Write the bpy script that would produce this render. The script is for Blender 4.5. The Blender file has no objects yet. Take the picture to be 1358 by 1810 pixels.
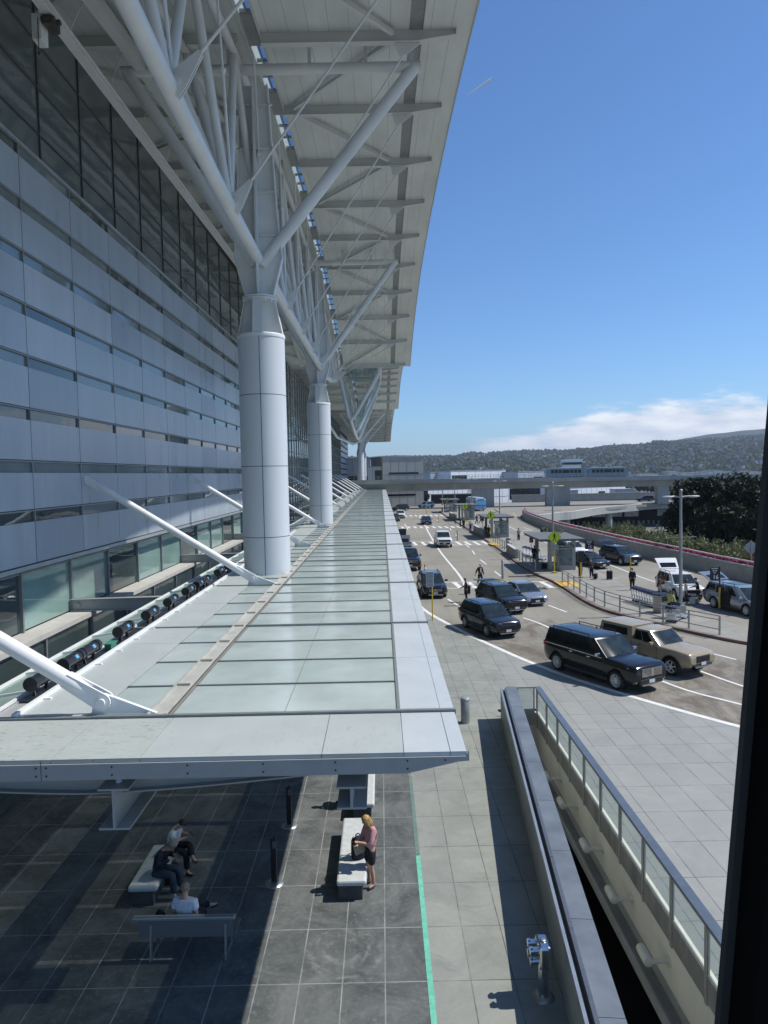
# Airport terminal kerbside seen from an upper window: glass canopy, wing roofs, drop-off road, hills
EXPOSURE = 0.0
HAZE = 0.95e-4
import bpy, bmesh, math, random
from mathutils import Vector, Matrix
random.seed(7)
S = bpy.context.scene
COL = S.collection
R = math.radians
# ------------------------------------------------------------------ camera
F_, ROLL, H = 1255.0, 0.0198, 9.35
_p, _y = math.atan(67.1 / F_), math.atan(3.7 / F_)
_fw = Vector((math.sin(_y) * math.cos(_p), math.cos(_y) * math.cos(_p), -math.sin(_p)))
_R0 = _fw.cross(Vector((0, 0, 1))).normalized()
_U0 = _R0.cross(_fw)
_Rv = math.cos(ROLL) * _R0 - math.sin(ROLL) * _U0
_Uv = math.sin(ROLL) * _R0 + math.cos(ROLL) * _U0
CAM = Vector((0, 0, H))

def ray(x, y):
    return F_ * _fw + (x - 679) * _Rv - (y - 905) * _Uv
def G(x, y, z=0.0):                      # surveyed point on a level surface
    d = ray(x, y); t = (z - H) / d.z
    return CAM + d * t
def atY(x, y, Y):
    d = ray(x, y); return CAM + d * (Y / d.y)

cam_d = bpy.data.cameras.new("camera")
cam = bpy.data.objects.new("camera", cam_d); COL.objects.link(cam)
cam_d.sensor_fit = 'HORIZONTAL'; cam_d.sensor_width = 36; cam_d.lens = F_ / 1358 * 36
cam_d.clip_start = 0.05; cam_d.clip_end = 30000
_m = Matrix((( _Rv.x, _Uv.x, -_fw.x), (_Rv.y, _Uv.y, -_fw.y), (_Rv.z, _Uv.z, -_fw.z)))
cam.matrix_world = Matrix.Translation(CAM) @ _m.to_4x4()
S.camera = cam
S.view_settings.view_transform = 'Standard'; S.view_settings.look = 'None'
S.view_settings.gamma = 1; S.view_settings.exposure = EXPOSURE if 'EXPOSURE' in globals() else 0.0

# ------------------------------------------------------------------ materials
MATS = {}
def _nodes(m):
    m.use_nodes = True; nt = m.node_tree
    return nt, nt.nodes.get('Principled BSDF')
def N(nt, t, **kw):
    n = nt.nodes.new(t)
    for k, v in kw.items():
        if k.startswith('i_'):
            n.inputs[k[2:].replace('_', ' ')].default_value = v
        else: setattr(n, k, v)
    return n
def lk(nt, a, b): nt.links.new(a, b)
def c4(c): return (c[0], c[1], c[2], 1)
def mat(name, col, rough=0.5, metal=0.0, var=0.12, scale=3.0, bump=0.0, bscale=60.0, coat=0.0, spec=0.5, col2=None, stretch=None, rvar=0.0):
    if name in MATS: return MATS[name]
    m = bpy.data.materials.new(name); nt, b = _nodes(m)
    tc = N(nt, 'ShaderNodeTexCoord')
    src = tc.outputs['Object']
    if stretch:
        mp = N(nt, 'ShaderNodeMapping'); mp.inputs['Scale'].default_value = stretch
        lk(nt, src, mp.inputs[0]); src = mp.outputs[0]
    nz = N(nt, 'ShaderNodeTexNoise', i_Scale=scale, i_Detail=6.0, i_Roughness=0.62)
    lk(nt, src, nz.inputs['Vector'])
    rp = N(nt, 'ShaderNodeValToRGB')
    rp.color_ramp.elements[0].position = 0.3; rp.color_ramp.elements[1].position = 0.72
    a = col if col2 else [c * (1 - var) for c in col]
    d = col2 if col2 else [min(1, c * (1 + var)) for c in col]
    rp.color_ramp.elements[0].color = c4(a); rp.color_ramp.elements[1].color = c4(d)
    lk(nt, nz.outputs['Fac'], rp.inputs[0]); lk(nt, rp.outputs[0], b.inputs['Base Color'])
    b.inputs['Roughness'].default_value = rough; b.inputs['Metallic'].default_value = metal
    b.inputs['Specular IOR Level'].default_value = spec
    if coat: b.inputs['Coat Weight'].default_value = coat; b.inputs['Coat Roughness'].default_value = 0.04
    if rvar:
        mr = N(nt, 'ShaderNodeMapRange'); mr.inputs['To Min'].default_value = max(0.02, rough - rvar); mr.inputs['To Max'].default_value = rough + rvar
        lk(nt, nz.outputs['Fac'], mr.inputs[0]); lk(nt, mr.outputs[0], b.inputs['Roughness'])
    if bump:
        n2 = N(nt, 'ShaderNodeTexNoise', i_Scale=bscale, i_Detail=4.0)
        lk(nt, tc.outputs['Object'], n2.inputs['Vector'])
        bp = N(nt, 'ShaderNodeBump', i_Strength=bump, i_Distance=0.02)
        lk(nt, n2.outputs['Fac'], bp.inputs['Height']); lk(nt, bp.outputs[0], b.inputs['Normal'])
    MATS[name] = m; return m

def glass_mat(name, tint, frac_clear, rough=0.05, base=(0.5, 0.6, 0.58), warp=0.0):
    """pane: part of the light goes straight through, the rest is a glossy tinted surface"""
    m = bpy.data.materials.new(name); nt, b = _nodes(m)
    out = nt.nodes.get('Material Output')
    tc = N(nt, 'ShaderNodeTexCoord'); nz = N(nt, 'ShaderNodeTexNoise', i_Scale=0.8, i_Detail=5.0)
    lk(nt, tc.outputs['Object'], nz.inputs['Vector'])
    rp = N(nt, 'ShaderNodeValToRGB')
    rp.color_ramp.elements[0].color = c4([c * 0.86 for c in base]); rp.color_ramp.elements[1].color = c4([min(1, c * 1.12) for c in base])
    rp.color_ramp.elements[0].position = 0.32; rp.color_ramp.elements[1].position = 0.7
    lk(nt, nz.outputs['Fac'], rp.inputs[0]); lk(nt, rp.outputs[0], b.inputs['Base Color'])
    b.inputs['Roughness'].default_value = rough
    tr = N(nt, 'ShaderNodeBsdfTransparent'); tr.inputs[0].default_value = c4(tint)
    mx = N(nt, 'ShaderNodeMixShader'); mx.inputs[0].default_value = frac_clear
    lk(nt, b.outputs[0], mx.inputs[1]); lk(nt, tr.outputs[0], mx.inputs[2]); lk(nt, mx.outputs[0], out.inputs[0])
    if warp:
        n2 = N(nt, 'ShaderNodeTexNoise', i_Scale=0.35, i_Detail=1.0); lk(nt, tc.outputs['Object'], n2.inputs['Vector'])
        bp = N(nt, 'ShaderNodeBump', i_Strength=warp, i_Distance=0.05); lk(nt, n2.outputs['Fac'], bp.inputs['Height']); lk(nt, bp.outputs[0], b.inputs['Normal'])
    MATS[name] = m; return m

# ------------------------------------------------------------------ mesh builder
class MB:
    def __init__(s): s.v = []; s.f = []; s.mi = []; s.cur = 0; s.sm = []
    def add(s, vs, fs, smooth=False):
        o = len(s.v); s.v.extend([tuple(v) for v in vs])
        for f in fs: s.f.append([i + o for i in f]); s.mi.append(s.cur); s.sm.append(smooth)
        return s
    def box(s, x0, x1, y0, y1, z0, z1):
        v = [(x0,y0,z0),(x1,y0,z0),(x1,y1,z0),(x0,y1,z0),(x0,y0,z1),(x1,y0,z1),(x1,y1,z1),(x0,y1,z1)]
        return s.add(v, [(0,3,2,1),(4,5,6,7),(0,1,5,4),(1,2,6,5),(2,3,7,6),(3,0,4,7)])
    def cbox(s, c, sz, rz=0.0, M=None):
        hx, hy, hz = sz[0]/2, sz[1]/2, sz[2]/2
        v = [Vector(p) for p in [(-hx,-hy,-hz),(hx,-hy,-hz),(hx,hy,-hz),(-hx,hy,-hz),(-hx,-hy,hz),(hx,-hy,hz),(hx,hy,hz),(-hx,hy,hz)]]
        T = M if M is not None else Matrix.Rotation(rz, 3, 'Z')
        v = [T @ p + Vector(c) for p in v]
        return s.add(v, [(0,3,2,1),(4,5,6,7),(0,1,5,4),(1,2,6,5),(2,3,7,6),(3,0,4,7)])
    def bar(s, p0, p1, w, h, up=(0,0,1)):
        """rectangular bar from p0 to p1, width w across, height h along up"""
        p0, p1 = Vector(p0), Vector(p1); d = (p1 - p0).normalized(); u = Vector(up)
        if abs(d.dot(u)) > 0.98: u = Vector((0, 1, 0))
        a = d.cross(u).normalized(); b = a.cross(d)
        v = []
        for p in (p0, p1):
            for sa, sb in ((-1,-1),(1,-1),(1,1),(-1,1)): v.append(p + a*sa*w/2 + b*sb*h/2)
        return s.add(v, [(0,1,2,3),(7,6,5,4),(0,4,5,1),(1,5,6,2),(2,6,7,3),(3,7,4,0)])
    def tube(s, p0, p1, r0, r1=None, n=10, caps=True):
        r1 = r0 if r1 is None else r1
        p0, p1 = Vector(p0), Vector(p1); d = (p1 - p0).normalized()
        a = d.orthogonal().normalized(); b = d.cross(a); v = []
        for p, r in ((p0, r0), (p1, r1)):
            for k in range(n):
                t = 2*math.pi*k/n; v.append(p + (a*math.cos(t) + b*math.sin(t))*r)
        s.add(v, [(k, (k+1)%n, n+(k+1)%n, n+k) for k in range(n)], True)
        if caps: s.add(v, [list(range(n))[::-1], list(range(n, 2*n))])
        return s
    def path(s, pts, r, n=8):
        for a, b in zip(pts[:-1], pts[1:]): s.tube(a, b, r, n=n)
        return s
    def lathe(s, prof, n=24, c=(0,0,0), axis='Z', smooth=True, cap=True):
        v = []; c = Vector(c)
        for r, z in prof:
            for k in range(n):
                t = 2*math.pi*k/n; x, y = r*math.cos(t), r*math.sin(t)
                v.append(c + (Vector((x, y, z)) if axis == 'Z' else Vector((z, x, y)) if axis == 'X' else Vector((y, z, x))))
        f = [(i*n+k, i*n+(k+1)%n, (i+1)*n+(k+1)%n, (i+1)*n+k) for i in range(len(prof)-1) for k in range(n)]
        s.add(v, f, smooth)
        if cap and prof[0][0] > 1e-5: s.add(v[:n], [list(range(n))[::-1]])
        if cap and prof[-1][0] > 1e-5: s.add(v[-n:], [list(range(n))])
        return s
    def prism(s, pts, axis, a, b):
        """2D outline extruded along axis from a to b"""
        def P(p, q):
            return (q, p[0], p[1]) if axis == 'X' else (p[0], q, p[1]) if axis == 'Y' else (p[0], p[1], q)
        n = len(pts); v = [P(p, a) for p in pts] + [P(p, b) for p in pts]
        return s.add(v, [list(range(n))[::-1], list(range(n, 2*n))] + [(k, (k+1)%n, n+(k+1)%n, n+k) for k in range(n)])
    def sphere(s, c, r, n=10, m=7, sc=(1,1,1)):
        v = []; c = Vector(c)
        for i in range(m+1):
            ph = math.pi*i/m
            for k in range(n):
                t = 2*math.pi*k/n
                v.append(c + Vector((math.sin(ph)*math.cos(t)*sc[0], math.sin(ph)*math.sin(t)*sc[1], -math.cos(ph)*sc[2]))*r)
        return s.add(v, [(i*n+k, i*n+(k+1)%n, (i+1)*n+(k+1)%n, (i+1)*n+k) for i in range(m) for k in range(n)], True)
    def poly(s, pts, z=None):
        v = [(p[0], p[1], p[2] if z is None else z) for p in pts]
        return s.add(v, [list(range(len(v)))])
    def grid(s, fn, nu, nv, u0=0, u1=1, v0=0, v1=1, smooth=True, flip=False):
        v = [fn(u0+(u1-u0)*i/nu, v0+(v1-v0)*j/nv) for j in range(nv+1) for i in range(nu+1)]
        f = []
        for j in range(nv):
            for i in range(nu):
                q = [j*(nu+1)+i, j*(nu+1)+i+1, (j+1)*(nu+1)+i+1, (j+1)*(nu+1)+i]
                f.append(q[::-1] if flip else q)
        return s.add(v, f, smooth)
    def mesh(s, name, mats, off=(0,0,0), tri=False):
        me = bpy.data.meshes.new(name)
        o = Vector(off)
        me.from_pydata([Vector(p) - o for p in s.v], [], s.f)
        for m in (mats if isinstance(mats, (list, tuple)) else [mats]): me.materials.append(m)
        me.polygons.foreach_set('material_index', s.mi); me.polygons.foreach_set('use_smooth', s.sm)
        me.update(); return me
    def build(s, name, mats, parent=None, off=None, bevel=0.0):
        if off is None: off = parent['_o'] if (parent is not None and '_o' in parent) else (0,0,0)
        me = s.mesh(name, mats, off)
        if bevel:
            bm = bmesh.new(); bm.from_mesh(me)
            bmesh.ops.remove_doubles(bm, verts=bm.verts, dist=1e-5)
            es = [e for e in bm.edges if len(e.link_faces) == 2 and e.calc_face_angle(0) > 0.5]
            bmesh.ops.bevel(bm, geom=es, offset=bevel, segments=2, affect='EDGES', profile=0.5)
            bm.to_mesh(me); bm.free()
        o = bpy.data.objects.new(name, me); COL.objects.link(o)
        if parent is not None: o.parent = parent
        return o

def tag(o, label=None, cat=None, group=None, kind=None):
    if label: o['label'] = label
    if cat: o['category'] = cat
    if group: o['group'] = group
    if kind: o['kind'] = kind
    return o
ROOTS = []
def thing(name, label, cat, loc=(0,0,0), rz=0.0, group=None, world=False):
    """Empty at the thing's base. world=True: part meshes are given in world coordinates"""
    o = bpy.data.objects.new(name, None); COL.objects.link(o); o.empty_display_size = 0.3
    o.location = loc; o.rotation_euler = (0, 0, rz)
    if world: o['_o'] = tuple(loc)
    ROOTS.append(o)
    return tag(o, label, cat, group)
def struct(name, mb, mats): return tag(mb.build(name, mats), kind='structure')
def children_of(o): return [c for c in bpy.data.objects if c.parent == o]
def copy_tree(o, parent=None):
    c = o.copy(); COL.objects.link(c); c.parent = parent
    for ch in children_of(o): copy_tree(ch, c)
    return c
def dup(o, loc, rz, label, name=None):
    c = copy_tree(o); c.location = loc; c.rotation_euler = (0, 0, rz); c['label'] = label
    return c
ORD = ['first','second','third','fourth','fifth','sixth','seventh','eighth','ninth','tenth','eleventh','twelfth','thirteenth','fourteenth','fifteenth','sixteenth','seventeenth','eighteenth','nineteenth','twentieth']

# ------------------------------------------------------------------ shared materials
M_steel = mat('painted_steel', (0.68, 0.70, 0.705), 0.45, var=0.09, scale=0.6)
M_soffit = None
M_cladding = mat('column_cladding', (0.58, 0.61, 0.64), 0.38, var=0.05, scale=0.5, stretch=(1, 1, 0.3))
M_seam = mat('dark_joint', (0.03, 0.032, 0.035), 0.7)
M_white = mat('white_paint_steel', (0.74, 0.75, 0.75), 0.4, var=0.06, scale=1.5)
M_black = mat('black_plastic', (0.018, 0.018, 0.02), 0.38, var=0.2)
M_rubber = mat('rubber', (0.016, 0.016, 0.017), 0.75, var=0.2, scale=12)
M_chrome = mat('polished_steel', (0.62, 0.64, 0.66), 0.16, 1.0, var=0.1, scale=6, rvar=0.06)
M_alu = mat('brushed_steel', (0.42, 0.43, 0.43), 0.4, 0.85, var=0.12, scale=8)
M_conc = mat('concrete', (0.33, 0.34, 0.33), 0.85, var=0.16, scale=0.8, bump=0.15)
M_concd = mat('weathered_concrete', (0.34, 0.345, 0.33), 0.88, var=0.2, scale=0.25, stretch=(1, 1, 0.25))
M_yellow = mat('yellow_paint', (0.62, 0.44, 0.04), 0.5, var=0.15, scale=8)
M_skin = mat('skin', (0.50, 0.30, 0.215), 0.5, var=0.08, scale=20)
M_skind = mat('tanned_skin', (0.33, 0.185, 0.12), 0.5, var=0.08, scale=20)
M_redp = mat('faded_red_paint', (0.17, 0.078, 0.075), 0.85, var=0.4, scale=0.5, col2=(0.27, 0.20, 0.18))
M_line = mat('road_paint', (0.72, 0.72, 0.70), 0.65, var=0.16, scale=2.5)
M_bark = mat('bark', (0.09, 0.065, 0.045), 0.9, var=0.3, scale=5)
# ------------------------------------------------------------------ sky and sun
SUN = Vector((1.0, 0.10, 1.36)).normalized()
W = bpy.data.worlds.new("World"); S.world = W; W.use_nodes = True
wt = W.node_tree; bg = wt.nodes['Background']
sky = N(wt, 'ShaderNodeTexSky', sky_type='NISHITA', sun_disc=False)
sky.sun_elevation = math.asin(SUN.z); sky.sun_rotation = math.atan2(SUN.x, SUN.y)
sky.air_density = 1.0; sky.dust_density = 0.15; sky.ozone_density = 2.2; sky.altitude = 10
tc = N(wt, 'ShaderNodeTexCoord'); sx = N(wt, 'ShaderNodeSeparateXYZ'); lk(wt, tc.outputs['Generated'], sx.inputs[0])
def mth(op, a, b=None, c=None):
    n = N(wt, 'ShaderNodeMath', operation=op)
    for i, q in enumerate((a, b, c)):
        if q is None: continue
        if isinstance(q, (int, float)): n.inputs[i].default_value = q
        else: lk(wt, q, n.inputs[i])
    return n.outputs[0]
ymax = mth('MAXIMUM', sx.outputs['Y'], 0.05)
t_az = mth('DIVIDE', sx.outputs['X'], ymax)
t_el = mth('DIVIDE', sx.outputs['Z'], ymax)
fc = N(wt, 'ShaderNodeFloatCurve'); cv = fc.mapping.curves[0]
pts = [(0.0, 0.024), (0.05, 0.034), (0.12, 0.044), (0.18, 0.056), (0.26, 0.072), (0.34, 0.090), (0.42, 0.100), (0.55, 0.101), (1.0, 0.09)]
cv.points[0].location = pts[0]; cv.points[1].location = pts[-1]
for p in pts[1:-1]: cv.points.new(*p)
fc.mapping.update(); lk(wt, t_az, fc.inputs['Value'])
cmb = N(wt, 'ShaderNodeCombineXYZ'); lk(wt, mth('MULTIPLY', t_az, 9.0), cmb.inputs[0]); lk(wt, mth('MULTIPLY', t_el, 34.0), cmb.inputs[1])
cn = N(wt, 'ShaderNodeTexNoise', i_Scale=1.3, i_Detail=9.0, i_Roughness=0.56); lk(wt, cmb.outputs[0], cn.inputs['Vector'])
jit = mth('MULTIPLY_ADD', cn.outputs['Fac'], 0.085, -0.046)
mr = N(wt, 'ShaderNodeMapRange', interpolation_type='SMOOTHSTEP')
lk(wt, mth('SUBTRACT', mth('ADD', fc.outputs[0], jit), t_el), mr.inputs['Value'])
mr.inputs['From Min'].default_value = -0.006; mr.inputs['From Max'].default_value = 0.017
wide = N(wt, 'ShaderNodeMapRange', interpolation_type='SMOOTHSTEP'); lk(wt, t_az, wide.inputs['Value'])
wide.inputs['From Min'].default_value = 0.03; wide.inputs['From Max'].default_value = 0.22
wide.inputs['To Min'].default_value = 0.0; wide.inputs['To Max'].default_value = 0.93
front = mth('GREATER_THAN', sx.outputs['Y'], 0.05)
mask = mth('MULTIPLY', mth('MULTIPLY', mr.outputs[0], wide.outputs[0]), front)
cr = N(wt, 'ShaderNodeValToRGB'); lk(wt, cn.outputs['Fac'], cr.inputs[0])
cr.color_ramp.elements[0].color = (7.4, 8.0, 9.2, 1); cr.color_ramp.elements[1].color = (11.8, 12.0, 12.4, 1)
cr.color_ramp.elements[0].position = 0.3; cr.color_ramp.elements[1].position = 0.62
mx = N(wt, 'ShaderNodeMix', data_type='RGBA'); lk(wt, mask, mx.inputs['Factor'])
tint = N(wt, 'ShaderNodeMix', data_type='RGBA', blend_type='MULTIPLY'); tint.inputs['Factor'].default_value = 1.0; lk(wt, sky.outputs[0], tint.inputs['A']); tint.inputs['B'].default_value = (0.80, 1.14, 1.52, 1); lk(wt, tint.outputs['Result'], mx.inputs['A']); lk(wt, cr.outputs[0], mx.inputs['B'])
lk(wt, mx.outputs['Result'], bg.inputs['Color']); bg.inputs['Strength'].default_value = 0.093
ld = bpy.data.lights.new('sun', 'SUN'); ld.energy = 4.8; ld.angle = R(0.53); ld.color = (1.0, 0.955, 0.88)
lo = bpy.data.objects.new('sun', ld); COL.objects.link(lo); lo.rotation_euler = SUN.to_track_quat('Z', 'Y').to_euler()
lo.location = (40, 0, 60)

# ------------------------------------------------------------------ people (built first: their skins are evaluated once)
def skin_mesh(name, verts, edges, mats, sub=2):
    me = bpy.data.meshes.new(name); bm = bmesh.new(); ly = bm.verts.layers.skin.verify()
    vs = []
    for i, (p, r) in enumerate(verts):
        v = bm.verts.new(p); rr = r if isinstance(r, tuple) else (r, r)
        v[ly].radius = rr; v[ly].use_root = (i == 0); vs.append(v)
    for a, b in edges: bm.edges.new((vs[a], vs[b]))
    bm.to_mesh(me); bm.free()
    o = bpy.data.objects.new('tmp', me); COL.objects.link(o)
    m1 = o.modifiers.new('s', 'SKIN'); m1.use_smooth_shade = True
    m2 = o.modifiers.new('u', 'SUBSURF'); m2.levels = sub; m2.render_levels = sub
    dg = bpy.context.evaluated_depsgraph_get()
    out = bpy.data.meshes.new_from_object(o.evaluated_get(dg)); out.name = name
    bpy.data.objects.remove(o); out.materials.clear()
    for m in (mats if isinstance(mats, (list, tuple)) else [mats]): out.materials.append(m)
    for p in out.polygons: p.use_smooth = True
    return out
def put(name, me, parent):
    o = bpy.data.objects.new(name, me); COL.objects.link(o); o.parent = parent; return o
V3 = Vector
def person(label, loc, rz, h=1.72, pose='stand', top=(0.02,0.02,0.022), legs=(0.015,0.016,0.02), hair=(0.03,0.02,0.015), sleeves='long',
           shorts=False, skin=None, hairlen='short', shoe=(0.02,0.02,0.022), arms=None, lean=0.0, group=None, fine=True, cap=None, legsw=1.0, head_pitch=0.0, ankle=None, seat=0.45, girth=1.0):
    """local frame: faces -Y (towards the viewer when rz=0); arms: ((elbowL, wristL), (elbowR, wristR)) local, scaled by h/1.72; L is +x"""
    k = h / 1.72; skin = skin or M_skin
    root = thing('person', label, 'person', loc, rz, group)
    sit = pose in ('sit', 'sitcross')
    hipz = seat + 0.10 if sit else 0.92 * k
    J = {}
    J['pel'] = V3((0, 0, hipz))
    ln = lean
    def sp(d): return J['pel'] + V3((0, -math.sin(ln) * d, math.cos(ln) * d)) * k
    J['wai'] = sp(0.14); J['che'] = sp(0.34); J['nec'] = sp(0.50)
    hp = ln + head_pitch
    nb = J['nec']; hd = nb + V3((0, -math.sin(hp) * 0.10 - 0.015, math.cos(hp) * 0.10)) * k
    up = V3((0, -math.sin(hp), math.cos(hp))); fwd = V3((0, -math.cos(hp), -math.sin(hp)))
    J['hc'] = nb + (up * 0.185 + fwd * 0.035) * k
    for s, n in ((1, 'L'), (-1, 'R')):
        J['sh' + n] = sp(0.455) + V3((s * 0.175 * k * min(1.1, girth), 0.01, 0))
        J['hi' + n] = J['pel'] + V3((s * 0.085 * k, 0, -0.03 * k))
        if sit:
            J['kn' + n] = J['hi' + n] + V3((s * 0.05, -0.44, 0.03)) * k
            J['an' + n] = V3((J['kn' + n].x + s * 0.01, J['kn' + n].y - 0.03, 0.085))
            if pose == 'sitcross' and n == 'L':
                J['knL'] = J['hiL'] + V3((-0.02, -0.43, 0.13)) * k
                J['anL'] = J['knL'] + V3((-0.30, -0.24, -0.16)) * k
        elif pose == 'walk':
            st = 0.24 * s
            J['kn' + n] = J['hi' + n] + V3((0, -0.06 - st * 0.45, -0.42)) * k
            J['an' + n] = V3((J['hi' + n].x, (-st * 1.05 + 0.02) * k, (0.085 if s > 0 else 0.13)))
        else:
            J['kn' + n] = J['hi' + n] + V3((s * 0.012 * legsw, -0.025, -0.42)) * k
            J['an' + n] = V3((J['hi' + n].x + s * 0.02 * legsw, 0.02, 0.085))
        fd = V3((s * 0.25, -1, 0)).normalized()
        if pose == 'sitcross' and n == 'L': fd = V3((-0.5, -0.8, -0.35)).normalized()
        J['to' + n] = J['an' + n] + fd * 0.15 * k + V3((0, 0, -0.045 if not (pose == 'sitcross' and n == 'L') else 0))
        J['he' + n] = J['an' + n] - fd * 0.045 * k + V3((0, 0, -0.04))
        if arms and arms[0 if s > 0 else 1]:
            e, w = arms[0 if s > 0 else 1]; J['el' + n] = V3(e) * k; J['wr' + n] = V3(w) * k
            if sit: J['el' + n].z = e[2] * k; J['wr' + n].z = w[2] * k
        else:
            sw = -0.14 * s if pose == 'walk' else 0.0
            J['el' + n] = J['sh' + n] + V3((s * 0.04, 0.03 + sw * 0.7, -0.275)) * k
            J['wr' + n] = J['el' + n] + V3((s * -0.015, -0.06 + sw, -0.245)) * k
    # body: one continuous skin
    vs = []; es = []; ix = {}
    def a(n, p, r, par=None):
        ix[n] = len(vs); vs.append((p, r))
        if par is not None: es.append((ix[par], ix[n]))
    g = girth
    a('pel', J['pel'], (0.125*k*g, 0.095*k*g)); a('wai', J['wai'], (0.115*k*g, 0.085*k*g), 'pel'); a('che', J['che'], (0.13*k*g, 0.095*k*g), 'wai')
    a('nk0', J['nec'] - up * 0.02 * k, 0.058*k, 'che'); a('nk1', J['nec'] + up * 0.065 * k, 0.05*k, 'nk0')
    a('jaw', J['hc'] - up * 0.055 * k + fwd * 0.012 * k, (0.062*k, 0.066*k), 'nk1'); a('hc', J['hc'] + up * 0.01 * k, (0.074*k, 0.086*k), 'jaw'); a('crn', J['hc'] + up * 0.085 * k - fwd * 0.008 * k, 0.05*k, 'hc')
    for s, n in ((1, 'L'), (-1, 'R')):
        a('sh' + n, J['sh' + n], 0.058*k, 'che'); a('el' + n, J['el' + n], 0.04*k, 'sh' + n); a('wr' + n, J['wr' + n], 0.026*k, 'el' + n)
        d = (J['wr' + n] - J['el' + n]).normalized(); side = d.cross(V3((0, 0, 1)))
        side = side.normalized() if side.length > 0.2 else V3((0, -1, 0))
        curl = side.cross(d) * (-1 if s > 0 else -1)
        pm = J['wr' + n] + d * 0.065 * k
        a('pm' + n, pm, (0.036*k, 0.017*k), 'wr' + n)
        if fine:
            for q, (off, lg) in enumerate(((-0.028, 0.062), (-0.01, 0.074), (0.01, 0.07), (0.027, 0.055))):
                b0 = pm + side * off * k + d * 0.028 * k
                a(f'f{q}a' + n, b0, 0.0095*k, 'pm' + n)
                a(f'f{q}b' + n, b0 + d * lg * 0.5 * k + V3((0, 0, -0.010)) * k, 0.0088*k, f'f{q}a' + n)
                a(f'f{q}c' + n, b0 + d * lg * 0.9 * k + V3((0, 0, -0.032)) * k, 0.0075*k, f'f{q}b' + n)
            tb = J['wr' + n] + d * 0.035 * k - side * 0.032 * k * (1 if s > 0 else -1)
            a('ta' + n, tb, 0.012*k, 'wr' + n); a('tb' + n, tb + d * 0.035 * k - side * 0.018 * k * (1 if s > 0 else -1), 0.0095*k, 'ta' + n)
        a('hi' + n, J['hi' + n], 0.085*k*g, 'pel'); a('kn' + n, J['kn' + n], 0.056*k, 'hi' + n)
        a('cf' + n, J['kn' + n].lerp(J['an' + n], 0.35) + V3((0, 0.012, 0)) * k, 0.053*k, 'kn' + n)
        a('an' + n, J['an' + n], 0.036*k, 'cf' + n); a('to' + n, J['to' + n], (0.038*k, 0.026*k), 'an' + n)
    bme = skin_mesh('body', vs, es, [skin, M_black, mat('lips', (0.32, 0.13, 0.11), 0.5)])
    # face: nose, eyes, mouth, ears joined into the body mesh
    fm = MB(); sidev = up.cross(fwd)
    hc = J['hc']
    def fp(x, y, z): return hc + (sidev * x + fwd * y + up * z) * k
    fm.cur = 0; fm.tube(fp(0, 0.078, 0.012), fp(0, 0.102, -0.022), 0.008*k, 0.014*k, 6)
    for s in (-1, 1): fm.sphere(fp(s * 0.076, -0.004, -0.008), 0.022*k, 6, 5, (0.5, 0.9, 1.25))
    fm.cur = 1
    for s in (-1, 1): fm.sphere(fp(s * 0.03, 0.079, 0.008), 0.0095*k, 6, 4); fm.bar(fp(s*0.018, 0.085, 0.028), fp(s*0.044, 0.077, 0.028), 0.006*k, 0.006*k)
    fm.cur = 2; fm.bar(fp(-0.022, 0.079, -0.052), fp(0.022, 0.079, -0.052), 0.008*k, 0.010*k)
    me2 = fm.mesh('f', [skin])
    bm = bmesh.new(); bm.from_mesh(bme); bm.from_mesh(me2); bm.to_mesh(bme); bm.free(); bpy.data.meshes.remove(me2)
    put('body', bme, root)
    tm = mat('cloth_%02x%02x%02x' % tuple(int(c * 255) for c in top), top, 0.85, var=0.25, scale=14, bump=0.25, bscale=25)
    lm = mat('cloth_%02x%02x%02x' % tuple(int(c * 255) for c in legs), legs, 0.85, var=0.25, scale=14, bump=0.25, bscale=25)
    hm = mat('hair_%02x%02x%02x' % tuple(int(c * 255) for c in hair), hair, 0.55, var=0.45, scale=40, stretch=(1, 1, 0.2))
    sm = mat('shoe_%02x%02x%02x' % tuple(int(c * 255) for c in shoe), shoe, 0.6)
    vs = []; es = []; ix = {}
    a('pel', J['pel'] + V3((0, 0, -0.01)), (0.172*k*g, 0.138*k*g)); a('wai', J['wai'], (0.160*k*g, 0.128*k*g), 'pel'); a('che', J['che'], (0.172*k*g, 0.132*k*g), 'wai'); a('nk', J['nec'] - up * 0.005 * k, 0.072*k, 'che')
    for s, n in ((1, 'L'), (-1, 'R')):
        a('sh' + n, J['sh' + n], 0.084*k, 'che')
        if sleeves == 'long':
            a('el' + n, J['el' + n], 0.068*k, 'sh' + n); a('wr' + n, J['el' + n].lerp(J['wr' + n], 0.93), 0.050*k, 'el' + n)
        else:
            t = 0.6 if sleeves == 'short' else 1.0
            a('el' + n, J['sh' + n].lerp(J['el' + n], t), 0.072*k, 'sh' + n)
            if sleeves == 'half': a('wr' + n, J['el' + n].lerp(J['wr' + n], 0.3), 0.055*k, 'el' + n)
    put('jacket' if sleeves == 'long' else 'shirt', skin_mesh('top', vs, es, tm), root)
    vs = []; es = []; ix = {}
    a('pel', J['pel'], (0.158*k*g, 0.128*k*g)); a('top', J['wai'] - V3((0, 0, 0.06)) * k, (0.148*k*g, 0.118*k*g), 'pel')
    for s, n in ((1, 'L'), (-1, 'R')):
        a('hi' + n, J['hi' + n], 0.116*k*g, 'pel')
        if shorts:
            a('kn' + n, J['hi' + n].lerp(J['kn' + n], 0.86), 0.088*k, 'hi' + n)
        else:
            a('kn' + n, J['kn' + n], 0.086*k, 'hi' + n); a('an' + n, J['kn' + n].lerp(J['an' + n], 0.9), 0.070*k, 'kn' + n)
    put('shorts' if shorts else 'trousers', skin_mesh('legwear', vs, es, lm), root)
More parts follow.
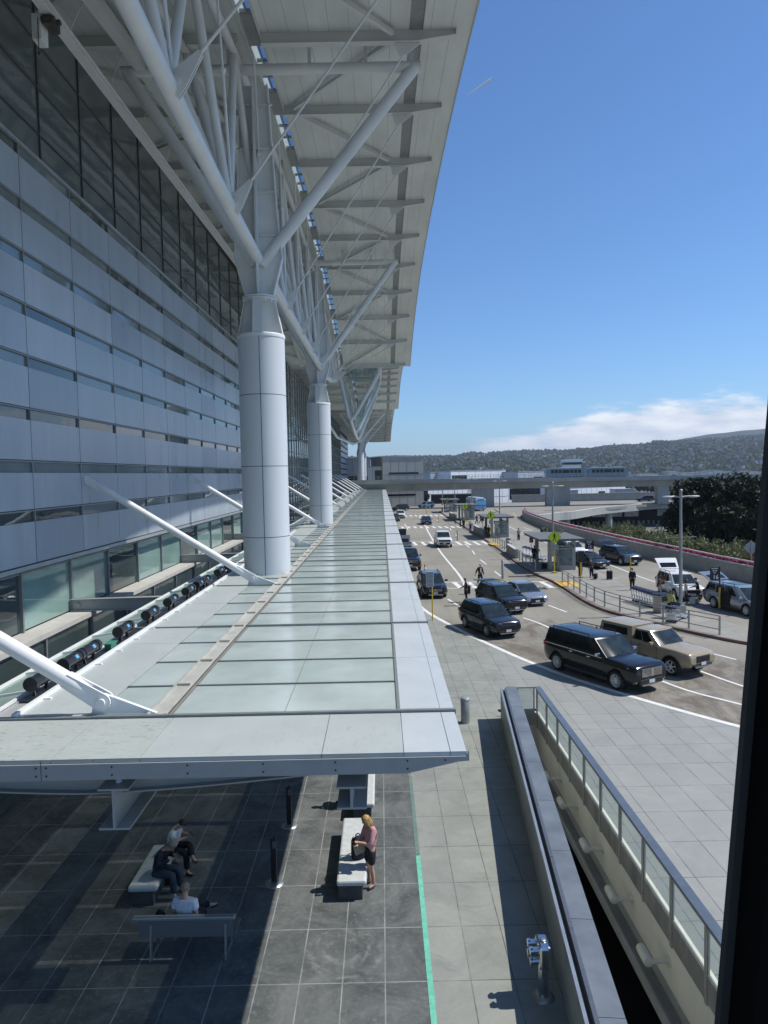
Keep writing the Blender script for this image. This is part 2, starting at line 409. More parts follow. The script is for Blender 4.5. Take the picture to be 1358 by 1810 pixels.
    for n in 'LR':
        vs = []; es = []; ix = {}
        a('m', J['an' + n] * 0.5 + J['to' + n] * 0.5 + V3((0, 0, -0.012)), (0.046*k, 0.036*k)); a('t', J['to' + n] + (J['to' + n] - J['he' + n]).normalized() * 0.02, (0.042*k, 0.026*k), 'm'); a('h', J['he' + n], (0.04*k, 0.040*k), 'm')
        put('shoe', skin_mesh('shoe', vs, es, sm, 1), root)
    # hair / cap
    hb = MB()
    rings = []
    nu = 14
    for j in range(8):
        ph = (j / 7) * (1.72 if hairlen != 'long' else 2.0)
        for i in range(nu):
            t = 2 * math.pi * i / nu
            fr = math.cos(t)                       # 1 = towards the face
            p2 = ph * (1 - 0.36 * max(0, fr) ** 0.7)
            rr = 1.0 + 0.05 * math.sin(i * 5.1 + j * 2.3)
            rings.append(fp(0.087 * rr * math.sin(p2) * math.sin(t), 0.104 * rr * math.sin(p2) * fr - 0.004, 0.02 + 0.098 * rr * math.cos(p2)))
    hb.add(rings, [(j*nu+i, j*nu+(i+1)%nu, (j+1)*nu+(i+1)%nu, (j+1)*nu+i) for j in range(7) for i in range(nu)], True)
    if hairlen == 'long':
        for i in range(26):
            t = math.pi * (0.32 + 1.36 * i / 25) ; dx, dy = math.sin(t - math.pi/2 + math.pi/2), math.cos(t)
            rr = random.uniform(0.9, 1.05)
            p0 = fp(0.083 * math.sin(t) * rr, 0.095 * math.cos(t) * rr, 0.03); p1 = fp(0.098 * math.sin(t) * rr, 0.10 * math.cos(t) * rr - 0.01, -0.09)
            p2 = fp(0.105 * math.sin(t) * rr, 0.085 * math.cos(t) - 0.03, -0.17 - random.random() * 0.10)
            hb.tube(p0, p1, 0.024*k, 0.026*k, 6); hb.tube(p1, p2, 0.026*k, 0.008*k, 6)
    ho = hb.build('hair', hm, root, off=(0,0,0))
    if cap:
        cb = MB(); cmat = mat('cap_%02x%02x%02x' % tuple(int(c * 255) for c in cap), cap, 0.8)
        rings = []
        for j in range(6):
            ph = (j / 5) * 1.5
            for i in range(nu):
                t = 2 * math.pi * i / nu
                rings.append(fp(0.094 * math.sin(ph) * math.sin(t), 0.112 * math.sin(ph) * math.cos(t), 0.028 + 0.10 * math.cos(ph)))
        cb.add(rings, [(j*nu+i, j*nu+(i+1)%nu, (j+1)*nu+(i+1)%nu, (j+1)*nu+i) for j in range(5) for i in range(nu)], True)
        cb.bar(fp(0, 0.09, 0.04), fp(0, 0.19, 0.025), 0.15*k, 0.012*k, up)
        cb.build('cap', cmat, root, off=(0,0,0))
    root['_J'] = 0; del root['_J']
    return root, J
# ------------------------------------------------------------------ ground, plaza, road
def paving_mat():
    m = bpy.data.materials.new('plaza_paving'); nt, b = _nodes(m)
    tc = N(nt, 'ShaderNodeTexCoord'); sp = N(nt, 'ShaderNodeSeparateXYZ'); lk(nt, tc.outputs['Object'], sp.inputs[0])
    def M(op, a, b_=None, c=None):
        n = N(nt, 'ShaderNodeMath', operation=op)
        for i, q in enumerate((a, b_, c)):
            if q is None: continue
            if isinstance(q, (int, float)): n.inputs[i].default_value = q
            else: lk(nt, q, n.inputs[i])
        return n.outputs[0]
    def noise(sc, det=6, ro=0.6, vec=None, dist=0.0):
        n = N(nt, 'ShaderNodeTexNoise', i_Scale=sc, i_Detail=det, i_Roughness=ro, i_Distortion=dist); lk(nt, vec or tc.outputs['Object'], n.inputs['Vector']); return n.outputs['Fac']
    def ramp(f, p0, p1):
        n = N(nt, 'ShaderNodeMapRange', interpolation_type='SMOOTHSTEP'); lk(nt, f, n.inputs['Value']); n.inputs['From Min'].default_value = p0; n.inputs['From Max'].default_value = p1; return n.outputs[0]
    def mix(f, a, c):
        n = N(nt, 'ShaderNodeMix', data_type='RGBA')
        if isinstance(f, (int, float)): n.inputs['Factor'].default_value = f
        else: lk(nt, f, n.inputs['Factor'])
        for k, q in (('A', a), ('B', c)):
            if isinstance(q, tuple): n.inputs[k].default_value = c4(q)
            else: lk(nt, q, n.inputs[k])
        return n.outputs['Result']
    X, Y = sp.outputs['X'], sp.outputs['Y']
    jx = noise(6, 3); jx2 = noise(1.6, 6, 0.65)
    def seam(c, o, pitch, w):
        u = M('FRACT', M('DIVIDE', M('SUBTRACT', c, o), pitch)); d = M('MULTIPLY', M('MINIMUM', u, M('SUBTRACT', 1.0, u)), pitch)
        return M('LESS_THAN', M('ADD', d, M('MULTIPLY_ADD', jx, 0.010, -0.005)), w)
    sm = M('MAXIMUM', seam(X, -0.11, 0.79, 0.012), seam(Y, 12.6, 1.57, 0.012))
    # slab to slab tone
    cell = N(nt, 'ShaderNodeCombineXYZ'); lk(nt, M('FLOOR', M('DIVIDE', M('SUBTRACT', X, -0.11), 0.79)), cell.inputs[0]); lk(nt, M('FLOOR', M('DIVIDE', M('SUBTRACT', Y, 12.6), 1.57)), cell.inputs[1])
    wn = N(nt, 'ShaderNodeTexWhiteNoise', noise_dimensions='2D'); lk(nt, cell.outputs[0], wn.inputs['Vector'])
    big = noise(0.8, 9, 0.72, dist=0.7); fine = noise(9, 8, 0.7); speck = noise(45, 2)
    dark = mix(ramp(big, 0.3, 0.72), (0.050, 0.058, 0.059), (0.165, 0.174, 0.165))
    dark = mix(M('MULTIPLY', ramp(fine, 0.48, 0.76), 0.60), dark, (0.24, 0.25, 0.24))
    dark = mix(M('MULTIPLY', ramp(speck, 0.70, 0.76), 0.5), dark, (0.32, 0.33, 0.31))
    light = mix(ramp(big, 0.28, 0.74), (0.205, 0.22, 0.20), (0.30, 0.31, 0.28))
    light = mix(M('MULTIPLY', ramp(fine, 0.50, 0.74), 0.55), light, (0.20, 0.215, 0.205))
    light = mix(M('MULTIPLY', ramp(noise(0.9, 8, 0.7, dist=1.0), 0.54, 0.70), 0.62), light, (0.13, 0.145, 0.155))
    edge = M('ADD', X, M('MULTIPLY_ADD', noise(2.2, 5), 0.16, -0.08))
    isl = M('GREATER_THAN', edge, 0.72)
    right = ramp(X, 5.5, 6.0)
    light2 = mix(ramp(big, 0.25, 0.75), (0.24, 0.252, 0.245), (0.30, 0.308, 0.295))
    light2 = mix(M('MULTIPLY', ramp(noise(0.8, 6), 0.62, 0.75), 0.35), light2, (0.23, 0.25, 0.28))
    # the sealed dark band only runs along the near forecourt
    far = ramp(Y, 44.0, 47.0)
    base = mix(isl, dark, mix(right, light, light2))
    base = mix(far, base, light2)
    base = mix(M('MULTIPLY_ADD', wn.outputs['Value'], 0.18, 0.0), base, mix(isl, (0.05, 0.06, 0.062), (0.40, 0.41, 0.37)))
    # scuffed rings left by old planters and bollards
    ring = None
    for cx, cy, r, w in ((-1.02, 13.52, 0.60, 0.045), (-0.95, 13.5, 0.36, 0.06), (-0.86, 13.42, 0.70, 0.05), (-4.75, 13.7, 0.30, 0.03), (-5.1, 12.7, 0.33, 0.05), (-2.64, 15.85, 0.24, 0.03), (-2.64, 18.53, 0.23, 0.025), (-0.55, 15.9, 0.9, 0.018), (-1.9, 18.3, 0.8, 0.014)):
        dx = M('SUBTRACT', X, cx); dy = M('SUBTRACT', Y, cy)
        d = M('SQRT', M('ADD', M('MULTIPLY', dx, dx), M('MULTIPLY', dy, dy)))
        d = M('ADD', d, M('MULTIPLY_ADD', jx2, 0.26, -0.13))
        q = M('SUBTRACT', 1.0, M('MINIMUM', M('DIVIDE', M('ABSOLUTE', M('SUBTRACT', d, r)), w * 1.5), 1.0))
        ring = q if ring is None else M('MAXIMUM', ring, q)
    base = mix(M('MULTIPLY', M('MULTIPLY', ring, 0.45), ramp(noise(3.2, 7, 0.7), 0.44, 0.66)), base, (0.36, 0.37, 0.34))
    seamcol = mix(isl, (0.30, 0.315, 0.30), (0.085, 0.09, 0.085))
    base = mix(M('MULTIPLY', sm, M('MULTIPLY_ADD', ramp(noise(1.1, 6, 0.7), 0.35, 0.62), 0.65, 0.30)), base, seamcol)
    lk(nt, base, b.inputs['Base Color'])
    rr = N(nt, 'ShaderNodeMapRange'); lk(nt, fine, rr.inputs[0]); rr.inputs['To Min'].default_value = 0.62; rr.inputs['To Max'].default_value = 0.9; lk(nt, rr.outputs[0], b.inputs['Roughness'])
    bp = N(nt, 'ShaderNodeBump', i_Strength=0.25, i_Distance=0.01); lk(nt, M('SUBTRACT', fine, M('MULTIPLY', sm, 0.7)), bp.inputs['Height']); lk(nt, bp.outputs[0], b.inputs['Normal'])
    return m
def road_mat():
    m = bpy.data.materials.new('road_surface'); nt, b = _nodes(m)
    tc = N(nt, 'ShaderNodeTexCoord'); sp = N(nt, 'ShaderNodeSeparateXYZ'); lk(nt, tc.outputs['Object'], sp.inputs[0])
    def noise(sc, det=6, ro=0.6, st=None, dist=0.0):
        v = tc.outputs['Object']
        if st:
            mp = N(nt, 'ShaderNodeMapping'); mp.inputs['Scale'].default_value = st; lk(nt, v, mp.inputs[0]); v = mp.outputs[0]
        n = N(nt, 'ShaderNodeTexNoise', i_Scale=sc, i_Detail=det, i_Roughness=ro, i_Distortion=dist); lk(nt, v, n.inputs['Vector']); return n.outputs['Fac']
    def ramp(f, a, c):
        n = N(nt, 'ShaderNodeMapRange', interpolation_type='SMOOTHSTEP'); lk(nt, f, n.inputs['Value']); n.inputs['From Min'].default_value = a; n.inputs['From Max'].default_value = c; return n.outputs[0]
    def M(op, a, b_=None, c=None):
        n = N(nt, 'ShaderNodeMath', operation=op)
        for i, q in enumerate((a, b_, c)):
            if q is None: continue
            if isinstance(q, (int, float)): n.inputs[i].default_value = q
            else: lk(nt, q, n.inputs[i])
        return n.outputs[0]
    def mix(f, a, c):
        n = N(nt, 'ShaderNodeMix', data_type='RGBA')
        if isinstance(f, (int, float)): n.inputs['Factor'].default_value = f
        else: lk(nt, f, n.inputs['Factor'])
        for k, q in (('A', a), ('B', c)):
            if isinstance(q, tuple): n.inputs[k].default_value = c4(q)
            else: lk(nt, q, n.inputs[k])
        return n.outputs['Result']
    c = mix(ramp(noise(0.12, 5), 0.3, 0.7), (0.220, 0.207, 0.172), (0.290, 0.273, 0.228))
    c = mix(M('MULTIPLY', ramp(noise(1.3, 7, 0.7, (1.0, 0.08, 1)), 0.45, 0.75), 0.55), c, (0.19, 0.183, 0.163))      # wheel tracks along the lanes
    c = mix(M('MULTIPLY', ramp(noise(0.6, 6, 0.7, (0.16, 1.5, 1), 0.5), 0.55, 0.72), 0.40), c, (0.175, 0.165, 0.148))
    c = mix(M('MULTIPLY', ramp(noise(14, 8, 0.75), 0.5, 0.8), 0.5), c, (0.31, 0.295, 0.25))
    # bays by the kerb, stained brown with oil
    X, Y = sp.outputs['X'], sp.outputs['Y']
    near = M('SUBTRACT', 1.0, ramp(M('ADD', Y, M('MULTIPLY_ADD', noise(1.5, 5), 1.2, -0.6)), 43.5, 45.5))
    st = M('MULTIPLY', near, ramp(noise(0.5, 7, 0.7, (1, 0.6, 1), 0.6), 0.38, 0.62))
    lane = M('SUBTRACT', 1.0, ramp(M('ADD', X, M('MULTIPLY', Y, 0.62)), 37.5, 39.0))
    c = mix(M('MULTIPLY', M('MULTIPLY', st, lane), 0.88), c, (0.115, 0.092, 0.070))
    # slab joints
    def joint(co, o, pitch, w):
        u = M('FRACT', M('DIVIDE', M('SUBTRACT', co, o), pitch)); d = M('MULTIPLY', M('MINIMUM', u, M('SUBTRACT', 1.0, u)), pitch)
        return M('LESS_THAN', d, w)
    jn = M('MAXIMUM', joint(X, 8.85, 3.6, 0.018), joint(Y, 3.0, 6.1, 0.022))
    c = mix(M('MULTIPLY', jn, 0.55), c, (0.09, 0.088, 0.08))
    lk(nt, c, b.inputs['Base Color']); b.inputs['Roughness'].default_value = 0.86
    n2 = noise(30, 5); bp = N(nt, 'ShaderNodeBump', i_Strength=0.2, i_Distance=0.01); lk(nt, n2, bp.inputs['Height']); lk(nt, bp.outputs[0], b.inputs['Normal'])
    return m
M_pave = paving_mat(); M_road = road_mat()

KERB = [(2.3, 60), (2.45, 50.5), (2.75, 48.3), (3.3, 45.9), (4.15, 42.9), (5.2, 39.5), (6.2, 36.7), (7.0, 34.6), (8.2, 31.9), (9.25, 30.1), (10.35, 28.4), (11.4, 26.9), (12.8, 25.05), (15.0, 22.6), (18.0, 19.8), (22.0, 16.8), (28, 13.2), (40, 8)]
mb = MB(); mb.poly([(-6000, -400, -6), (9000, -400, -6), (9000, 9000, -6), (-6000, 9000, -6)])
struct('ground', mb, mat('dry_ground', (0.15, 0.145, 0.125), 0.95, var=0.3, scale=0.02))
WALL = [(4.36, 26.5), (4.36 - 0.0912 * 22.5, 4.0)]           # left foot of the parapet wall
mb = MB()
def slab(pts, z=0.0, th=0.35):
    n = len(pts); vs = [(p[0], p[1], z) for p in pts] + [(p[0], p[1], z - th) for p in pts]
    mb.add(vs, [list(range(n)), list(range(n, 2*n))[::-1]] + [((k+1) % n, k, n+k, n+(k+1) % n) for k in range(n)])
slab([(-12.2, 4), (WALL[1][0] + 0.1, 4), (WALL[0][0] + 0.1, 26.5), (4.46, 27.2), (3.8, 27.2), (3.8, 43.9), (3.3, 45.9), (2.75, 48.3), (2.45, 50.5), (2.3, 60), (2.3, 215), (-12.2, 215)])
slab([(3.8, 27.2), (9.75 + 1.33, 27.2)] + [(11.08, 27.3), (10.35, 28.4), (9.25, 30.1), (8.2, 31.9), (7.0, 34.6), (6.2, 36.7), (5.2, 39.5), (4.15, 42.9), (3.8, 43.9)])
slab([(5.96, 27.2), (5.96, 4), (46, 4), (40, 8), (28, 13.2), (22, 16.8), (18, 19.8), (15, 22.6), (12.8, 25.05), (11.4, 26.9), (11.08, 27.2)])
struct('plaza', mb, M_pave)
mb = MB()
RB = [(28.7, 147), (28.0, 143), (27.05, 134.7), (26.2, 120), (25.75, 108.5), (26.05, 97), (26.6, 86), (27.3, 75), (28.1, 66.9), (28.45, 61.5), (29.0, 57), (30.2, 50), (32, 42), (35, 32), (40, 22), (48, 14)]
def roadpoly():
    pts = [(2.3, 215), (2.3, 60)] + KERB[1:] + [(46, 4), (60, 4)] + RB[::-1][1:] + [(30.5, 146.5), (33.5, 148), (38.6, 154), (43, 158), (53, 172), (65, 183), (78, 192), (125, 200), (125, 215)]
    return pts
slab(roadpoly(), -0.004, 0.6)
struct('road', mb, M_road)
# kerb line and markings
mb = MB()
def strip(pts, w, z=0.004, off=0.0):
    ps = [Vector((p[0], p[1], 0)) for p in pts]; L = []; Rr = []
    for i, p in enumerate(ps):
        d = (ps[min(i+1, len(ps)-1)] - ps[max(i-1, 0)]).normalized(); n = Vector((-d.y, d.x, 0))
        L.append(p + n * (w/2 + off)); Rr.append(p - n * (w/2 - off))
    vs = [(p.x, p.y, z) for p in L] + [(p.x, p.y, z) for p in Rr]; n = len(ps)
    mb.add(vs, [(i, n+i, n+i+1, i+1) for i in range(n-1)])
def smooth(pts, k=6):
    out = []
    for i in range(len(pts)-1):
        p0, p1, p2, p3 = [Vector((*pts[max(0, min(len(pts)-1, j))][:2], 0)) for j in (i-1, i, i+1, i+2)]
        for t in range(k):
            u = t / k
            out.append(0.5 * ((2*p1) + (-p0+p2)*u + (2*p0-5*p1+4*p2-p3)*u*u + (-p0+3*p1-3*p2+p3)*u**3))
    out.append(Vector((*pts[-1][:2], 0))); return [(p.x, p.y) for p in out]
def smoothz(pts, k=6):
    return smooth(pts, k)
strip(smooth(KERB[1:-2]), 0.27, 0.008)
struct('kerb_line', mb, M_line)
mb = MB()
strip(smooth([(8.2, 155.7), (7.7, 128), (7.2, 107), (6.85, 84), (6.95, 65), (6.75, 58.4)]), 0.22)
strip(smooth([(8.2, 155.7), (9.2, 158), (11.5, 161)]), 0.12)
strip(smooth([(5.0, 50.77), (6.2, 46.6), (8.9, 44.9), (9.85, 41.95), (12.06, 31.2), (14.0, 27.5), (16.5, 24.2)][2:]), 0.16)
strip(smooth([(4.75, 52.2), (5.6, 47.9), (6.5, 45)]), 0.16)
strip([(4.2, 132), (4.3, 118)], 0.16)
strip(smooth([(11.9, 38.5), (13.6, 36.0), (15.2, 30.0), (17.5, 26.0)][1:]), 0.15)
for a, b in [((11.4, 119), (11.2, 115)), ((11.1, 107), (10.95, 102)), ((10.85, 93), (10.8, 88)), ((10.73, 84.6), (10.5, 80.5)), ((10.42, 75.5), (10.5, 71.5)), ((10.5, 66.4), (10.55, 63.2)), ((11.47, 48.95), (12.08, 46.45)), ((16.34, 35.51), (17.09, 34.02)), ((10.9, 141), (11.0, 137))]:
    strip([a, b], 0.15)
def xwalk(x0, x1, y0, y1, n, tilt=0.0):
    strip([(x0, y0), (x1, y0 - tilt)], 0.2); strip([(x0, y1), (x1, y1 - tilt)], 0.2)
    for k in range(n):
        xa = x0 + (x1 - x0) * (k + 0.5) / n; t = tilt * (xa - x0) / (x1 - x0)
        strip([(xa, y1 - t - 0.15), (xa + 0.25, y0 - t + 0.15)], 0.42, 0.0045)
xwalk(3.0, 13.9, 57.3, 60.6, 9, 1.0); xwalk(3.6, 14.0, 92.2, 97.0, 9, 1.6); xwalk(2.9, 13.6, 121.5, 125.5, 10, 2.0); xwalk(3.5, 13.5, 155, 160, 9, 2.0)
# right hand roadway
strip(smooth([(21.7, 125.5), (21.35, 110), (21.3, 94), (21.9, 80), (22.3, 68), (22.4, 59), (23.6, 49), (25.5, 41), (29, 32)]), 0.16)
for y0, y1 in ((100.5, 97.5), (108, 104), (118, 113)): strip([(23.6, y0), (23.7, y1)], 0.14)
for (px, py, qx, qy) in ((990, 976, 1050, 976), (1065, 1023, 1093, 1022), (1058, 1009, 1080, 1009), (1045, 1030, 1095, 1031), (893, 938, 912, 938)):
    a, b = G(px, py), G(qx, qy); strip([(a.x, a.y), (b.x, b.y)], 0.16)
for cx, cy in ((23.0, 112), (23.4, 101), (22.5, 92.5), (24.6, 99.5)):     # worn lane lettering, only dabs of paint are left
    for k in range(5): strip([(cx - 0.8 + k * 0.36, cy + 0.8), (cx - 0.7 + k * 0.36, cy - 0.7)], 0.14)
for k in range(26): strip([(20.2 + k * 0.24, 105.4), (20.2 + k * 0.24, 104.3)], 0.09)
for k in range(22): strip([(22.4 + k * 0.2, 97.4), (22.4 + k * 0.2, 96.3)], 0.08)
struct('road_markings', mb, M_line)
mb = MB(); strip(smooth([(30.3, 163.7), (27.4, 143.3), (26.0, 130), (25.4, 117), (24.85, 108), (25.2, 97), (25.75, 86), (26.5, 75), (27.2, 66.9), (27.6, 61.5), (28.1, 57), (29.3, 50), (31.1, 42), (34, 32)]), 0.15)
struct('yellow_edge_line', mb, mat('yellow_road_paint', (0.55, 0.43, 0.13), 0.7, var=0.2, scale=3))
mb = MB(); strip(smooth([(19.9, 75), (19.7, 66), (19.6, 60), (19.2, 52)]), 0.16)
struct('blue_edge_line', mb, mat('blue_road_paint', (0.20, 0.33, 0.42), 0.75, var=0.3, scale=3))
# patches and drains
mb = MB()
for px, py, w, d in ((956, 1040, 1.0, 1.1), (918, 1019, 1.9, 0.7), (944, 1020, 1.3, 0.35), (800, 1071, 1.2, 0.25), (1032, 1107, 0.9, 0.35)):
    g = G(px, py); mb.poly([(g.x - w/2, g.y - d/2), (g.x + w/2, g.y - d/2), (g.x + w/2, g.y + d/2), (g.x - w/2, g.y + d/2)], 0.005)
struct('drain_covers', mb, mat('cast_iron', (0.035, 0.034, 0.033), 0.8, var=0.3, scale=20))
mb = MB(); strip([(0.715, 4), (0.715, 16.9)], 0.105, 0.006); struct('green_floor_line', mb, mat('green_floor_paint', (0.10, 0.42, 0.29), 0.7, var=0.35, scale=9, col2=(0.20, 0.58, 0.44)))
mb = MB(); strip([(0.715, 16.95), (0.715, 21.5)], 0.10, 0.006); struct('dull_floor_line', mb, mat('dull_green_paint', (0.10, 0.17, 0.145), 0.75, var=0.3, scale=6, col2=(0.17, 0.25, 0.21)))  # farther stretch of the line in a darker, greyer green
# island
ISL = [(13.75, 171), (13.85, 138.7), (14.0, 123.5), (13.95, 106), (14.05, 97), (13.95, 86), (13.65, 74.6), (13.5, 67.9), (13.75, 62.9), (14.2, 58.9), (14.25, 55.4), (14.2, 50.2), (14.45, 47), (15.15, 44.6), (15.9, 42.8), (16.95, 40.4), (18.0, 38.4), (19.0, 36.9), (20.6, 35.2)]
ISR = [(21.5, 37.5), (20.6, 41), (19.6, 46), (19.2, 52), (19.4, 60), (19.5, 68), (19.0, 80), (18.8, 96), (19.4, 115), (20.2, 140), (20.6, 171)]
si = smooth(ISL); sr = smooth(ISR)
mb = MB(); pts = [(p[0] + 0.16, p[1]) for p in si] + sr
n = len(pts); mb.add([(p[0], p[1], 0.15) for p in pts] + [(p[0], p[1], -0.1) for p in pts], [list(range(n))[::-1] if False else list(range(n)), ] + [(k, (k+1) % n, n+(k+1) % n, n+k) for k in range(n)])
struct('traffic_island', mb, mat('island_concrete', (0.275, 0.268, 0.235), 0.85, var=0.18, scale=0.7, bump=0.1))
mb = MB()
for a, b in zip(si[:-1], si[1:]):
    mb.add([(a[0], a[1], -0.05), (b[0], b[1], -0.05), (b[0], b[1], 0.152), (a[0], a[1], 0.152), (a[0] + 0.17, a[1], 0.154), (b[0] + 0.17, b[1], 0.154)], [(0, 1, 2, 3), (3, 2, 5, 4)])
struct('red_kerb', mb, M_redp)
mb = MB()
for px, py, w, d in ((1002, 1031, 1.5, 2.6), (874, 961, 1.3, 3.0), (823, 924, 1.2, 3.5)):
    g = G(px, py, 0.16); mb.poly([(g.x - w/2, g.y - d/2), (g.x + w/2, g.y - d/2 - 0.5), (g.x + w/2, g.y + d/2), (g.x - w/2, g.y + d/2)], 0.158)
struct('tactile_paving', mb, mat('yellow_tactile', (0.62, 0.40, 0.06), 0.75, var=0.12, scale=6, bump=0.4, bscale=90))
# ------------------------------------------------------------------ light well
def wall_ang(): return math.atan2(WALL[1][1] - WALL[0][1], WALL[1][0] - WALL[0][0])
wd = Vector((WALL[1][0] - WALL[0][0], WALL[1][1] - WALL[0][1], 0)).normalized(); wn_ = Vector((-wd.y, wd.x, 0)); 
if wn_.x < 0: wn_ = -wn_
def wp(s, o, z): p = Vector((WALL[0][0], WALL[0][1], 0)) + wd * s + wn_ * o; return (p.x, p.y, z)
def wbox(mb, s0, s1, o0, o1, z0, z1):
    mb.add([wp(s0,o0,z0), wp(s1,o0,z0), wp(s1,o1,z0), wp(s0,o1,z0), wp(s0,o0,z1), wp(s1,o0,z1), wp(s1,o1,z1), wp(s0,o1,z1)], [(0,3,2,1),(4,5,6,7),(0,1,5,4),(1,2,6,5),(2,3,7,6),(3,0,4,7)][::1])
t = thing('parapet_wall', 'low concrete parapet wall with grey granite coping beside the light well', 'wall', (4.3, 26.4, 0), world=True)
mb = MB(); wbox(mb, 0, 22.4, 0, 0.50, -5.9, 1.06); mb.build('wall', mat('fair_faced_concrete', (0.30, 0.315, 0.29), 0.6, var=0.2, scale=0.9, stretch=(0.5, 1, 1.6)), t)
mb = MB(); wbox(mb, -0.02, 22.4, -0.015, 0.045, 1.063, 1.20); mb.build('edge_flashing', mat('flashing_metal', (0.42, 0.45, 0.47), 0.35, 0.6), t)
mb = MB(); wbox(mb, -0.02, 22.4, 0.045, 0.125, 1.063, 1.09); mb.build('gutter_slot', mat('slot_dark', (0.03, 0.033, 0.04), 0.7), t)
M_gran = mat('blue_granite', (0.145, 0.17, 0.20), 0.5, var=0.25, scale=1.2, bump=0.05)
M_gran2 = mat('dark_granite', (0.085, 0.10, 0.13), 0.45, var=0.2, scale=20)
s = -0.03; k = 0
while s < 22:
    ln = 2.35
    mb = MB(); wbox(mb, s, s + ln - 0.012, 0.20, 0.60, 1.064, 1.215); mb.build('coping_stone', M_gran, t)
    mb = MB(); wbox(mb, s + 0.3, s + 0.3 + ln - 0.012, 0.125, 0.197, 1.064, 1.235); mb.build('handrail', M_gran2, t)
    s += ln
mb = MB()
mb.box(5.80, 5.96, 4, 27.2, -1.63, 0.0)
mb.box(4.4, 5.96, 27.2, 27.5, -6, 0.0)
struct('lightwell_wall', mb, mat('cream_render', (0.80, 0.77, 0.66), 0.8, var=0.14, scale=0.5, stretch=(1, 1, 0.25)))
mb = MB(); mb.box(7.0, 7.2, 3.5, 27.5, -5.7, -0.36); mb.box(1.5, 7.2, 3.5, 27.5, -6.3, -5.7); mb.box(4.4, 5.9, 27.0, 27.19, -5.7, -1.6); struct('lightwell_void', mb, mat('pit_shade_black', (0.008, 0.008, 0.009), 0.9))  # near-black boxes: the shade down the well is put into their colour
# pipe ledge under the lamps
t = thing('drain_ledge', 'grey ledge with slotted grille running along the cream light well wall', 'ledge', (5.2, 26.4, -1.5), world=True)
mb = MB(); mb.box(5.34, 5.796, 4, 26.4, -1.62, -1.45); mb.build('ledge', mat('ledge_grey', (0.34, 0.345, 0.33), 0.7), t)
mb = MB()
for q in range(5): mb.box(5.42 + q * 0.05, 5.45 + q * 0.05, 4, 26.2, -1.447, -1.42)
mb.build('grille', mat('grille_metal', (0.24, 0.24, 0.235), 0.5, 0.5), t)
M_lampc = mat('cream_enamel', (0.70, 0.67, 0.56), 0.4, var=0.05)
def wall_lamp():
    r = thing('wall_lamp', '', 'lamp', (0, 0, 0), 0, 'cream lamps along the light well')
    mb = MB(); mb.lathe([(0.0, 0.26), (0.06, 0.255), (0.095, 0.22), (0.105, 0.14), (0.105, -0.26), (0.10, -0.27), (0, -0.27)], 16, (0, 0, 0), 'Y'); mb.build('lamp_head', M_lampc, r)
    mb = MB(); mb.tube((0.06, -0.22, 0), (0.42, -0.22, 0.0), 0.055, n=10); mb.build('arm', M_lampc, r)
    mb = MB(); mb.tube((0.405, -0.22, 0), (0.445, -0.22, 0), 0.12, n=14); mb.build('wall_plate', M_lampc, r)
    return r
wl = wall_lamp()
for i, y in enumerate((23.7, 21.75, 19.2, 16.9, 14.7, 12.35, 10.1)):
    nm = ['farthest cream wall lamp in the light well, by the glass gate', 'second cream wall lamp from the glass gate end of the light well', 'third cream wall lamp from the glass gate end of the light well', 'fourth cream wall lamp from the glass gate end of the light well', 'fifth cream wall lamp from the glass gate end of the light well', 'nearest cream wall lamp in the light well, cut by the photo bottom', 'x'][i]
    if i == 6: continue
    o = wl if i == 0 else copy_tree(wl)
    o.location = (5.36, y * 0.985, -0.90); o['label'] = nm
# glass balustrade
M_clear = glass_mat('railing_glass', (0.92, 0.96, 0.95), 0.84, 0.03, (0.52, 0.58, 0.57))
M_post = mat('railing_steel', (0.46, 0.44, 0.40), 0.4, 0.4, var=0.1)
M_panel = mat('stained_steel_panel', (0.32, 0.315, 0.295), 0.5, 0.35, var=0.35, scale=2.0, stretch=(1, 1, 0.3))
M_rail = mat('blue_grey_rail', (0.13, 0.16, 0.20), 0.38, 0.3)
t = thing('glass_railing', 'long glass and steel railing with grey handrail along the light well edge', 'railing', (5.75, 26.4, 0), world=True)
mb = MB(); mb.box(5.71, 5.93, 4.0, 26.75, 1.07, 1.12); mb.build('handrail', M_rail, t, bevel=0.01)
y = 26.6
while y > 5:
    mb = MB(); mb.box(5.735, 5.792, y - 0.05, y + 0.05, -0.45, 1.0); mb.box(5.735, 5.90, y - 0.03, y + 0.03, 1.0, 1.067)
    for z in (-0.36, -0.27, -0.18): mb.tube((5.72, y, z), (5.735, y, z), 0.014, n=6)
    mb.tube((5.727, y - 0.06, 0.15), (5.727, y - 0.06, 0.95), 0.012, n=6)
    mb.build('post', M_post, t)
    y2 = y - 1.57
    mb = MB(); mb.box(5.765, 5.78, y2 + 0.08, y - 0.08, 0.16, 0.98); mb.build('glass_pane', M_clear, t)
    mb = MB()
    for zz in (0.12, 0.98): mb.box(5.755, 5.79, y2 + 0.045, y - 0.045, zz, zz + 0.04)
    for yy in (y2 + 0.045, y - 0.075): mb.box(5.755, 5.79, yy, yy + 0.03, 0.163, 0.977)
    mb.build('pane_frame', M_post, t)
    mb = MB(); mb.box(5.76, 5.787, y2 + 0.05, y - 0.05, -0.42, 0.09); mb.build('steel_panel', M_panel, t)
    y = y2
t = thing('glass_gate', 'framed glass gate closing the far end of the light well', 'gate', (5.0, 26.9, 0), world=True)
mb = MB()
for x in (5.02, 5.66): mb.box(x, x + 0.05, 26.75, 26.8, -0.4, 1.1)
for z in (1.05, 0.2): mb.box(5.072, 5.658, 26.755, 26.795, z, z + 0.05)
mb.build('frame', M_post, t)
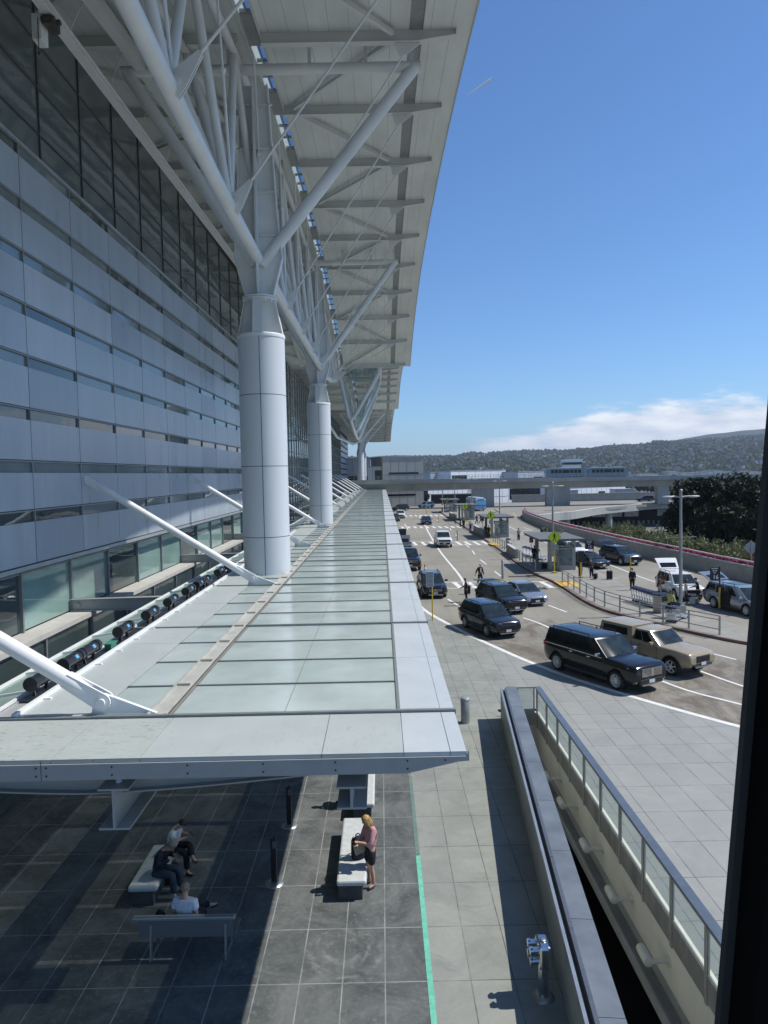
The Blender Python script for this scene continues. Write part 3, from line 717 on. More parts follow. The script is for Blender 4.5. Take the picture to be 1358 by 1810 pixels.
mb = MB(); mb.box(5.075, 5.655, 26.77, 26.78, 0.255, 1.045); mb.build('glass_pane', M_clear, t)
mb = MB(); mb.box(5.075, 5.655, 26.765, 26.785, -0.38, 0.195); mb.build('steel_panel', M_panel, t)
# ------------------------------------------------------------------ forecourt furniture
def bollard(name, label, loc, r, h, m, group=None):
    t = thing(name, label, 'bollard', loc, 0, group)
    mb = MB(); mb.lathe([(r, 0.0), (r, h - 0.02), (r - 0.02, h), (0, h)], 28); mb.build('post', m, t)
    mb = MB(); mb.lathe([(r + 0.006, h * 0.9), (r + 0.006, h * 0.9 + 0.02)], 28); mb.build('band', M_alu, t)
    return t
bollard('bollard', 'stout grey metal bollard by the canopy corner and light well', (2.97, 26.1, 0), 0.17, 0.95, mat('bollard_grey', (0.36, 0.375, 0.37), 0.45, 0.4))
# queue posts
def qpost(label, loc):
    t = thing('barrier_post', label, 'barrier post', loc, 0, 'black posts with round metal bases')
    mb = MB(); mb.cbox((0, 0, 0.56), (0.13, 0.07, 1.02)); mb.build('post', M_black, t, bevel=0.012)
    mb = MB(); mb.lathe([(0.215, 0.0), (0.21, 0.012), (0.12, 0.03), (0.06, 0.055), (0, 0.055)], 28); mb.build('base', M_alu, t)
    mb = MB(); mb.cbox((0.02, -0.038, 0.93), (0.07, 0.012, 0.16)); mb.build('label_plate', mat('grey_plate', (0.12, 0.12, 0.125), 0.4), t)
    mb = MB(); mb.tube((0.02, 0.0, 1.07), (0.02, 0.0, 1.11), 0.025, n=8); mb.build('cap', M_black, t)
qpost('nearer black square barrier post on round base at the shade line', (-2.64, 15.85, 0))
qpost('farther black barrier post on round base, half hidden by the canopy edge', (-2.64, 18.53, 0))
# fire department connection
t = thing('fire_connection', 'polished standpipe with paired hose outlets beside the parapet wall', 'standpipe', (2.70, 12.15, 0), 0)
mb = MB(); mb.tube((0, 0, 0), (0, 0, 0.66), 0.085, n=20); mb.build('pipe', M_chrome, t)
mb = MB(); mb.lathe([(0.2, 0), (0.2, 0.01), (0.1, 0.03), (0.086, 0.035)], 24); mb.build('floor_flange', M_alu, t)
mb = MB(); mb.cbox((0, 0.0, 0.83), (0.22, 0.42, 0.42)); mb.build('head', M_chrome, t, bevel=0.05)
for z in (0.93, 0.74):
    for y in (-0.11, 0.11):
        mb = MB(); mb.tube((-0.10, y, z), (-0.20, y, z), 0.055, n=14); mb.tube((-0.20, y, z), (-0.25, y, z), 0.07, n=14)
        for q in range(3): mb.cbox((-0.225, y + 0.075 * math.cos(2.1 * q), z + 0.075 * math.sin(2.1 * q)), (0.03, 0.03, 0.03))
        mb.build('hose_outlet', M_chrome, t)
mb = MB(); mb.lathe([(0.055, 1.042), (0.055, 1.055), (0.02, 1.06), (0, 1.06)], 14); mb.build('cap', M_alu, t)
# benches
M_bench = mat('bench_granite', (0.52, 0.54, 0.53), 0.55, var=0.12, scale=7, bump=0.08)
M_benchs = mat('shaded_stone_side', (0.06, 0.062, 0.06), 0.75, var=0.2, scale=4)  # darkened stone: shade on the bench's near side is put into the colour
def slab_bench(label, x0, x1, y0, y1, top=0.46):
    t = thing('stone_bench', label, 'bench', ((x0+x1)/2, (y0+y1)/2, 0), 0, 'stone slab benches', True)
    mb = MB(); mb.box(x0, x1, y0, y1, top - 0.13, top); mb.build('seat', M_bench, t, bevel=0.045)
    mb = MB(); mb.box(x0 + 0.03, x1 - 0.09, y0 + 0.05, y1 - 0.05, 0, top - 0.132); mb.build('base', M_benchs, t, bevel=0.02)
slab_bench('pale stone bench with the navy backpack on it, by the woman in pink', -1.16, -0.50, 15.1, 18.0)
slab_bench('pale stone bench partly hidden below the canopy edge, seating the man in black', -0.98, -0.36, 18.75, 21.6)
slab_bench('stone bench in the shade seating the two men with phones', -5.72, -5.08, 15.05, 16.85)
M_perf = mat('perforated_steel', (0.20, 0.21, 0.22), 0.5, 0.5, var=0.15, scale=40)
t = thing('metal_bench', 'grey perforated metal bench with backrest, seating the man in white', 'bench', (-3.95, 13.4, 0), 0, None, True)
bx0, bx1 = -4.93, -3.02
mb = MB(); mb.box(bx0, bx1, 13.42, 13.92, 0.42, 0.455); mb.build('seat', M_perf, t)
mb = MB(); mb.bar((bx0 + 0.05, 13.36, 0.62), (bx1 - 0.05, 13.36, 0.62), 0.02, 0.36); mb.build('backrest', M_perf, t)
mb = MB(); mb.box(bx0 - 0.06, bx1 + 0.02, 13.28, 13.40, 0.80, 0.875); mb.build('top_rail', mat('rail_grey', (0.30, 0.32, 0.33), 0.4, 0.5), t, bevel=0.02)
for x in (bx0 + 0.28, bx1 - 0.18):
    mb = MB(); mb.bar((x, 13.30, 0.0), (x, 13.40, 0.8), 0.035, 0.07, (0, 1, 0)); mb.bar((x, 13.80, 0), (x, 13.68, 0.42), 0.035, 0.07, (0, 1, 0)); mb.bar((x, 13.25, 0.02), (x, 13.85, 0.02), 0.05, 0.03); mb.bar((x, 13.36, 0.40), (x, 13.90, 0.40), 0.035, 0.04)
    mb.build('leg', M_alu, t)
# ------------------------------------------------------------------ facade
XF, XG = -11.0, -12.0
def fac_glass(name, base, rough, warp):
    m = mat(name, base, rough, var=0.25, scale=0.25, spec=0.9)
    nt = m.node_tree; b = nt.nodes['Principled BSDF']; tc = N(nt, 'ShaderNodeTexCoord')
    n2 = N(nt, 'ShaderNodeTexNoise', i_Scale=0.55, i_Detail=2.0); lk(nt, tc.outputs['Object'], n2.inputs['Vector'])
    bp = N(nt, 'ShaderNodeBump', i_Strength=warp, i_Distance=0.08); lk(nt, n2.outputs['Fac'], bp.inputs['Height']); lk(nt, bp.outputs[0], b.inputs['Normal'])
    return m
M_fg = fac_glass('dark_facade_glass', (0.135, 0.165, 0.165), 0.03, 0.16)
M_fg2 = fac_glass('band_glass', (0.045, 0.065, 0.066), 0.03, 0.14)
M_fg4 = fac_glass('skylit_band_glass', (0.15, 0.185, 0.19), 0.05, 0.10)  # lighter copy of the band glass, sky reflection put into its base
M_fg3 = fac_glass('blind_glass', (0.20, 0.31, 0.28), 0.06, 0.08)  # teal base carries the look of sunlit blinds behind the pane
def frosted(name, c):
    return mat(name, c, 0.30, var=0.15, scale=0.9, spec=0.75, stretch=(1, 1, 0.16), rvar=0.10)
M_fr = [frosted('frosted_panel_a', (0.345, 0.39, 0.44)), frosted('frosted_panel_b', (0.285, 0.325, 0.375)), frosted('frosted_panel_c', (0.40, 0.435, 0.475))]
M_mul = mat('facade_mullion', (0.23, 0.25, 0.26), 0.45, 0.3)
M_sill = mat('sill_stone', (0.47, 0.46, 0.43), 0.7, var=0.12, scale=2)
Y0F, PITCH, NB = 8.1, 3.6, 20                     # bay joints at 8.1 + 3.6 k
ROWS = [H + z for z in (-2.6, -0.9, 0.64, 2.29, 3.94, 5.54, 7.17, 8.76, 10.44)]
fac = thing('terminal_facade', 'tall terminal wall of frosted blue-grey panels, vision strips and dark glass', 'building', (XF, 8, 0), world=True)
cells = []
for k in range(NB):
    for r in range(8): cells.append((Y0F + PITCH * k, ROWS[r], ROWS[r + 1], k, r))
rnd = random.Random(3)
rest_p, rest_w = {0: MB(), 1: MB(), 2: MB()}, MB()
cells.sort(key=lambda c: c[0])
for i, (y, z0, z1, k, r) in enumerate(cells):
    wh = 0.32
    pm = rnd.choice((0, 0, 0, 1, 2)) if rnd.random() < 0.6 else 0
    small = i >= 100
    b1 = rest_p[pm] if small else MB()
    b1.box(XF - 0.06, XF, y + 0.02, y + PITCH - 0.02, z0 + 0.02, z1 - wh - 0.06)
    if not small: b1.build('wall_panel', M_fr[pm], fac)
    b2 = rest_w if small else MB()
    b2.add([(XF - 0.05, y + 0.03, z1 - wh - 0.052), (XF - 0.05, y + PITCH - 0.03, z1 - wh - 0.052), (XF - 0.05, y + PITCH - 0.03, z1 - 0.055), (XF - 0.05, y + 0.03, z1 - 0.055)], [(0, 1, 2, 3)])
    if not small: b2.build('window', rnd.choice((M_fg2, M_fg4, M_fg4)), fac)
for q, b in rest_p.items():
    if b.v: tag(b.build('wall_panel', M_fr[q], fac), kind='stuff')
tag(rest_w.build('window', M_fg2, fac), kind='stuff')
YE = Y0F + PITCH * NB
mb = MB()
for z in ROWS[1:]:
    mb.box(XF - 0.08, XF + 0.012, Y0F, YE, z - 0.05, z - 0.004)
for k in range(NB + 1):
    y = Y0F + PITCH * k
    for z in ROWS[1:]: mb.box(XF - 0.08, XF + 0.014, y - 0.03, y + 0.03, z - 0.375, z - 0.052)
mb.build('mullion', M_mul, fac)
mb = MB(); mb.box(XF - 0.5, XF - 0.085, Y0F - 6, YE, ROWS[0] - 0.02, ROWS[8]); mb.build('backing_wall', M_seam, fac)
mb = MB(); mb.box(XG - 0.3, XF + 0.03, Y0F, YE, ROWS[8], ROWS[8] + 0.09); mb.box(XF - 0.55, XF + 0.02, Y0F, YE, ROWS[0] - 0.16, ROWS[0] - 0.022); mb.build('ledge', mat('ledge_metal', (0.40, 0.42, 0.43), 0.4, 0.4), fac)
def pane(mb, x, y0, y1, z0, z1, lean=0.0):
    mb.add([(x, y0, z0), (x, y1, z0), (x, y1, z1), (x, y0, z1)], [(0, 1, 2, 3)])
# upper glass wall, up to the soffit
zt = [ROWS[8] + 0.09, H + 12.35, H + 14.0, H + 15.6, H + 17.4]
cnt = 0; restu = MB()
for k in range(NB):
    for r in range(4):
        small = k >= 18
        b = restu if small else MB()
        pane(b, XG, Y0F + PITCH * k + 0.03, Y0F + PITCH * (k + 1) - 0.03, zt[r] + 0.03, zt[r + 1] - 0.03)
        if not small: b.build('glass_pane', M_fg, fac)
tag(restu.build('glass_pane', M_fg, fac), kind='stuff')
mb = MB()
for z in zt[1:]: mb.box(XG - 0.1, XG + 0.05, Y0F, YE, z - 0.03, z + 0.03)
for k in range(NB + 1): mb.box(XG - 0.1, XG + 0.055, Y0F + PITCH * k - 0.03, Y0F + PITCH * k + 0.03, zt[0], zt[4])
mb.build('upper_mullion', mat('dark_mullion', (0.07, 0.075, 0.075), 0.5), fac)
mb = MB(); mb.box(XG - 0.6, XG - 0.12, Y0F - 6, YE, ROWS[8], zt[4] + 1.0); mb.build('backing_wall', M_seam, fac)
# lower windows
XL = -11.6; zl = [H - 4.85, H - 2.95, H - 2.78]
for k in range(NB):
    y = Y0F + PITCH * k
    b = MB(); pane(b, XL, y + 0.05, y + PITCH - 0.05, zl[0] + 0.05, zl[1] - 0.03); b.build('lower_window', M_fg3 if k % 3 else M_fg2, fac)
    b = MB(); pane(b, XL + 0.72, y + 0.05, y + PITCH - 0.05, 0.35, zl[0] - 0.25); b.build('ground_window', M_fg2, fac)
mb = MB(); pane(mb, XL, Y0F, YE, zl[1] + 0.03, zl[2]); mb.build('transom_glass', M_fg, fac)
mb = MB()
for k in range(NB + 1):
    y = Y0F + PITCH * k; mb.box(XL - 0.06, XL + 0.10, y - 0.045, y + 0.045, zl[0] + 0.004, zl[2] + 0.15); mb.box(XL + 0.66, XL + 0.80, y - 0.045, y + 0.045, 0.01, zl[0] - 0.165)
mb.box(XL - 0.06, XL + 0.07, Y0F, YE, zl[1] - 0.03, zl[1] + 0.03); mb.box(XL + 0.66, XL + 0.77, Y0F, YE, zl[0] - 0.25, zl[0] - 0.17)
mb.build('lower_mullion', M_mul, fac)
mb = MB(); mb.box(XL - 0.02, XL + 0.84, Y0F, YE, zl[0] - 0.16, zl[0]); mb.build('window_sill', M_sill, fac)
mb = MB(); mb.box(XL + 0.60, XL + 0.78, Y0F, YE, 0.005, 0.34); mb.build('plinth', M_benchs, fac)
mb = MB(); mb.box(XL - 0.6, XL - 0.07, Y0F - 6, YE, 0, ROWS[0]); mb.box(XL - 0.06, XL + 0.58, Y0F - 6, YE, 0.3, zl[0] - 0.17); mb.build('backing_wall', M_seam, fac)
# far halls of the same terminal, glass then panels
hall = thing('glass_hall', 'tall gridded glass hall wall beyond the second column', 'building', (XF, YE, 0), world=True)
mb = MB(); pane(mb, XF - 0.02, YE + 0.2, 196, 0.5, H + 13.5); mb.build('glass_wall', M_fg, hall)
mb = MB()
for k in range(46):
    y = YE + 0.2 + 2.6 * k
    if y < 196: mb.box(XF - 0.1, XF + 0.06, y - 0.05, y + 0.05, 0.5, H + 13.5)
for z in [1.2 + 1.85 * q for q in range(12)]: mb.box(XF - 0.1, XF + 0.055, YE + 0.2, 196, z - 0.04, z + 0.04)
mb.build('mullion', mat('hall_mullion', (0.20, 0.21, 0.21), 0.5), hall)
mb = MB(); mb.box(XF - 1.0, XF - 0.15, YE + 0.1, 240, 0, H + 12.5); mb.build('backing_wall', M_seam, hall)
mb = MB()
for r in range(12): mb.box(XF - 0.1, XF + 0.03, 196.1, 240, 1.5 + 1.63 * r, 1.5 + 1.63 * r + 1.2)
mb.build('wall_panel', M_fr[0], hall)
mb = MB(); mb.box(XF - 4, XF + 0.3, 240.1, 246, 0, H + 5); mb.build('end_block', M_conc, hall)

# ------------------------------------------------------------------ roofs
def roof_z1(y): return H + 18.55 - (0.00125 * (y - 52) ** 2.27 if y > 52 else 0.00087 * (52 - y) ** 2.27)
def roof_z2(y): return H + 17.6 - 3.7 * (abs(y - 118) / 35) ** 2.2
def roof_z3(y): return H + 17.2 - 4.5 * (abs(y - 197) / 84) ** 2.2
def soffit_mat():
    m = mat('soffit_boards', (0.64, 0.67, 0.65), 0.55, var=0.13, scale=0.7, stretch=(1.0, 0.25, 1))
    nt = m.node_tree; b = nt.nodes['Principled BSDF']
    src = b.inputs['Base Color'].links[0].from_socket
    tc = N(nt, 'ShaderNodeTexCoord'); sp = N(nt, 'ShaderNodeSeparateXYZ'); lk(nt, tc.outputs['Object'], sp.inputs[0])
    d = N(nt, 'ShaderNodeMath', operation='PINGPONG'); lk(nt, sp.outputs['X'], d.inputs[0]); d.inputs[1].default_value = 0.4
    lt = N(nt, 'ShaderNodeMath', operation='LESS_THAN'); lk(nt, d.outputs[0], lt.inputs[0]); lt.inputs[1].default_value = 0.012
    mx = N(nt, 'ShaderNodeMix', data_type='RGBA'); lk(nt, lt.outputs[0], mx.inputs['Factor']); lk(nt, src, mx.inputs['A']); mx.inputs['B'].default_value = (0.42, 0.435, 0.42, 1)
    lk(nt, mx.outputs['Result'], b.inputs['Base Color']); return m
M_soffit = soffit_mat()
M_fascia = mat('roof_fascia', (0.42, 0.435, 0.425), 0.5, var=0.08, scale=0.4)
M_top = mat('roof_membrane', (0.5, 0.5, 0.48), 0.8)
M_beam = mat('beam_paint', (0.60, 0.62, 0.61), 0.45, var=0.06, scale=0.4)
M_sky = glass_mat('skylight_glass', (0.86, 0.94, 0.98), 0.55, 0.05, (0.4, 0.5, 0.55))
_nt = M_sky.node_tree; _tl = N(_nt, 'ShaderNodeBsdfTranslucent'); _tl.inputs[0].default_value = (0.16, 0.23, 0.27, 1)
lk(_nt, _tl.outputs[0], [n for n in _nt.nodes if n.type == 'MIX_SHADER'][0].inputs[1])
M_canopy_grey = mat('skylight_bar', (0.30, 0.32, 0.32), 0.5)
def roof(label, zf, y0, y1, xs, step, tops=0.5):
    t = thing('wing_roof', label, 'roof', (3.9, y0, zf(y0)), world=True)
    n = max(8, int((y1 - y0) / 1.8)); ys = [y0 + (y1 - y0) * i / n for i in range(n + 1)]
    def sheet(name, x0, x1, th, m, dz=0.0):
        mb = MB(); v = []
        for y in ys:
            z = zf(y) + dz; v += [(x0, y, z), (x1, y, z), (x1, y, z + th), (x0, y, z + th)]
        f = []
        for i in range(n):
            a, b = 4*i, 4*i + 4
            f += [(a, b, b+1, a+1), (a+1, b+1, b+2, a+2), (a+2, b+2, b+3, a+3), (a+3, b+3, b, a)]
        f += [(0, 1, 2, 3), (4*n+3, 4*n+2, 4*n+1, 4*n)]
        mb.add(v, f, False); mb.build(name, m, t)
    sheet('soffit', -4.45, 1.45, 0.30, M_soffit)
    sheet('recess_strip', 1.452, 2.0, 0.22, mat('recess_grey', (0.27, 0.285, 0.285), 0.6), 0.08)
    sheet('eave_panel', 2.002, 3.88, 0.28, M_soffit, -0.01)
    sheet('eave_edge', 3.882, 3.96, 0.42, M_fascia, -0.03)
    sheet('soffit', -20.0, -5.0, 0.30, M_soffit)
    mb = MB()                                        # glazing over the slot
    for i in range(n):
        mb.add([(-5.0, ys[i], zf(ys[i]) + 0.28), (-4.45, ys[i], zf(ys[i]) + 0.28), (-4.45, ys[i+1], zf(ys[i+1]) + 0.28), (-5.0, ys[i+1], zf(ys[i+1]) + 0.28)], [(0, 1, 2, 3)])
    mb.build('skylight', M_sky, t)
    mb = MB(); y = xs
    while y < y1 - 0.5:
        for d_ in (1.25, 1.25 + (step - 2.5) / 3, 1.25 + 2 * (step - 2.5) / 3, step - 1.25):
            if y + d_ < y1: mb.bar((-5.0, y + d_, zf(y + d_) + 0.20), (-4.45, y + d_, zf(y + d_) + 0.20), 0.10, 0.12)
        if y0 < y - 1.2 and y + 1.2 < y1: mb.bar((-4.725, y - 1.2, zf(y - 1.2) + 0.16), (-4.725, y + 1.2, zf(y + 1.2) + 0.16), 0.54, 0.10)
        y += step
    for i in range(n): mb.bar((-4.74, ys[i], zf(ys[i]) + 0.2), (-4.74, ys[i+1], zf(ys[i+1]) + 0.2), 0.05, 0.12)
    mb.build('skylight_frame', M_canopy_grey, t)
    mb = MB()
    for xx in (-5.03, -4.42):
        for i in range(n): mb.bar((xx, ys[i], zf(ys[i]) - 0.02), (xx, ys[i+1], zf(ys[i+1]) - 0.02), 0.05, 0.30)
    mb.build('slot_trim', M_beam, t)
    if True:
        mb = MB()
        for a, b in ((-20.0, -5.0), (-4.45, 3.9)):
            v = []
            for i, y in enumerate(ys):
                z = zf(y) + 0.302
                v += [(a, y, z), (b, y, z), (b, y, z + tops), (a, y, z + tops)]
            f = []
            for i in range(n):
                p, q = 4*i, 4*i+4
                f += [(p+1, q+1, q+2, p+2), (p+2, q+2, q+3, p+3), (p+3, q+3, q, p), (p, q, q+1, p+1)]
            f += [(0, 1, 2, 3), (4*n+3, 4*n+2, 4*n+1, 4*n)]
            mb.add(v, f)
        mb.build('roof_deck', M_top, t)
    bys = []; y = xs
    while y < y1 - 0.3:
        if y > y0: bys.append(y)
        y += step
    for y in bys:
        z = zf(y); mb = MB()
        d = 0.46
        mb.prism([(-4.4, z - 0.005), (-4.4, z - d), (1.75, z - d), (3.28, z - 0.24), (3.28, z - 0.005)], 'Y', y - 0.02, y + 0.02)
        mb.bar((-4.4, y, z - d - 0.012), (1.75, y, z - d - 0.012), 0.30, 0.024); mb.bar((1.75, y, z - d - 0.012), (3.28, y, z - 0.25), 0.30, 0.024)
        mb.box(3.282, 3.30, y - 0.15, y + 0.15, z - 0.26, z - 0.02)
        mb.build('beam', M_beam, t)
        mb = MB(); mb.box(-16, -5.35, y - 0.02, y + 0.02, z - d, z - 0.005); mb.box(-16, -5.35, y - 0.15, y + 0.15, z - d - 0.024, z - d); mb.build('beam', M_beam, t)
    for i in range(len(bys) - 1):                      # zigzag bracing between the beams
        ya, yb = bys[i], bys[i + 1]
        a, b = ((-4.1, ya), (1.0, yb)) if i % 2 else ((1.0, ya), (-4.1, yb))
        mb = MB(); p = Vector((a[0], a[1], zf(a[1]) - 0.22)); q = Vector((b[0], b[1], zf(b[1]) - 0.22)); dd = (q - p).normalized()
        mb.bar(p + dd * 0.35, q - dd * 0.35, 0.16, 0.17); mb.build('brace', M_beam, t)
        a, b = ((-15.5, ya), (-5.8, yb)) if i % 2 == 0 else ((-5.8, ya), (-15.5, yb))
        mb = MB(); p = Vector((a[0], a[1], zf(a[1]) - 0.22)); q = Vector((b[0], b[1], zf(b[1]) - 0.22)); dd = (q - p).normalized()
        mb.bar(p + dd * 0.35, q - dd * 0.35, 0.16, 0.17); mb.build('brace', M_beam, t)
    return t, bys
r1, beams1 = roof('nearest white wing roof curving over the columns, nearly overhead', roof_z1, -2.0, 90.6, 2.0, 6.75)
r2, beams2 = roof('middle wing roof stepping down behind the nearest one', roof_z2, 91.5, 153, 95.0, 5.8)
r3, beams3 = roof('farthest low wing roof above the small distant columns', roof_z3, 154, 281, 158, 6.7)
# ------------------------------------------------------------------ columns
def column(label, x, y, zc, big=True):
    """fluted casing, tapered cruciform cap, twin flange, mast and branches; zc = top of casing"""
    t = thing('roof_column', label, 'column', (x, y, 0), 0, 'tall steel roof columns')
    rz = roof_z1(y) if y < 100 else roof_z3(y)
    mb = MB(); mb.lathe([(0.97, 0), (0.97, zc)], 56); mb.lathe([(0.97, zc), (0.90, zc + 0.012), (0.0, zc + 0.012)], 56); mb.build('shaft', M_cladding, t)
    mb = MB()
    for z in [H - 4.06 + q * 2.93 + 1.55 for q in range(4)]:
        if z < zc - 0.3: mb.lathe([(0.972, z - 0.012), (0.974, z), (0.972, z + 0.012)], 56)
    for a_ in (-1.5, 0.55, 2.6): mb.cbox((0.972 * math.cos(a_), 0.972 * math.sin(a_), zc / 2), (0.012, 0.02, zc), a_)
    mb.build('panel_joint', M_seam, t)
    mb = MB(); mb.lathe([(0.99, zc - 0.12), (1.0, zc - 0.02), (0.99, zc + 0.03), (0.9, zc + 0.035)], 56); mb.build('collar', M_steel, t)
    zf_ = zc + 1.52
    mb = MB()
    for r_ in (0, 1):
        f = (lambda u: (u, 0)) if r_ == 0 else (lambda u: (0, u))
        mb.prism([(-0.93, zc), (0.93, zc), (0.62, zf_ - 0.06), (-0.62, zf_ - 0.06)], 'Y' if r_ == 0 else 'X', -0.05 - r_ * 0.003, 0.05 + r_ * 0.003)
        for s in (-1, 1):
            p0 = (s * 0.92, 0, zc) if r_ == 0 else (0, s * 0.92, zc); p1 = (s * 0.61, 0, zf_ - 0.06) if r_ == 0 else (0, s * 0.61, zf_ - 0.06)
            mb.bar(p0, p1, 0.40, 0.05, (1, 0, 0) if r_ == 0 else (0, 1, 0))
    mb.build('cap', M_steel, t)
    mb = MB(); mb.lathe([(0.0, zf_ - 0.06), (0.72, zf_ - 0.06), (0.72, zf_), (0.66, zf_), (0.66, zf_ + 0.02), (0.72, zf_ + 0.02), (0.72, zf_ + 0.08), (0, zf_ + 0.08)], 40, smooth=False); mb.build('flange', M_steel, t)
    mb = MB()
    for q in range(12):
        a_ = q * math.pi / 6; mb.lathe([(0.05, zf_ - 0.14), (0.05, zf_ - 0.06)], 8, (0.58 * math.cos(a_), 0.58 * math.sin(a_), 0))
    mb.build('bolt', M_steel, t)
    zb = zf_ + 0.08; zw = H + 9.0
    mb = MB()
    mb.prism([(-0.55, zb), (0.55, zb), (0.98, zw), (0.80, zw + 2.0), (0.55, rz - 1.6), (-0.55, rz - 1.6), (-0.80, zw + 2.0), (-0.98, zw)], 'Y', -0.035, 0.035)
    mb.prism([(-0.45, zb), (0.45, zb), (0.62, zw), (0.5, zw + 2.0), (0.4, rz - 1.6), (-0.4, rz - 1.6), (-0.5, zw + 2.0), (-0.62, zw)], 'X', -0.038, 0.038)
    for s in (-1, 1):
        mb.bar((s * 0.55, 0, zb), (s * 0.98, 0, zw), 0.34, 0.05, (1, 0, 0)); mb.bar((s * 0.98, 0, zw), (s * 0.80, 0, zw + 2.0), 0.34, 0.05, (1, 0, 0)); mb.bar((s * 0.80, 0, zw + 2.0), (s * 0.55, 0, rz - 1.6), 0.34, 0.05, (1, 0, 0))
    mb.build('mast', M_steel, t)
    mb = MB()
    z = zw + 0.9
    while z < rz - 2.0:
        mb.box(-0.75, 0.75, -0.17, -0.04, z, z + 0.05); z += 1.75
    mb.build('stiffener', M_steel, t)
    # branches and cross tube
    mb = MB(); mb.tube((0.1, 0, H + 8.75), (6.6, 0, rz - 0.95), 0.25, n=18); mb.build('branch', M_steel, t)
    mb = MB(); mb.tube((-0.1, 0, H + 8.75), (-5.2, 0, rz - 0.95), 0.25, n=18); mb.build('branch', M_steel, t)
    mb = MB(); mb.tube((-5.4, 0, rz - 0.95), (6.85, 0, rz - 0.95), 0.21, n=16); mb.build('cross_tube', M_steel, t)
    mb = MB()
    for xx in (-4.2, -1.0, 2.3, 4.6, 6.5): mb.box(xx - 0.07, xx + 0.07, -0.1, 0.1, rz - 0.76, rz - 0.02)
    mb.build('hanger', M_steel, t)
    return t
COLY = [(-4.9, 30.0), (-5.1, 59.6), (-5.45, 190.0), (-5.5, 221.0)]
column('nearest massive clad column with steel branches rising through the canopy', *COLY[0], H + 5.82)
column('second clad column, just behind the nearest one', *COLY[1], H + 5.95)
column('third, small far column beyond the hanging glass truss', *COLY[2], H + 5.9)
column('last and farthest clad column, overlapped by the third', *COLY[3], H + 5.9)
# ------------------------------------------------------------------ trusses
def truss(label, zf, bys, y0, y1, zb, xb=-4.9):
    t = thing('roof_truss', label, 'truss', (xb, y0, zb(y0)), world=True)
    def P(y): return Vector((xb, y, zb(y)))
    n = max(2, int((y1 - y0) / 3.0)); yy = [y0 + (y1 - y0) * i / n for i in range(n + 1)]
    mb = MB()
    for a, b in zip(yy[:-1], yy[1:]): mb.tube(P(a), P(b), 0.23, n=18, caps=False)
    mb.build('bottom_chord', M_steel, t)
    for x in (-5.5, -7.4):
        mb = MB()
        for a, b in zip(yy[:-1], yy[1:]): mb.tube((x, a, zf(a) - 0.72), (x, b, zf(b) - 0.72), 0.17, n=14, caps=False)
        mb.build('top_chord', M_steel, t)
    nodes = [y for y in bys if y0 - 2 < y < y1]
    for i, y in enumerate(nodes):
        yb_ = min(y1 - 0.2, max(y0 + 0.2, y + 2.0))
        for x in (-5.5, -7.4):
            mb = MB(); mb.tube(P(yb_), (x, y, zf(y) - 0.75), 0.15, n=12, caps=False); mb.build('web_tube', M_steel, t)
            if i + 1 < len(nodes):
                y2 = nodes[i + 1]; mb = MB(); mb.tube(P(yb_) , (x, y2, zf(y2) - 0.75), 0.15, n=12, caps=False); mb.build('web_tube', M_steel, t)
        # tie rods out to the eave beams
        pb = P(yb_) + Vector((0.23, 0, 0.12)); pe = Vector((1.35, y, zf(y) - 0.75)); d = (pe - pb).normalized()
        mb = MB(); mb.tube(pb + d * 0.5, pe - d * 0.2, 0.042, n=8); mb.build('tie_rod', M_steel, t)
        mb = MB(); mb.tube(Vector((-4.7, y - 0.05, zf(y) - 0.9)), Vector((-4.75, yb_ - 1.1, (zf(y) + zb(yb_)) * 0.5)), 0.04, n=8)
        mb.tube(Vector((-4.75, yb_ - 1.1, (zf(y) + zb(yb_)) * 0.5)), P(yb_) + Vector((0.1, 0, 0.4)), 0.05, n=8)
        mb.sphere((-4.75, yb_ - 1.1, (zf(y) + zb(yb_)) * 0.5), 0.11, 8, 6)
        mb.build('hanger_rod', M_steel, t)
        s_ = d.cross(Vector((0, 1, 0))).normalized()
        mb = MB()
        for o in (-0.05, 0.05):
            c0 = pb + Vector((0, o, 0)); v = [c0 - d * 0.25 - s_ * 0.28, c0 + d * 0.05 - s_ * 0.25, c0 + d * 0.85 - s_ * 0.06, c0 + d * 0.85 + s_ * 0.06, c0 + d * 0.05 + s_ * 0.25, c0 - d * 0.25 + s_ * 0.28]
            v2 = [p + Vector((0, 0.035, 0)) for p in v]
            mb.add(v + v2, [tuple(range(6))[::-1], tuple(range(6, 12))] + [(q, (q+1) % 6, 6 + (q+1) % 6, 6 + q) for q in range(6)])
        mb.tube(pb + Vector((0, -0.12, 0)), pb + Vector((0, 0.14, 0)), 0.11, n=12)
        mb.build('gusset', M_steel, t)
        mb = MB(); c0 = pe
        mb.prism([(c0.x - 0.45, zf(y) - 0.49), (c0.x + 0.55, zf(y) - 0.49), (c0.x - 0.05, zf(y) - 0.95), (c0.x - 0.3, zf(y) - 1.0)], 'Y', y - 0.025, y + 0.025)
        mb.build('clevis', M_steel, t)
    return t
truss('long tubular roof truss carried by the two nearest columns', roof_z1, beams1, 4.0, 88.5, lambda y: H + 8.95 + (0.0025 * (30 - y) ** 2 if y < 30 else 0.0 if y < 60 else 0.0042 * (y - 60) ** 2))
truss('distant roof truss over the third and last columns', roof_z3, beams3, 157, 262, lambda y: H + 8.9 + (0.0025 * (190 - y) ** 2 if y < 190 else 0.0 if y < 221 else 0.0025 * (y - 221) ** 2), -5.45)
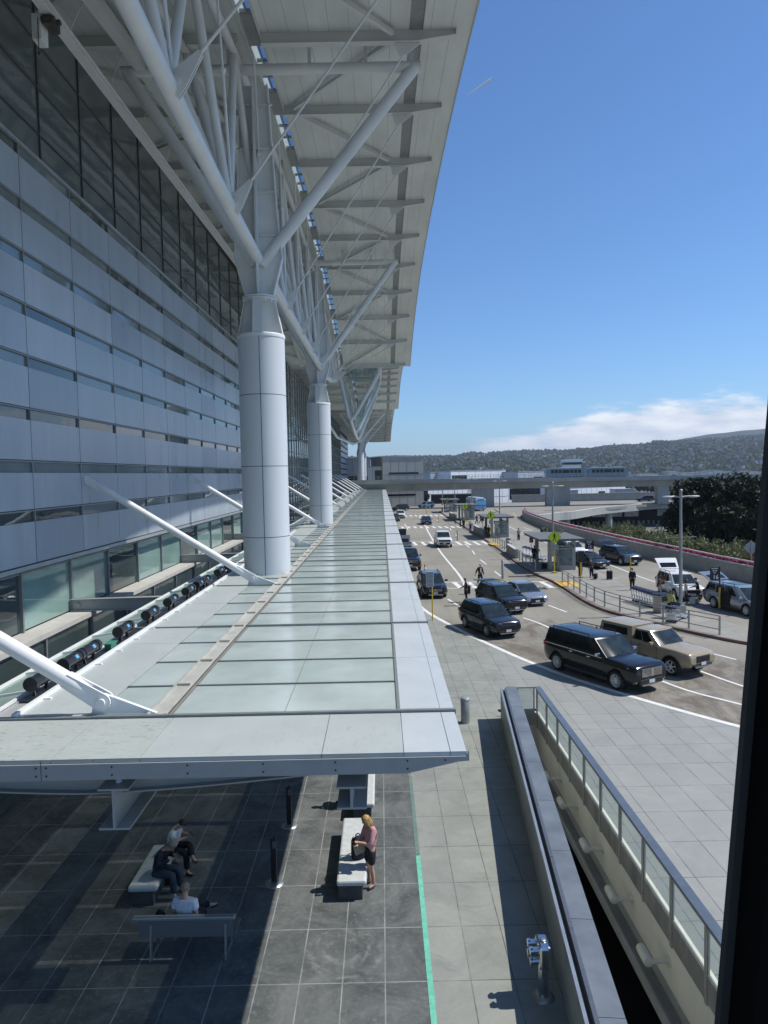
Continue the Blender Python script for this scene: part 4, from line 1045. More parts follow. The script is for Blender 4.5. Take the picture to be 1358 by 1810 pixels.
# beam running along the roof near the glass wall, cleaning rail
t = thing('purlin_beam', 'flat grey beam running under the roof beside the glass wall', 'beam', (-9.45, 10, roof_z1(10)), world=True)
mb = MB(); ys = [4 + 4 * i for i in range(22)]
for a, b in zip(ys[:-1], ys[1:]): mb.bar((-9.45, a, roof_z1(a) - 0.75), (-9.45, b, roof_z1(b) - 0.75), 0.42, 0.45)
mb.build('beam', M_beam, t)
def rail_z(y): return H + 14.55 + (y - 20) * 0.027
t = thing('cleaning_rail', 'window-cleaning rail hung on rods in front of the dark glass', 'rail', (-10.2, 8, rail_z(8)), world=True)
mb = MB(); mb.prism([(-10.36, 0), (-10.04, 0), (-10.04, 0.03), (-10.17, 0.03), (-10.17, 0.27), (-10.04, 0.27), (-10.04, 0.30), (-10.36, 0.30), (-10.36, 0.27), (-10.23, 0.27), (-10.23, 0.03), (-10.36, 0.03)], 'Y', 6, 84)
mb.v = [(p[0], p[1], p[2] + rail_z(p[1])) for p in mb.v]; mb.build('rail', M_white, t)
for q in range(20):
    y = 10.3 + 3.6 * q
    mb = MB(); mb.tube((-10.2, y, rail_z(y) + 0.3), (-9.7, y + 0.5, roof_z1(y) - 0.3), 0.018, n=6); mb.build('hanger_rod', M_steel, t)
hy = 23.4; hz = rail_z(hy)
t = thing('hoist_trolley', 'small white hoist box and motor hanging from the cleaning rail', 'hoist', (-10.2, hy, hz), world=True)
mb = MB(); mb.box(-10.72, -10.42, hy - 0.25, hy + 0.25, hz - 0.75, hz + 0.05); mb.build('control_box', M_white, t, bevel=0.02)
mb = MB(); mb.box(-10.34, -10.05, hy - 0.3, hy + 0.3, hz - 0.3, hz - 0.04); mb.tube((-10.4, hy - 0.2, hz - 0.15), (-10.0, hy - 0.2, hz - 0.15), 0.12, n=12); mb.tube((-10.4, hy + 0.1, hz - 0.05), (-9.95, hy + 0.1, hz - 0.05), 0.09, n=10); mb.build('motor', mat('oily_metal', (0.10, 0.09, 0.075), 0.5, 0.5, var=0.4, scale=12), t)
mb = MB(); mb.path([(-10.5, hy - 0.26, hz - 0.1), (-10.5, hy - 0.28, hz - 0.6), (-10.5, hy - 0.28, hz - 1.15)], 0.012, 6); mb.sphere((-10.5, hy - 0.28, hz - 1.2), 0.045, 8, 6); mb.build('pendant_cable', M_black, t)
# hanging glass truss between the wings
t = thing('hanging_skylight', 'triangular glazed bow truss hanging below the middle roof', 'skylight', (-2.5, 98, H + 14), world=True)
def ring(y, a, b, c, w):
    def rnd_(p, q, k): return Vector(p).lerp(Vector(q), k)
    P = [Vector((a[0], y, a[1])), Vector((b[0], y, b[1])), Vector((c[0], y, c[1]))]; out = []
    for i in range(3):
        p, q, r = P[i - 1], P[i], P[(i + 1) % 3]
        for u in (0.0, 0.5, 1.0):
            s0 = q.lerp(p, w); s1 = q.lerp(r, w); out.append(s0.lerp(q, u).lerp(q.lerp(s1, u), u))
    return out
sec = [ring(97, (-5.6, H + 14.6), (0.55, H + 14.7), (-4.05, H + 6.9), 0.14), ring(112, (-5.6, H + 14.9), (0.5, H + 15.0), (-4.1, H + 5.9), 0.14), ring(130, (-5.5, H + 14.6), (-0.3, H + 14.6), (-4.3, H + 5.9), 0.14), ring(150, (-5.6, H + 12.5), (-2.2, H + 12.5), (-4.7, H + 7.0), 0.14), ring(186, (-5.7, H + 9.6), (-5.1, H + 9.6), (-5.4, H + 8.8), 0.14)]
mb = MB()
for s_ in sec[:4]:
    for i in range(9): mb.tube(s_[i], s_[(i + 1) % 9], 0.26, n=8)
for s0, s1 in zip(sec[:-1], sec[1:]):
    for i in (1, 4, 7): mb.tube(s0[i], s1[i], 0.20, n=8)
mb.build('frame', M_steel, t)
mb = MB()
for s0, s1 in zip(sec[:-1], sec[1:]):
    for i, j in ((4, 7), (3, 8), (1, 7)):
        for q in range(1, 5): mb.tube(s0[i].lerp(s0[j], q / 5), s1[i].lerp(s1[j], q / 5), 0.07, n=6)
mb.build('glazing_bars', M_steel, t)
mb = MB()
for s0, s1 in zip(sec[:2], sec[1:3]): mb.add([s0[5], s0[6], s1[6], s1[5]], [(0, 1, 2, 3)])
mb.add([sec[0][2], sec[0][3], sec[1][3], sec[1][2]], [(0, 1, 2, 3)]); mb.build('glazing', glass_mat('hung_glass', (0.7, 0.85, 0.82), 0.45, 0.05, (0.30, 0.42, 0.40), 0.3), t)
# upward arms from the truss to the far column
t = thing('bow_strut', 'pale bent strut sweeping from the hanging glass to the third column', 'strut', (-7, 120, H + 8), world=True)
mb = MB(); mb.path([(-8.6, 97, H + 9.5), (-7.6, 125, H + 6.6), (-6.2, 160, H + 6.8), (-5.5, 188, H + 8.8)], 0.24, 10); mb.build('strut', M_steel, t)
# ------------------------------------------------------------------ low glass canopy over the kerb
ZC = H - 4.06; CY0, CYE = 10.15, 215.0
M_cgs = [glass_mat('canopy_glass_%s' % q, (0.75, 0.88, 0.84), 0.11, 0.16, b_) for q, b_ in (('a', (0.49, 0.565, 0.545)), ('b', (0.46, 0.54, 0.515)), ('c', (0.52, 0.585, 0.565)))]
M_cg = M_cgs[0]; rpc = random.Random(8)
M_cg2 = glass_mat('back_glass', (0.75, 0.9, 0.85), 0.30, 0.12, (0.40, 0.52, 0.47))
def stained(name, c, st, amt, sc):
    m = mat(name, c, 0.42, var=0.07, scale=0.9, spec=0.5); nt = m.node_tree; b = nt.nodes['Principled BSDF']
    src = b.inputs['Base Color'].links[0].from_socket; tc = N(nt, 'ShaderNodeTexCoord')
    mp = N(nt, 'ShaderNodeMapping'); mp.inputs['Scale'].default_value = sc; lk(nt, tc.outputs['Object'], mp.inputs[0])
    nz = N(nt, 'ShaderNodeTexNoise', i_Scale=9.0, i_Detail=10.0, i_Roughness=0.76, i_Distortion=0.8); lk(nt, mp.outputs[0], nz.inputs['Vector'])
    bigm = N(nt, 'ShaderNodeTexNoise', i_Scale=0.7, i_Detail=3.0); lk(nt, tc.outputs['Object'], bigm.inputs['Vector'])
    mr = N(nt, 'ShaderNodeMapRange', interpolation_type='SMOOTHSTEP'); lk(nt, nz.outputs['Fac'], mr.inputs['Value']); mr.inputs['From Min'].default_value = 0.52; mr.inputs['From Max'].default_value = 0.70
    mr2 = N(nt, 'ShaderNodeMapRange', interpolation_type='SMOOTHSTEP'); lk(nt, bigm.outputs['Fac'], mr2.inputs['Value']); mr2.inputs['From Min'].default_value = 0.34; mr2.inputs['From Max'].default_value = 0.56; mr2.inputs['To Max'].default_value = amt
    ml = N(nt, 'ShaderNodeMath', operation='MULTIPLY'); lk(nt, mr.outputs[0], ml.inputs[0]); lk(nt, mr2.outputs[0], ml.inputs[1])
    mx = N(nt, 'ShaderNodeMix', data_type='RGBA'); lk(nt, ml.outputs[0], mx.inputs['Factor']); lk(nt, src, mx.inputs['A']); mx.inputs['B'].default_value = c4(st); lk(nt, mx.outputs['Result'], b.inputs['Base Color'])
    return m
M_cp = stained('canopy_panel', (0.43, 0.47, 0.46), (0.25, 0.27, 0.25), 0.45, (1, 0.5, 1))
M_cps = stained('soiled_panel', (0.42, 0.455, 0.43), (0.11, 0.115, 0.095), 1.0, (0.6, 1.8, 1))
M_edge = stained('edge_panel', (0.49, 0.53, 0.55), (0.30, 0.33, 0.34), 0.35, (1, 1, 1))
M_rib = mat('canopy_rib', (0.23, 0.25, 0.25), 0.45, 0.2, var=0.15)
M_gut = mat('gutter_pale', (0.43, 0.43, 0.395), 0.6, var=0.18, scale=2)
M_canst = mat('canopy_steel', (0.34, 0.355, 0.355), 0.42, var=0.06)
cp = thing('kerbside_canopy', 'long low canopy of frosted glass and grey panels beside the facade', 'canopy', (1.17, CY0, ZC), world=True)
# right opaque strip, in lengths
y = 11.92; i = 0
while y < CYE:
    y2 = y + 3.6; mb = MB()
    mb.box(0.25, 0.93, y + 0.006, y2 - 0.006, ZC - 0.05, ZC); mb.box(0.938, 1.17, y + 0.006, y2 - 0.006, ZC - 0.05, ZC - 0.003)
    mb.build('edge_panel', M_edge, cp); y = y2
mb = MB(); mb.box(0.2, 1.165, 11.9, CYE, ZC - 0.16, ZC - 0.056); mb.box(1.05, 1.172, 11.9, CYE, ZC - 0.20, ZC - 0.053); mb.build('edge_beam', M_canst, cp)
# glass field
def pane_h(mb, x0, x1, y0, y1): mb.add([(x0, y0, ZC - 0.012), (x1, y0, ZC - 0.012), (x1, y1, ZC - 0.012), (x0, y1, ZC - 0.012)], [(0, 1, 2, 3)])
y = 11.92; big = []; rest = MB(); rest2 = MB(); k = 0
while y < CYE:
    y2 = y + 1.8
    if k < 50:
        mb = MB(); pane_h(mb, -3.68, 0.19, y + 0.03, y2 - 0.03); mb.build('glass_pane', rpc.choice(M_cgs), cp)
        mb = MB(); pane_h(mb, -5.02, -4.16, y + 0.03, y2 - 0.03); mb.build('small_glass_pane', rpc.choice(M_cgs), cp)
    else:
        pane_h(rest, -3.68, 0.19, y + 0.03, y2 - 0.03); pane_h(rest2, -5.02, -4.16, y + 0.03, y2 - 0.03)
    y = y2; k += 1
tag(rest.build('glass_pane', M_cg, cp), kind='stuff'); tag(rest2.build('small_glass_pane', M_cg, cp), kind='stuff')
y = 11.92; k = 0; rest = MB()
while y < CYE:
    mb = MB() if k < 60 else rest
    mj = (k % 4 == 0)
    if mj: mb.box(-5.0, 1.19, y - 0.04, y + 0.04, ZC - 0.05, ZC + 0.04); mb.box(-7.0, -5.0, y - 0.04, y + 0.04, ZC - 0.05, ZC + 0.03)
    else: mb.box(-3.7, 0.21, y - 0.018, y + 0.018, ZC - 0.03, ZC + 0.014); mb.box(-5.04, -4.14, y - 0.018, y + 0.018, ZC - 0.03, ZC + 0.014)
    if k < 60: mb.build('rib', M_rib, cp)
    y += 1.8; k += 1
tag(rest.build('rib', M_rib, cp), kind='stuff')
mb = MB()
for x in (-1.75,): mb.box(x - 0.006, x + 0.006, 11.9, CYE, ZC - 0.012, ZC - 0.009)
mb.box(0.195, 0.25, 11.9, CYE, ZC - 0.05, ZC + 0.015); mb.build('glazing_line', M_rib, cp)
mb = MB(); mb.box(-4.06, -3.80, 11.96, CYE, ZC - 0.02, ZC + 0.012); mb.box(-4.10, -4.06, 11.96, CYE, ZC + 0.012, ZC + 0.045); mb.box(-3.80, -3.76, 11.96, CYE, ZC + 0.012, ZC + 0.045)
for q in range(100):
    if 11.96 + 1.8 * q < CYE: mb.box(-4.06, -3.8, 13.72 + 1.8 * q - 0.06, 13.72 + 1.8 * q + 0.06, ZC + 0.013, ZC + 0.06)
mb.build('gutter', M_gut, cp)
mb = MB(); mb.box(-4.15, -4.11, 11.96, CYE, ZC - 0.03, ZC); mb.box(-3.75, -3.69, 11.96, CYE, ZC - 0.03, ZC); mb.build('gutter_trim', mat('brown_grey_trim', (0.20, 0.195, 0.17), 0.6), cp)
y = 11.92
while y < CYE:
    y2 = y + 5.4; mb = MB(); mb.box(-6.45, -5.05, y + 0.006, y2 - 0.006, ZC - 0.06, ZC); mb.build('top_panel', M_cp, cp); y = y2
# front apron
mb = MB()
xs = [-8.2, -6.35, -4.9, -3.6, -0.95, 0.25, 0.93, 1.17]
for i, (a, b) in enumerate(zip(xs[:-1], xs[1:])):
    mb = MB(); mb.box(a + 0.005, b - 0.005, CY0, 11.86, ZC - 0.06, ZC); mb.build('apron_panel', M_cps if i < 3 else M_cp if i < 5 else M_edge, cp)
mb = MB()
mb.prism([(-8.2, ZC - 0.065), (-8.2, ZC - 0.30), (0.30, ZC - 0.30), (1.05, ZC - 0.14), (1.20, ZC - 0.13), (1.20, ZC - 0.003), (1.16, ZC - 0.065)], 'Y', CY0 - 0.03, CY0 + 0.05)
mb.build('front_fascia', M_canst, cp)
mb = MB()
for x in (-7.2, -5.95, -5.1, -4.95, -4.0, -2.9, -1.8, -0.75, 0.3, 0.85):
    for z in (0.11, 0.23):
        if x < 0.5 or z < 0.2: mb.tube((x, CY0 - 0.045, ZC - z), (x, CY0 - 0.03, ZC - z), 0.013, n=8)
mb.box(-5.034, -5.026, CY0 - 0.033, CY0 - 0.03, ZC - 0.30, ZC - 0.01)
mb.build('fascia_screw', M_black, cp)
# curved web of the front cross girder, deepest under the middle beam
def girder(y, th=0.03):
    mb = MB(); bot = []
    for i in range(25):
        x = -7.0 + 8.0 * i / 24; d = 0.30 + 0.42 * (1 - min(1, abs(x + 4.6) / 5.2) ** 1.5); bot.append((x, ZC - d))
    mb.prism([(-7.0, ZC - 0.10)] + bot + [(1.0, ZC - 0.10)], 'Y', y - th / 2, y + th / 2)
    for a, b in zip(bot[:-1], bot[1:]): mb.bar((a[0], y, a[1] - 0.012), (b[0], y, b[1] - 0.012), 0.26, 0.024)
    mb.build('cross_girder', M_canst, cp)
girder(10.75)
y = 11.92 + 7.2
while y < 110: girder(y); y += 7.2
def ibeam(x, w, h, top, y0, y1, name='long_beam', m=None):
    mb = MB(); z1 = ZC - top; z0 = z1 - h
    mb.box(x - w/2, x + w/2, y0, y1, z1 - 0.03, z1); mb.box(x - w/2, x + w/2, y0, y1, z0, z0 + 0.03); mb.box(x - 0.02, x + 0.02, y0, y1, z0 + 0.03, z1 - 0.03)
    return mb.build(name, m or M_canst, cp)
ibeam(-4.05, 0.46, 0.62, 0.50, 10.25, 11.85); ibeam(-4.05, 0.46, 0.62, 0.50, 11.85, CYE)
ibeam(-0.53, 0.44, 0.34, 0.52, 10.2, CYE)
ibeam(-6.9, 0.30, 0.40, 0.30, 12.0, CYE)
mb = MB()
for x in (-4.05,): mb.tube((x, 10.5, ZC - 0.50), (x, 10.5, ZC - 0.31), 0.05, n=8)
mb.build('stub', M_white, cp)
# back glass strip behind the floodlights
y = 11.92; k = 0; rest = MB()
while y < 150:
    y2 = y + 1.8; mb = MB() if k < 40 else rest
    mb.add([(-7.95, y + 0.03, ZC - 0.22), (-6.85, y + 0.03, ZC - 0.05), (-6.85, y2 - 0.03, ZC - 0.05), (-7.95, y2 - 0.03, ZC - 0.22)], [(0, 1, 2, 3)])
    mb.add([(-7.95, y + 0.03, ZC - 0.235), (-6.85, y + 0.03, ZC - 0.065), (-6.85, y2 - 0.03, ZC - 0.065), (-7.95, y2 - 0.03, ZC - 0.235)], [(3, 2, 1, 0)])
    if k < 40: mb.build('back_glass_pane', M_cg2, cp)
    y = y2; k += 1
tag(rest.build('back_glass_pane', M_cg2, cp), kind='stuff')
mb = MB(); y = 11.92
while y < 150: mb.bar((-7.97, y, ZC - 0.20), (-6.85, y, ZC - 0.03), 0.05, 0.05); y += 1.8
mb.bar((-7.97, 11.9, ZC - 0.21), (-7.97, 150, ZC - 0.21), 0.06, 0.08)
mb.build('back_glass_frame', M_white, cp)
mb = MB(); mb.box(-6.84, -6.46, 11.9, CYE, ZC - 0.09, ZC - 0.03); mb.build('light_shelf', M_canst, cp)
# ceiling trough under the canopy
mb = MB(); mb.prism([(-3.35, ZC - 0.95), (-2.95, ZC - 0.95), (-2.75, ZC - 0.55), (-3.55, ZC - 0.55)], 'Y', 12.6, 13.5); mb.build('light_trough', M_white, cp)
# bracket arms back to the facade
for q in range(10):
    y = 12.1 + 14.4 * q - 0.4
    mb = MB(); mb.prism([(-11.55, ZC - 0.35), (-11.55, ZC - 0.75), (-8.8, ZC - 0.72), (-6.8, ZC - 0.55), (-6.8, ZC - 0.3)], 'Y', y - 0.03, y + 0.03)
    mb.bar((-11.55, y, ZC - 0.34), (-6.8, y, ZC - 0.29), 0.30, 0.03); mb.bar((-11.55, y, ZC - 0.76), (-8.8, y, ZC - 0.73), 0.30, 0.03); mb.tube((-11.3, y - 0.08, ZC - 0.55), (-11.3, y + 0.08, ZC - 0.55), 0.09, n=12)
    mb.build('bracket_arm', M_canst, cp)
# diagonal struts
def strut():
    r = thing('canopy_strut', '', 'strut', (0, 0, 0), 0, 'white struts from the facade to the canopy')
    a = Vector((-11.0 + 4.88, 0, 4.12)); b = Vector((0.0, 0, 0.24)); d = (b - a).normalized()
    mb = MB(); mb.tube(a + d * 0.75, b - d * 0.55, 0.135, n=20); mb.tube(a + d * 0.45, a + d * 0.75, 0.10, 0.135, n=20); mb.tube(b - d * 0.55, b - d * 0.30, 0.135, 0.10, n=20); mb.build('tube', M_white, r)
    s_ = d.cross(Vector((0, 1, 0))).normalized()
    for nm, c, dr in (('upper_clevis', a, d), ('lower_clevis', b, -d)):
        mb = MB()
        for o in (-0.10, 0.06):
            P = [c + dr * 0.75 - s_ * 0.12, c + dr * 0.75 + s_ * 0.12] + [c + (-dr * math.cos(t) + s_ * math.sin(t)) * 0.155 for t in [math.pi / 2 - math.pi * q / 8 for q in range(9)]]
            P = [p + Vector((0, o, 0)) for p in P]; n = len(P)
            mb.add(P + [p + Vector((0, 0.04, 0)) for p in P], [tuple(range(n)), tuple(range(n, 2*n))[::-1]] + [((q+1) % n, q, n+q, n+(q+1) % n) for q in range(n)])
        mb.tube(c + Vector((0, -0.15, 0)), c + Vector((0, 0.15, 0)), 0.075, n=14); mb.build(nm, M_white, r)
    mb = MB(); mb.prism([(-0.2, 0.02), (0.92, 0.02), (0.22, 0.30), (0.02, 0.37), (-0.15, 0.30)], 'Y', -0.04, 0.04); mb.build('base_fin', M_white, r)
    mb = MB(); mb.prism([(-6.5, 3.8), (-6.1, 3.95), (-5.95, 4.12), (-6.1, 4.3), (-6.5, 4.4)], 'Y', -0.04, 0.04); mb.build('wall_fin', M_canst, r)
    return r
st = strut()
for q in range(13):
    o = st if q == 0 else copy_tree(st)
    o.location = (-4.88, 12.1 + 14.4 * q, ZC); o['label'] = f'white tubular strut from facade to canopy, {ORD[q]} counting from the photographer'
# floodlights along the back edge
M_can = mat('lamp_black', (0.02, 0.021, 0.024), 0.28, 0.2)
M_bluel = mat('blue_sticker', (0.12, 0.35, 0.62), 0.5)
M_blk_band = mat('band_grey', (0.06, 0.06, 0.065), 0.4)
def flood():
    r = thing('floodlight', '', 'floodlight', (0, 0, 0), 0, 'black cylindrical floodlights')
    mb = MB(); mb.lathe([(0.15, -0.40), (0.15, 0.28)], 22, (0, 0, 0.36), 'Y'); mb.lathe([(0.168, 0.28), (0.168, 0.42)], 22, (0, 0, 0.36), 'Y'); mb.lathe([(0.168, -0.44), (0.168, -0.36)], 22, (0, 0, 0.36), 'Y'); mb.build('housing', M_can, r)
    mb = MB(); mb.lathe([(0.156, -0.10), (0.156, -0.07)], 22, (0, 0, 0.36), 'Y'); mb.lathe([(0.156, 0.10), (0.156, 0.13)], 22, (0, 0, 0.36), 'Y'); mb.build('clamp_band', M_blk_band, r)
    mb = MB(); mb.cbox((0.128, 0.02, 0.44), (0.02, 0.12, 0.10), M=Matrix.Rotation(-0.6, 3, 'Y')); mb.build('sticker', M_bluel, r)
    mb = MB(); mb.box(-0.03, 0.03, -0.30, -0.24, 0, 0.34); mb.box(-0.03, 0.03, 0.16, 0.22, 0, 0.34); mb.box(-0.09, 0.09, -0.36, 0.30, -0.03, 0.02); mb.build('bracket', M_can, r)
    mb = MB(); mb.path([(0.05, -0.38, 0.3), (0.16, -0.5, 0.12), (0.10, -0.62, 0.02), (0.0, -0.3, 0.02)], 0.014, 6); mb.build('cable', M_black, r)
    return r
fl = flood()
fy = [13.5, 14.85, 15.75, 17.9, 20.0, 22.0, 24.0, 25.35, 26.25, 28.6, 30.4, 44.6, 45.9, 47.2, 48.6, 50.0]
for q, y in enumerate(fy):
    o = fl if q == 0 else copy_tree(fl)
    o.scale = (0.82, 1.0, 0.82); o.location = (-6.62, y, ZC - 0.03); o['label'] = f'black cylindrical floodlight on the canopy back edge, {ORD[q]} from the near end'
t = thing('lamp_rail', 'thin white mounting rail under the row of black floodlights', 'rail', (-6.45, 12, ZC), world=True)
mb = MB(); mb.box(-6.43, -6.36, 12, 52, ZC + 0.0, ZC + 0.07); mb.box(-6.90, -6.86, 12, 52, ZC - 0.03, ZC + 0.03)
for q in range(33): mb.box(-6.36, -6.22, 13 + 1.2 * q, 13.08 + 1.2 * q, ZC + 0.001, ZC + 0.03)
mb.build('rail', M_white, t)
mb = MB(); mb.box(-6.76, -6.47, 12.9, 31.2, ZC - 0.025, ZC + 0.012); mb.build('dark_channel', M_black, t)
t = thing('junction_box', 'small green junction box among the floodlights', 'box', (-6.5, 16.75, ZC), world=True)
mb = MB(); mb.box(-6.62, -6.46, 16.6, 16.95, ZC + 0.02, ZC + 0.16); mb.build('box', mat('green_box', (0.03, 0.16, 0.10), 0.5), t, bevel=0.01); mb = MB(); mb.box(-6.64, -6.44, 16.58, 16.97, ZC + 0.16, ZC + 0.18); mb.build('lid', mat('green_lid', (0.05, 0.22, 0.14), 0.5), t)
# the window post the view is framed by
t = thing('window_mullion', 'dark leaning window post at the right edge of the view', 'window frame', (0.5, 1.0, H), world=True)
pb_, pt_ = atY(1263, 1810, 1.05), atY(1341, 900, 1.05)
_k = (pt_ - pb_) / (pt_.z - pb_.z)
def mrow(z, w0, w1, y0, y1): p = pb_ + _k * (z - pb_.z); return [(p.x + w0, y0, z), (p.x + w1, y0, z), (p.x + w1, y1, z), (p.x + w0, y1, z)]
HEX = [(0,3,2,1),(4,5,6,7),(0,1,5,4),(1,2,6,5),(2,3,7,6),(3,0,4,7)]
mb = MB(); mb.add(mrow(6.9, 0.014, 0.42, 0.97, 1.04) + mrow(12.4, 0.014, 0.42, 0.97, 1.04), HEX); mb.build('post', mat('window_post', (0.003, 0.003, 0.003), 0.85, spec=0.1), t)  # near-black: the darkness of the unlit room is put into the colour
mb = MB(); mb.add(mrow(6.9, 0.0, 0.013, 1.035, 1.05) + mrow(12.4, 0.0, 0.013, 1.035, 1.05), HEX); mb.build('gasket', mat('window_gasket', (0.03, 0.034, 0.033), 0.7), t)
# ------------------------------------------------------------------ vehicles (local frame: +x forward, +y left)
M_wing = mat('vehicle_glass', (0.012, 0.015, 0.017), 0.05, var=0.3, scale=1.0, spec=0.35)
M_wind = mat('windscreen_glass', (0.020, 0.030, 0.032), 0.05, var=0.6, scale=1.6, spec=0.45)
M_tyre = M_rubber
M_alloy = mat('alloy_rim', (0.62, 0.63, 0.64), 0.35, 0.25, var=0.15)
M_alloyd = mat('dark_rim', (0.30, 0.31, 0.32), 0.35, 0.3)
M_hl = mat('headlight_glass', (0.75, 0.77, 0.78), 0.08, 0.3, var=0.3, scale=12, coat=0.8)
M_tl = mat('tail_light_red', (0.32, 0.015, 0.015), 0.15, coat=0.6)
M_blk = mat('black_trim', (0.02, 0.02, 0.021), 0.45, var=0.2)
M_cav = mat('wheel_cavity', (0.006, 0.006, 0.006), 0.9)
M_int = mat('dark_interior', (0.012, 0.012, 0.013), 0.8)
M_plate = mat('white_plate', (0.62, 0.64, 0.66), 0.4, var=0.25, scale=60)
def paint(n, c, metal=0.0): return mat('paint_' + n, c, 0.13, metal, var=0.06, scale=1.5, coat=0.25, spec=0.4)
P_black = paint('black', (0.010, 0.011, 0.014)); P_navy = paint('blue_black', (0.012, 0.016, 0.026)); P_white = paint('white', (0.78, 0.79, 0.79)); P_tan = paint('sand', (0.36, 0.30, 0.205))
P_silver = paint('silver_blue', (0.34, 0.38, 0.42), 0.55); P_grey = paint('grey', (0.20, 0.21, 0.22), 0.5); P_dgrey = paint('dark_grey', (0.045, 0.05, 0.058), 0.3)

def interp(tab, x):
    for (a, b) in zip(tab[:-1], tab[1:]):
        if a[0] <= x <= b[0]:
            t = (x - a[0]) / (b[0] - a[0] or 1); return a[1] + (b[1] - a[1]) * t
    return tab[0][1] if x < tab[0][0] else tab[-1][1]
def vehicle(name, label, cat, sp):
    L, Wd = sp['L'], sp['W']; hw = Wd / 2; m = sp['paint']; trim = sp.get('trim', M_blk)
    root = thing(name, label, cat, (0, 0, 0), 0, sp.get('group'))
    xf, xr, rw = sp['xf'], sp['xr'], sp['rw']; gc = sp.get('gc', 0.22)
    top = sorted(sp['top'])                               # (x, z) of the lower body's upper line
    belt_r = sp.get('shoulder', 0.07)
    # body stations
    xs = sorted(set([-L/2 + L * i / 26 for i in range(27)] + [-L/2 + 0.03, -L/2 + 0.10, L/2 - 0.03, L/2 - 0.10, L/2 - 0.2] + [p[0] for p in top]))
    mb = MB(); rings = []
    for x in xs:
        e = min(L/2 - x, x + L/2); fr = x > 0
        nose = 1 - (0.12 if fr else 0.08) * max(0, 1 - (e) / 0.55) ** 2.2 - (0.02 * max(0, 1 - e / 1.4))
        zt = interp(top, x); zb = gc + 0.14 * max(0, 1 - e / 0.4) ** 1.3 + (0.10 if e < 0.04 else 0)
        if e < 0.06: zt -= 0.10 * (1 - e / 0.06)
        w = hw * nose; zm = zb + (zt - zb) * 0.52
        pr = [(0, zb), (0.80 * w, zb), (0.93 * w, zb + 0.06), (0.985 * w, zb + (zt - zb) * 0.22), (1.0 * w, zm), (0.992 * w, zb + (zt - zb) * 0.74), (0.965 * w, zt - belt_r), (0.925 * w, zt - 0.015), (0.85 * w, zt + 0.004), (0.5 * w, zt + 0.03), (0.22 * w, zt + 0.037), (0, zt + 0.038)]
        ring = [(x, y, z) for y, z in pr] + [(x, -y, z) for y, z in pr[-2:0:-1]]
        rings.append(ring)
    n = len(rings[0]); v = [p for r_ in rings for p in r_]
    f = [(i*n+k, (i+1)*n+k, (i+1)*n+(k+1) % n, i*n+(k+1) % n) for i in range(len(xs)-1) for k in range(n)]
    mb.add(v, f, True); mb.add(v[:n], [tuple(range(n))], False); mb.add(v[-n:], [tuple(range(n))[::-1]], False)
    me = mb.mesh('body', [m, M_cav])
    bm = bmesh.new(); bm.from_mesh(me); bmesh.ops.remove_doubles(bm, verts=bm.verts, dist=1e-4); bmesh.ops.recalc_face_normals(bm, faces=bm.faces); bm.to_mesh(me); bm.free()
    body = bpy.data.objects.new('body', me); COL.objects.link(body)
    cut = MB()
    for x in (xf, xr):
        for s in (-1, 1): cut.tube((x, s * (hw - 0.34), rw), (x, s * (hw + 0.3), rw), rw * 1.17, n=28)
    cm = cut.mesh('cut', [M_cav]); co = bpy.data.objects.new('cut', cm); COL.objects.link(co)
    md = body.modifiers.new('b', 'BOOLEAN'); md.object = co; md.operation = 'DIFFERENCE'; md.solver = 'EXACT'; md.material_mode = 'TRANSFER'
    dg = bpy.context.evaluated_depsgraph_get(); me2 = bpy.data.meshes.new_from_object(body.evaluated_get(dg))
    bpy.data.objects.remove(body); bpy.data.objects.remove(co)
    # greenhouses join the body mesh; their windows are parts
    gh = MB(); wins = []
    for g in sp['cabs']:
        x0, x1, x2, x3, zb, zt = g['x0'], g['x1'], g['x2'], g['x3'], g['zb'], g['zt']     # base rear, roof rear, roof front, base front
        wb, wt = hw * g.get('wb', 0.925), hw * g.get('wt', 0.78); cr = g.get('crown', 0.05)
        def side(s, u, v_, off=0.0):
            xb = x0 + (x3 - x0) * u; xt = x1 + (x2 - x1) * u
            y = (wb + (wt - wb) * (v_ ** 1.25)) + off; vv = v_
            endp = 1 - 0.055 * max(0, 1 - min(u, 1 - u) / 0.10) ** 2
            return (xb + (xt - xb) * v_, s * y * endp, zb + (zt - zb) * vv + off * 0.25)
        def ftop(s, u): return side(s, u, 1.0)
        def wind(u, v_, off=0.0):                            # windscreen, u from right to left
            a = Vector(side(-1, 1, v_)); b = Vector(side(1, 1, v_)); p = a.lerp(b, u); bow = 0.13 * (1 - (2*u-1)**2)
            return (p.x + bow * (1 - 0.35 * v_) + off, p.y, p.z + off * 0.6)
        def rear(u, v_, off=0.0):
            a = Vector(side(-1, 0, v_)); b = Vector(side(1, 0, v_)); p = a.lerp(b, u); bow = 0.07 * (1 - (2*u-1)**2)
            return (p.x - bow - off, p.y, p.z + off * 0.3)
        def roofs(u, v_):
            a = Vector(side(-1, u, 1.0)); b = Vector(side(1, u, 1.0)); p = a.lerp(b, v_)
            bx = 0.13 * 0.65 * (1 - (2*v_-1)**2) * max(0, (u - 0.75) / 0.25) - 0.07 * (1 - (2*v_-1)**2) * max(0, (0.25 - u) / 0.25)
            return (p.x + bx, p.y, p.z + cr * (1 - (2*v_-1)**4) * min(1, 6 * u + 0.25, 6 * (1 - u) + 0.25))
        for s in (-1, 1): gh.grid(lambda u, v_, s=s: side(s, u, v_), 12, 6, flip=(s == 1))
        gh.grid(wind, 8, 6); gh.grid(rear, 8, 6, flip=True); gh.grid(roofs, 12, 8)
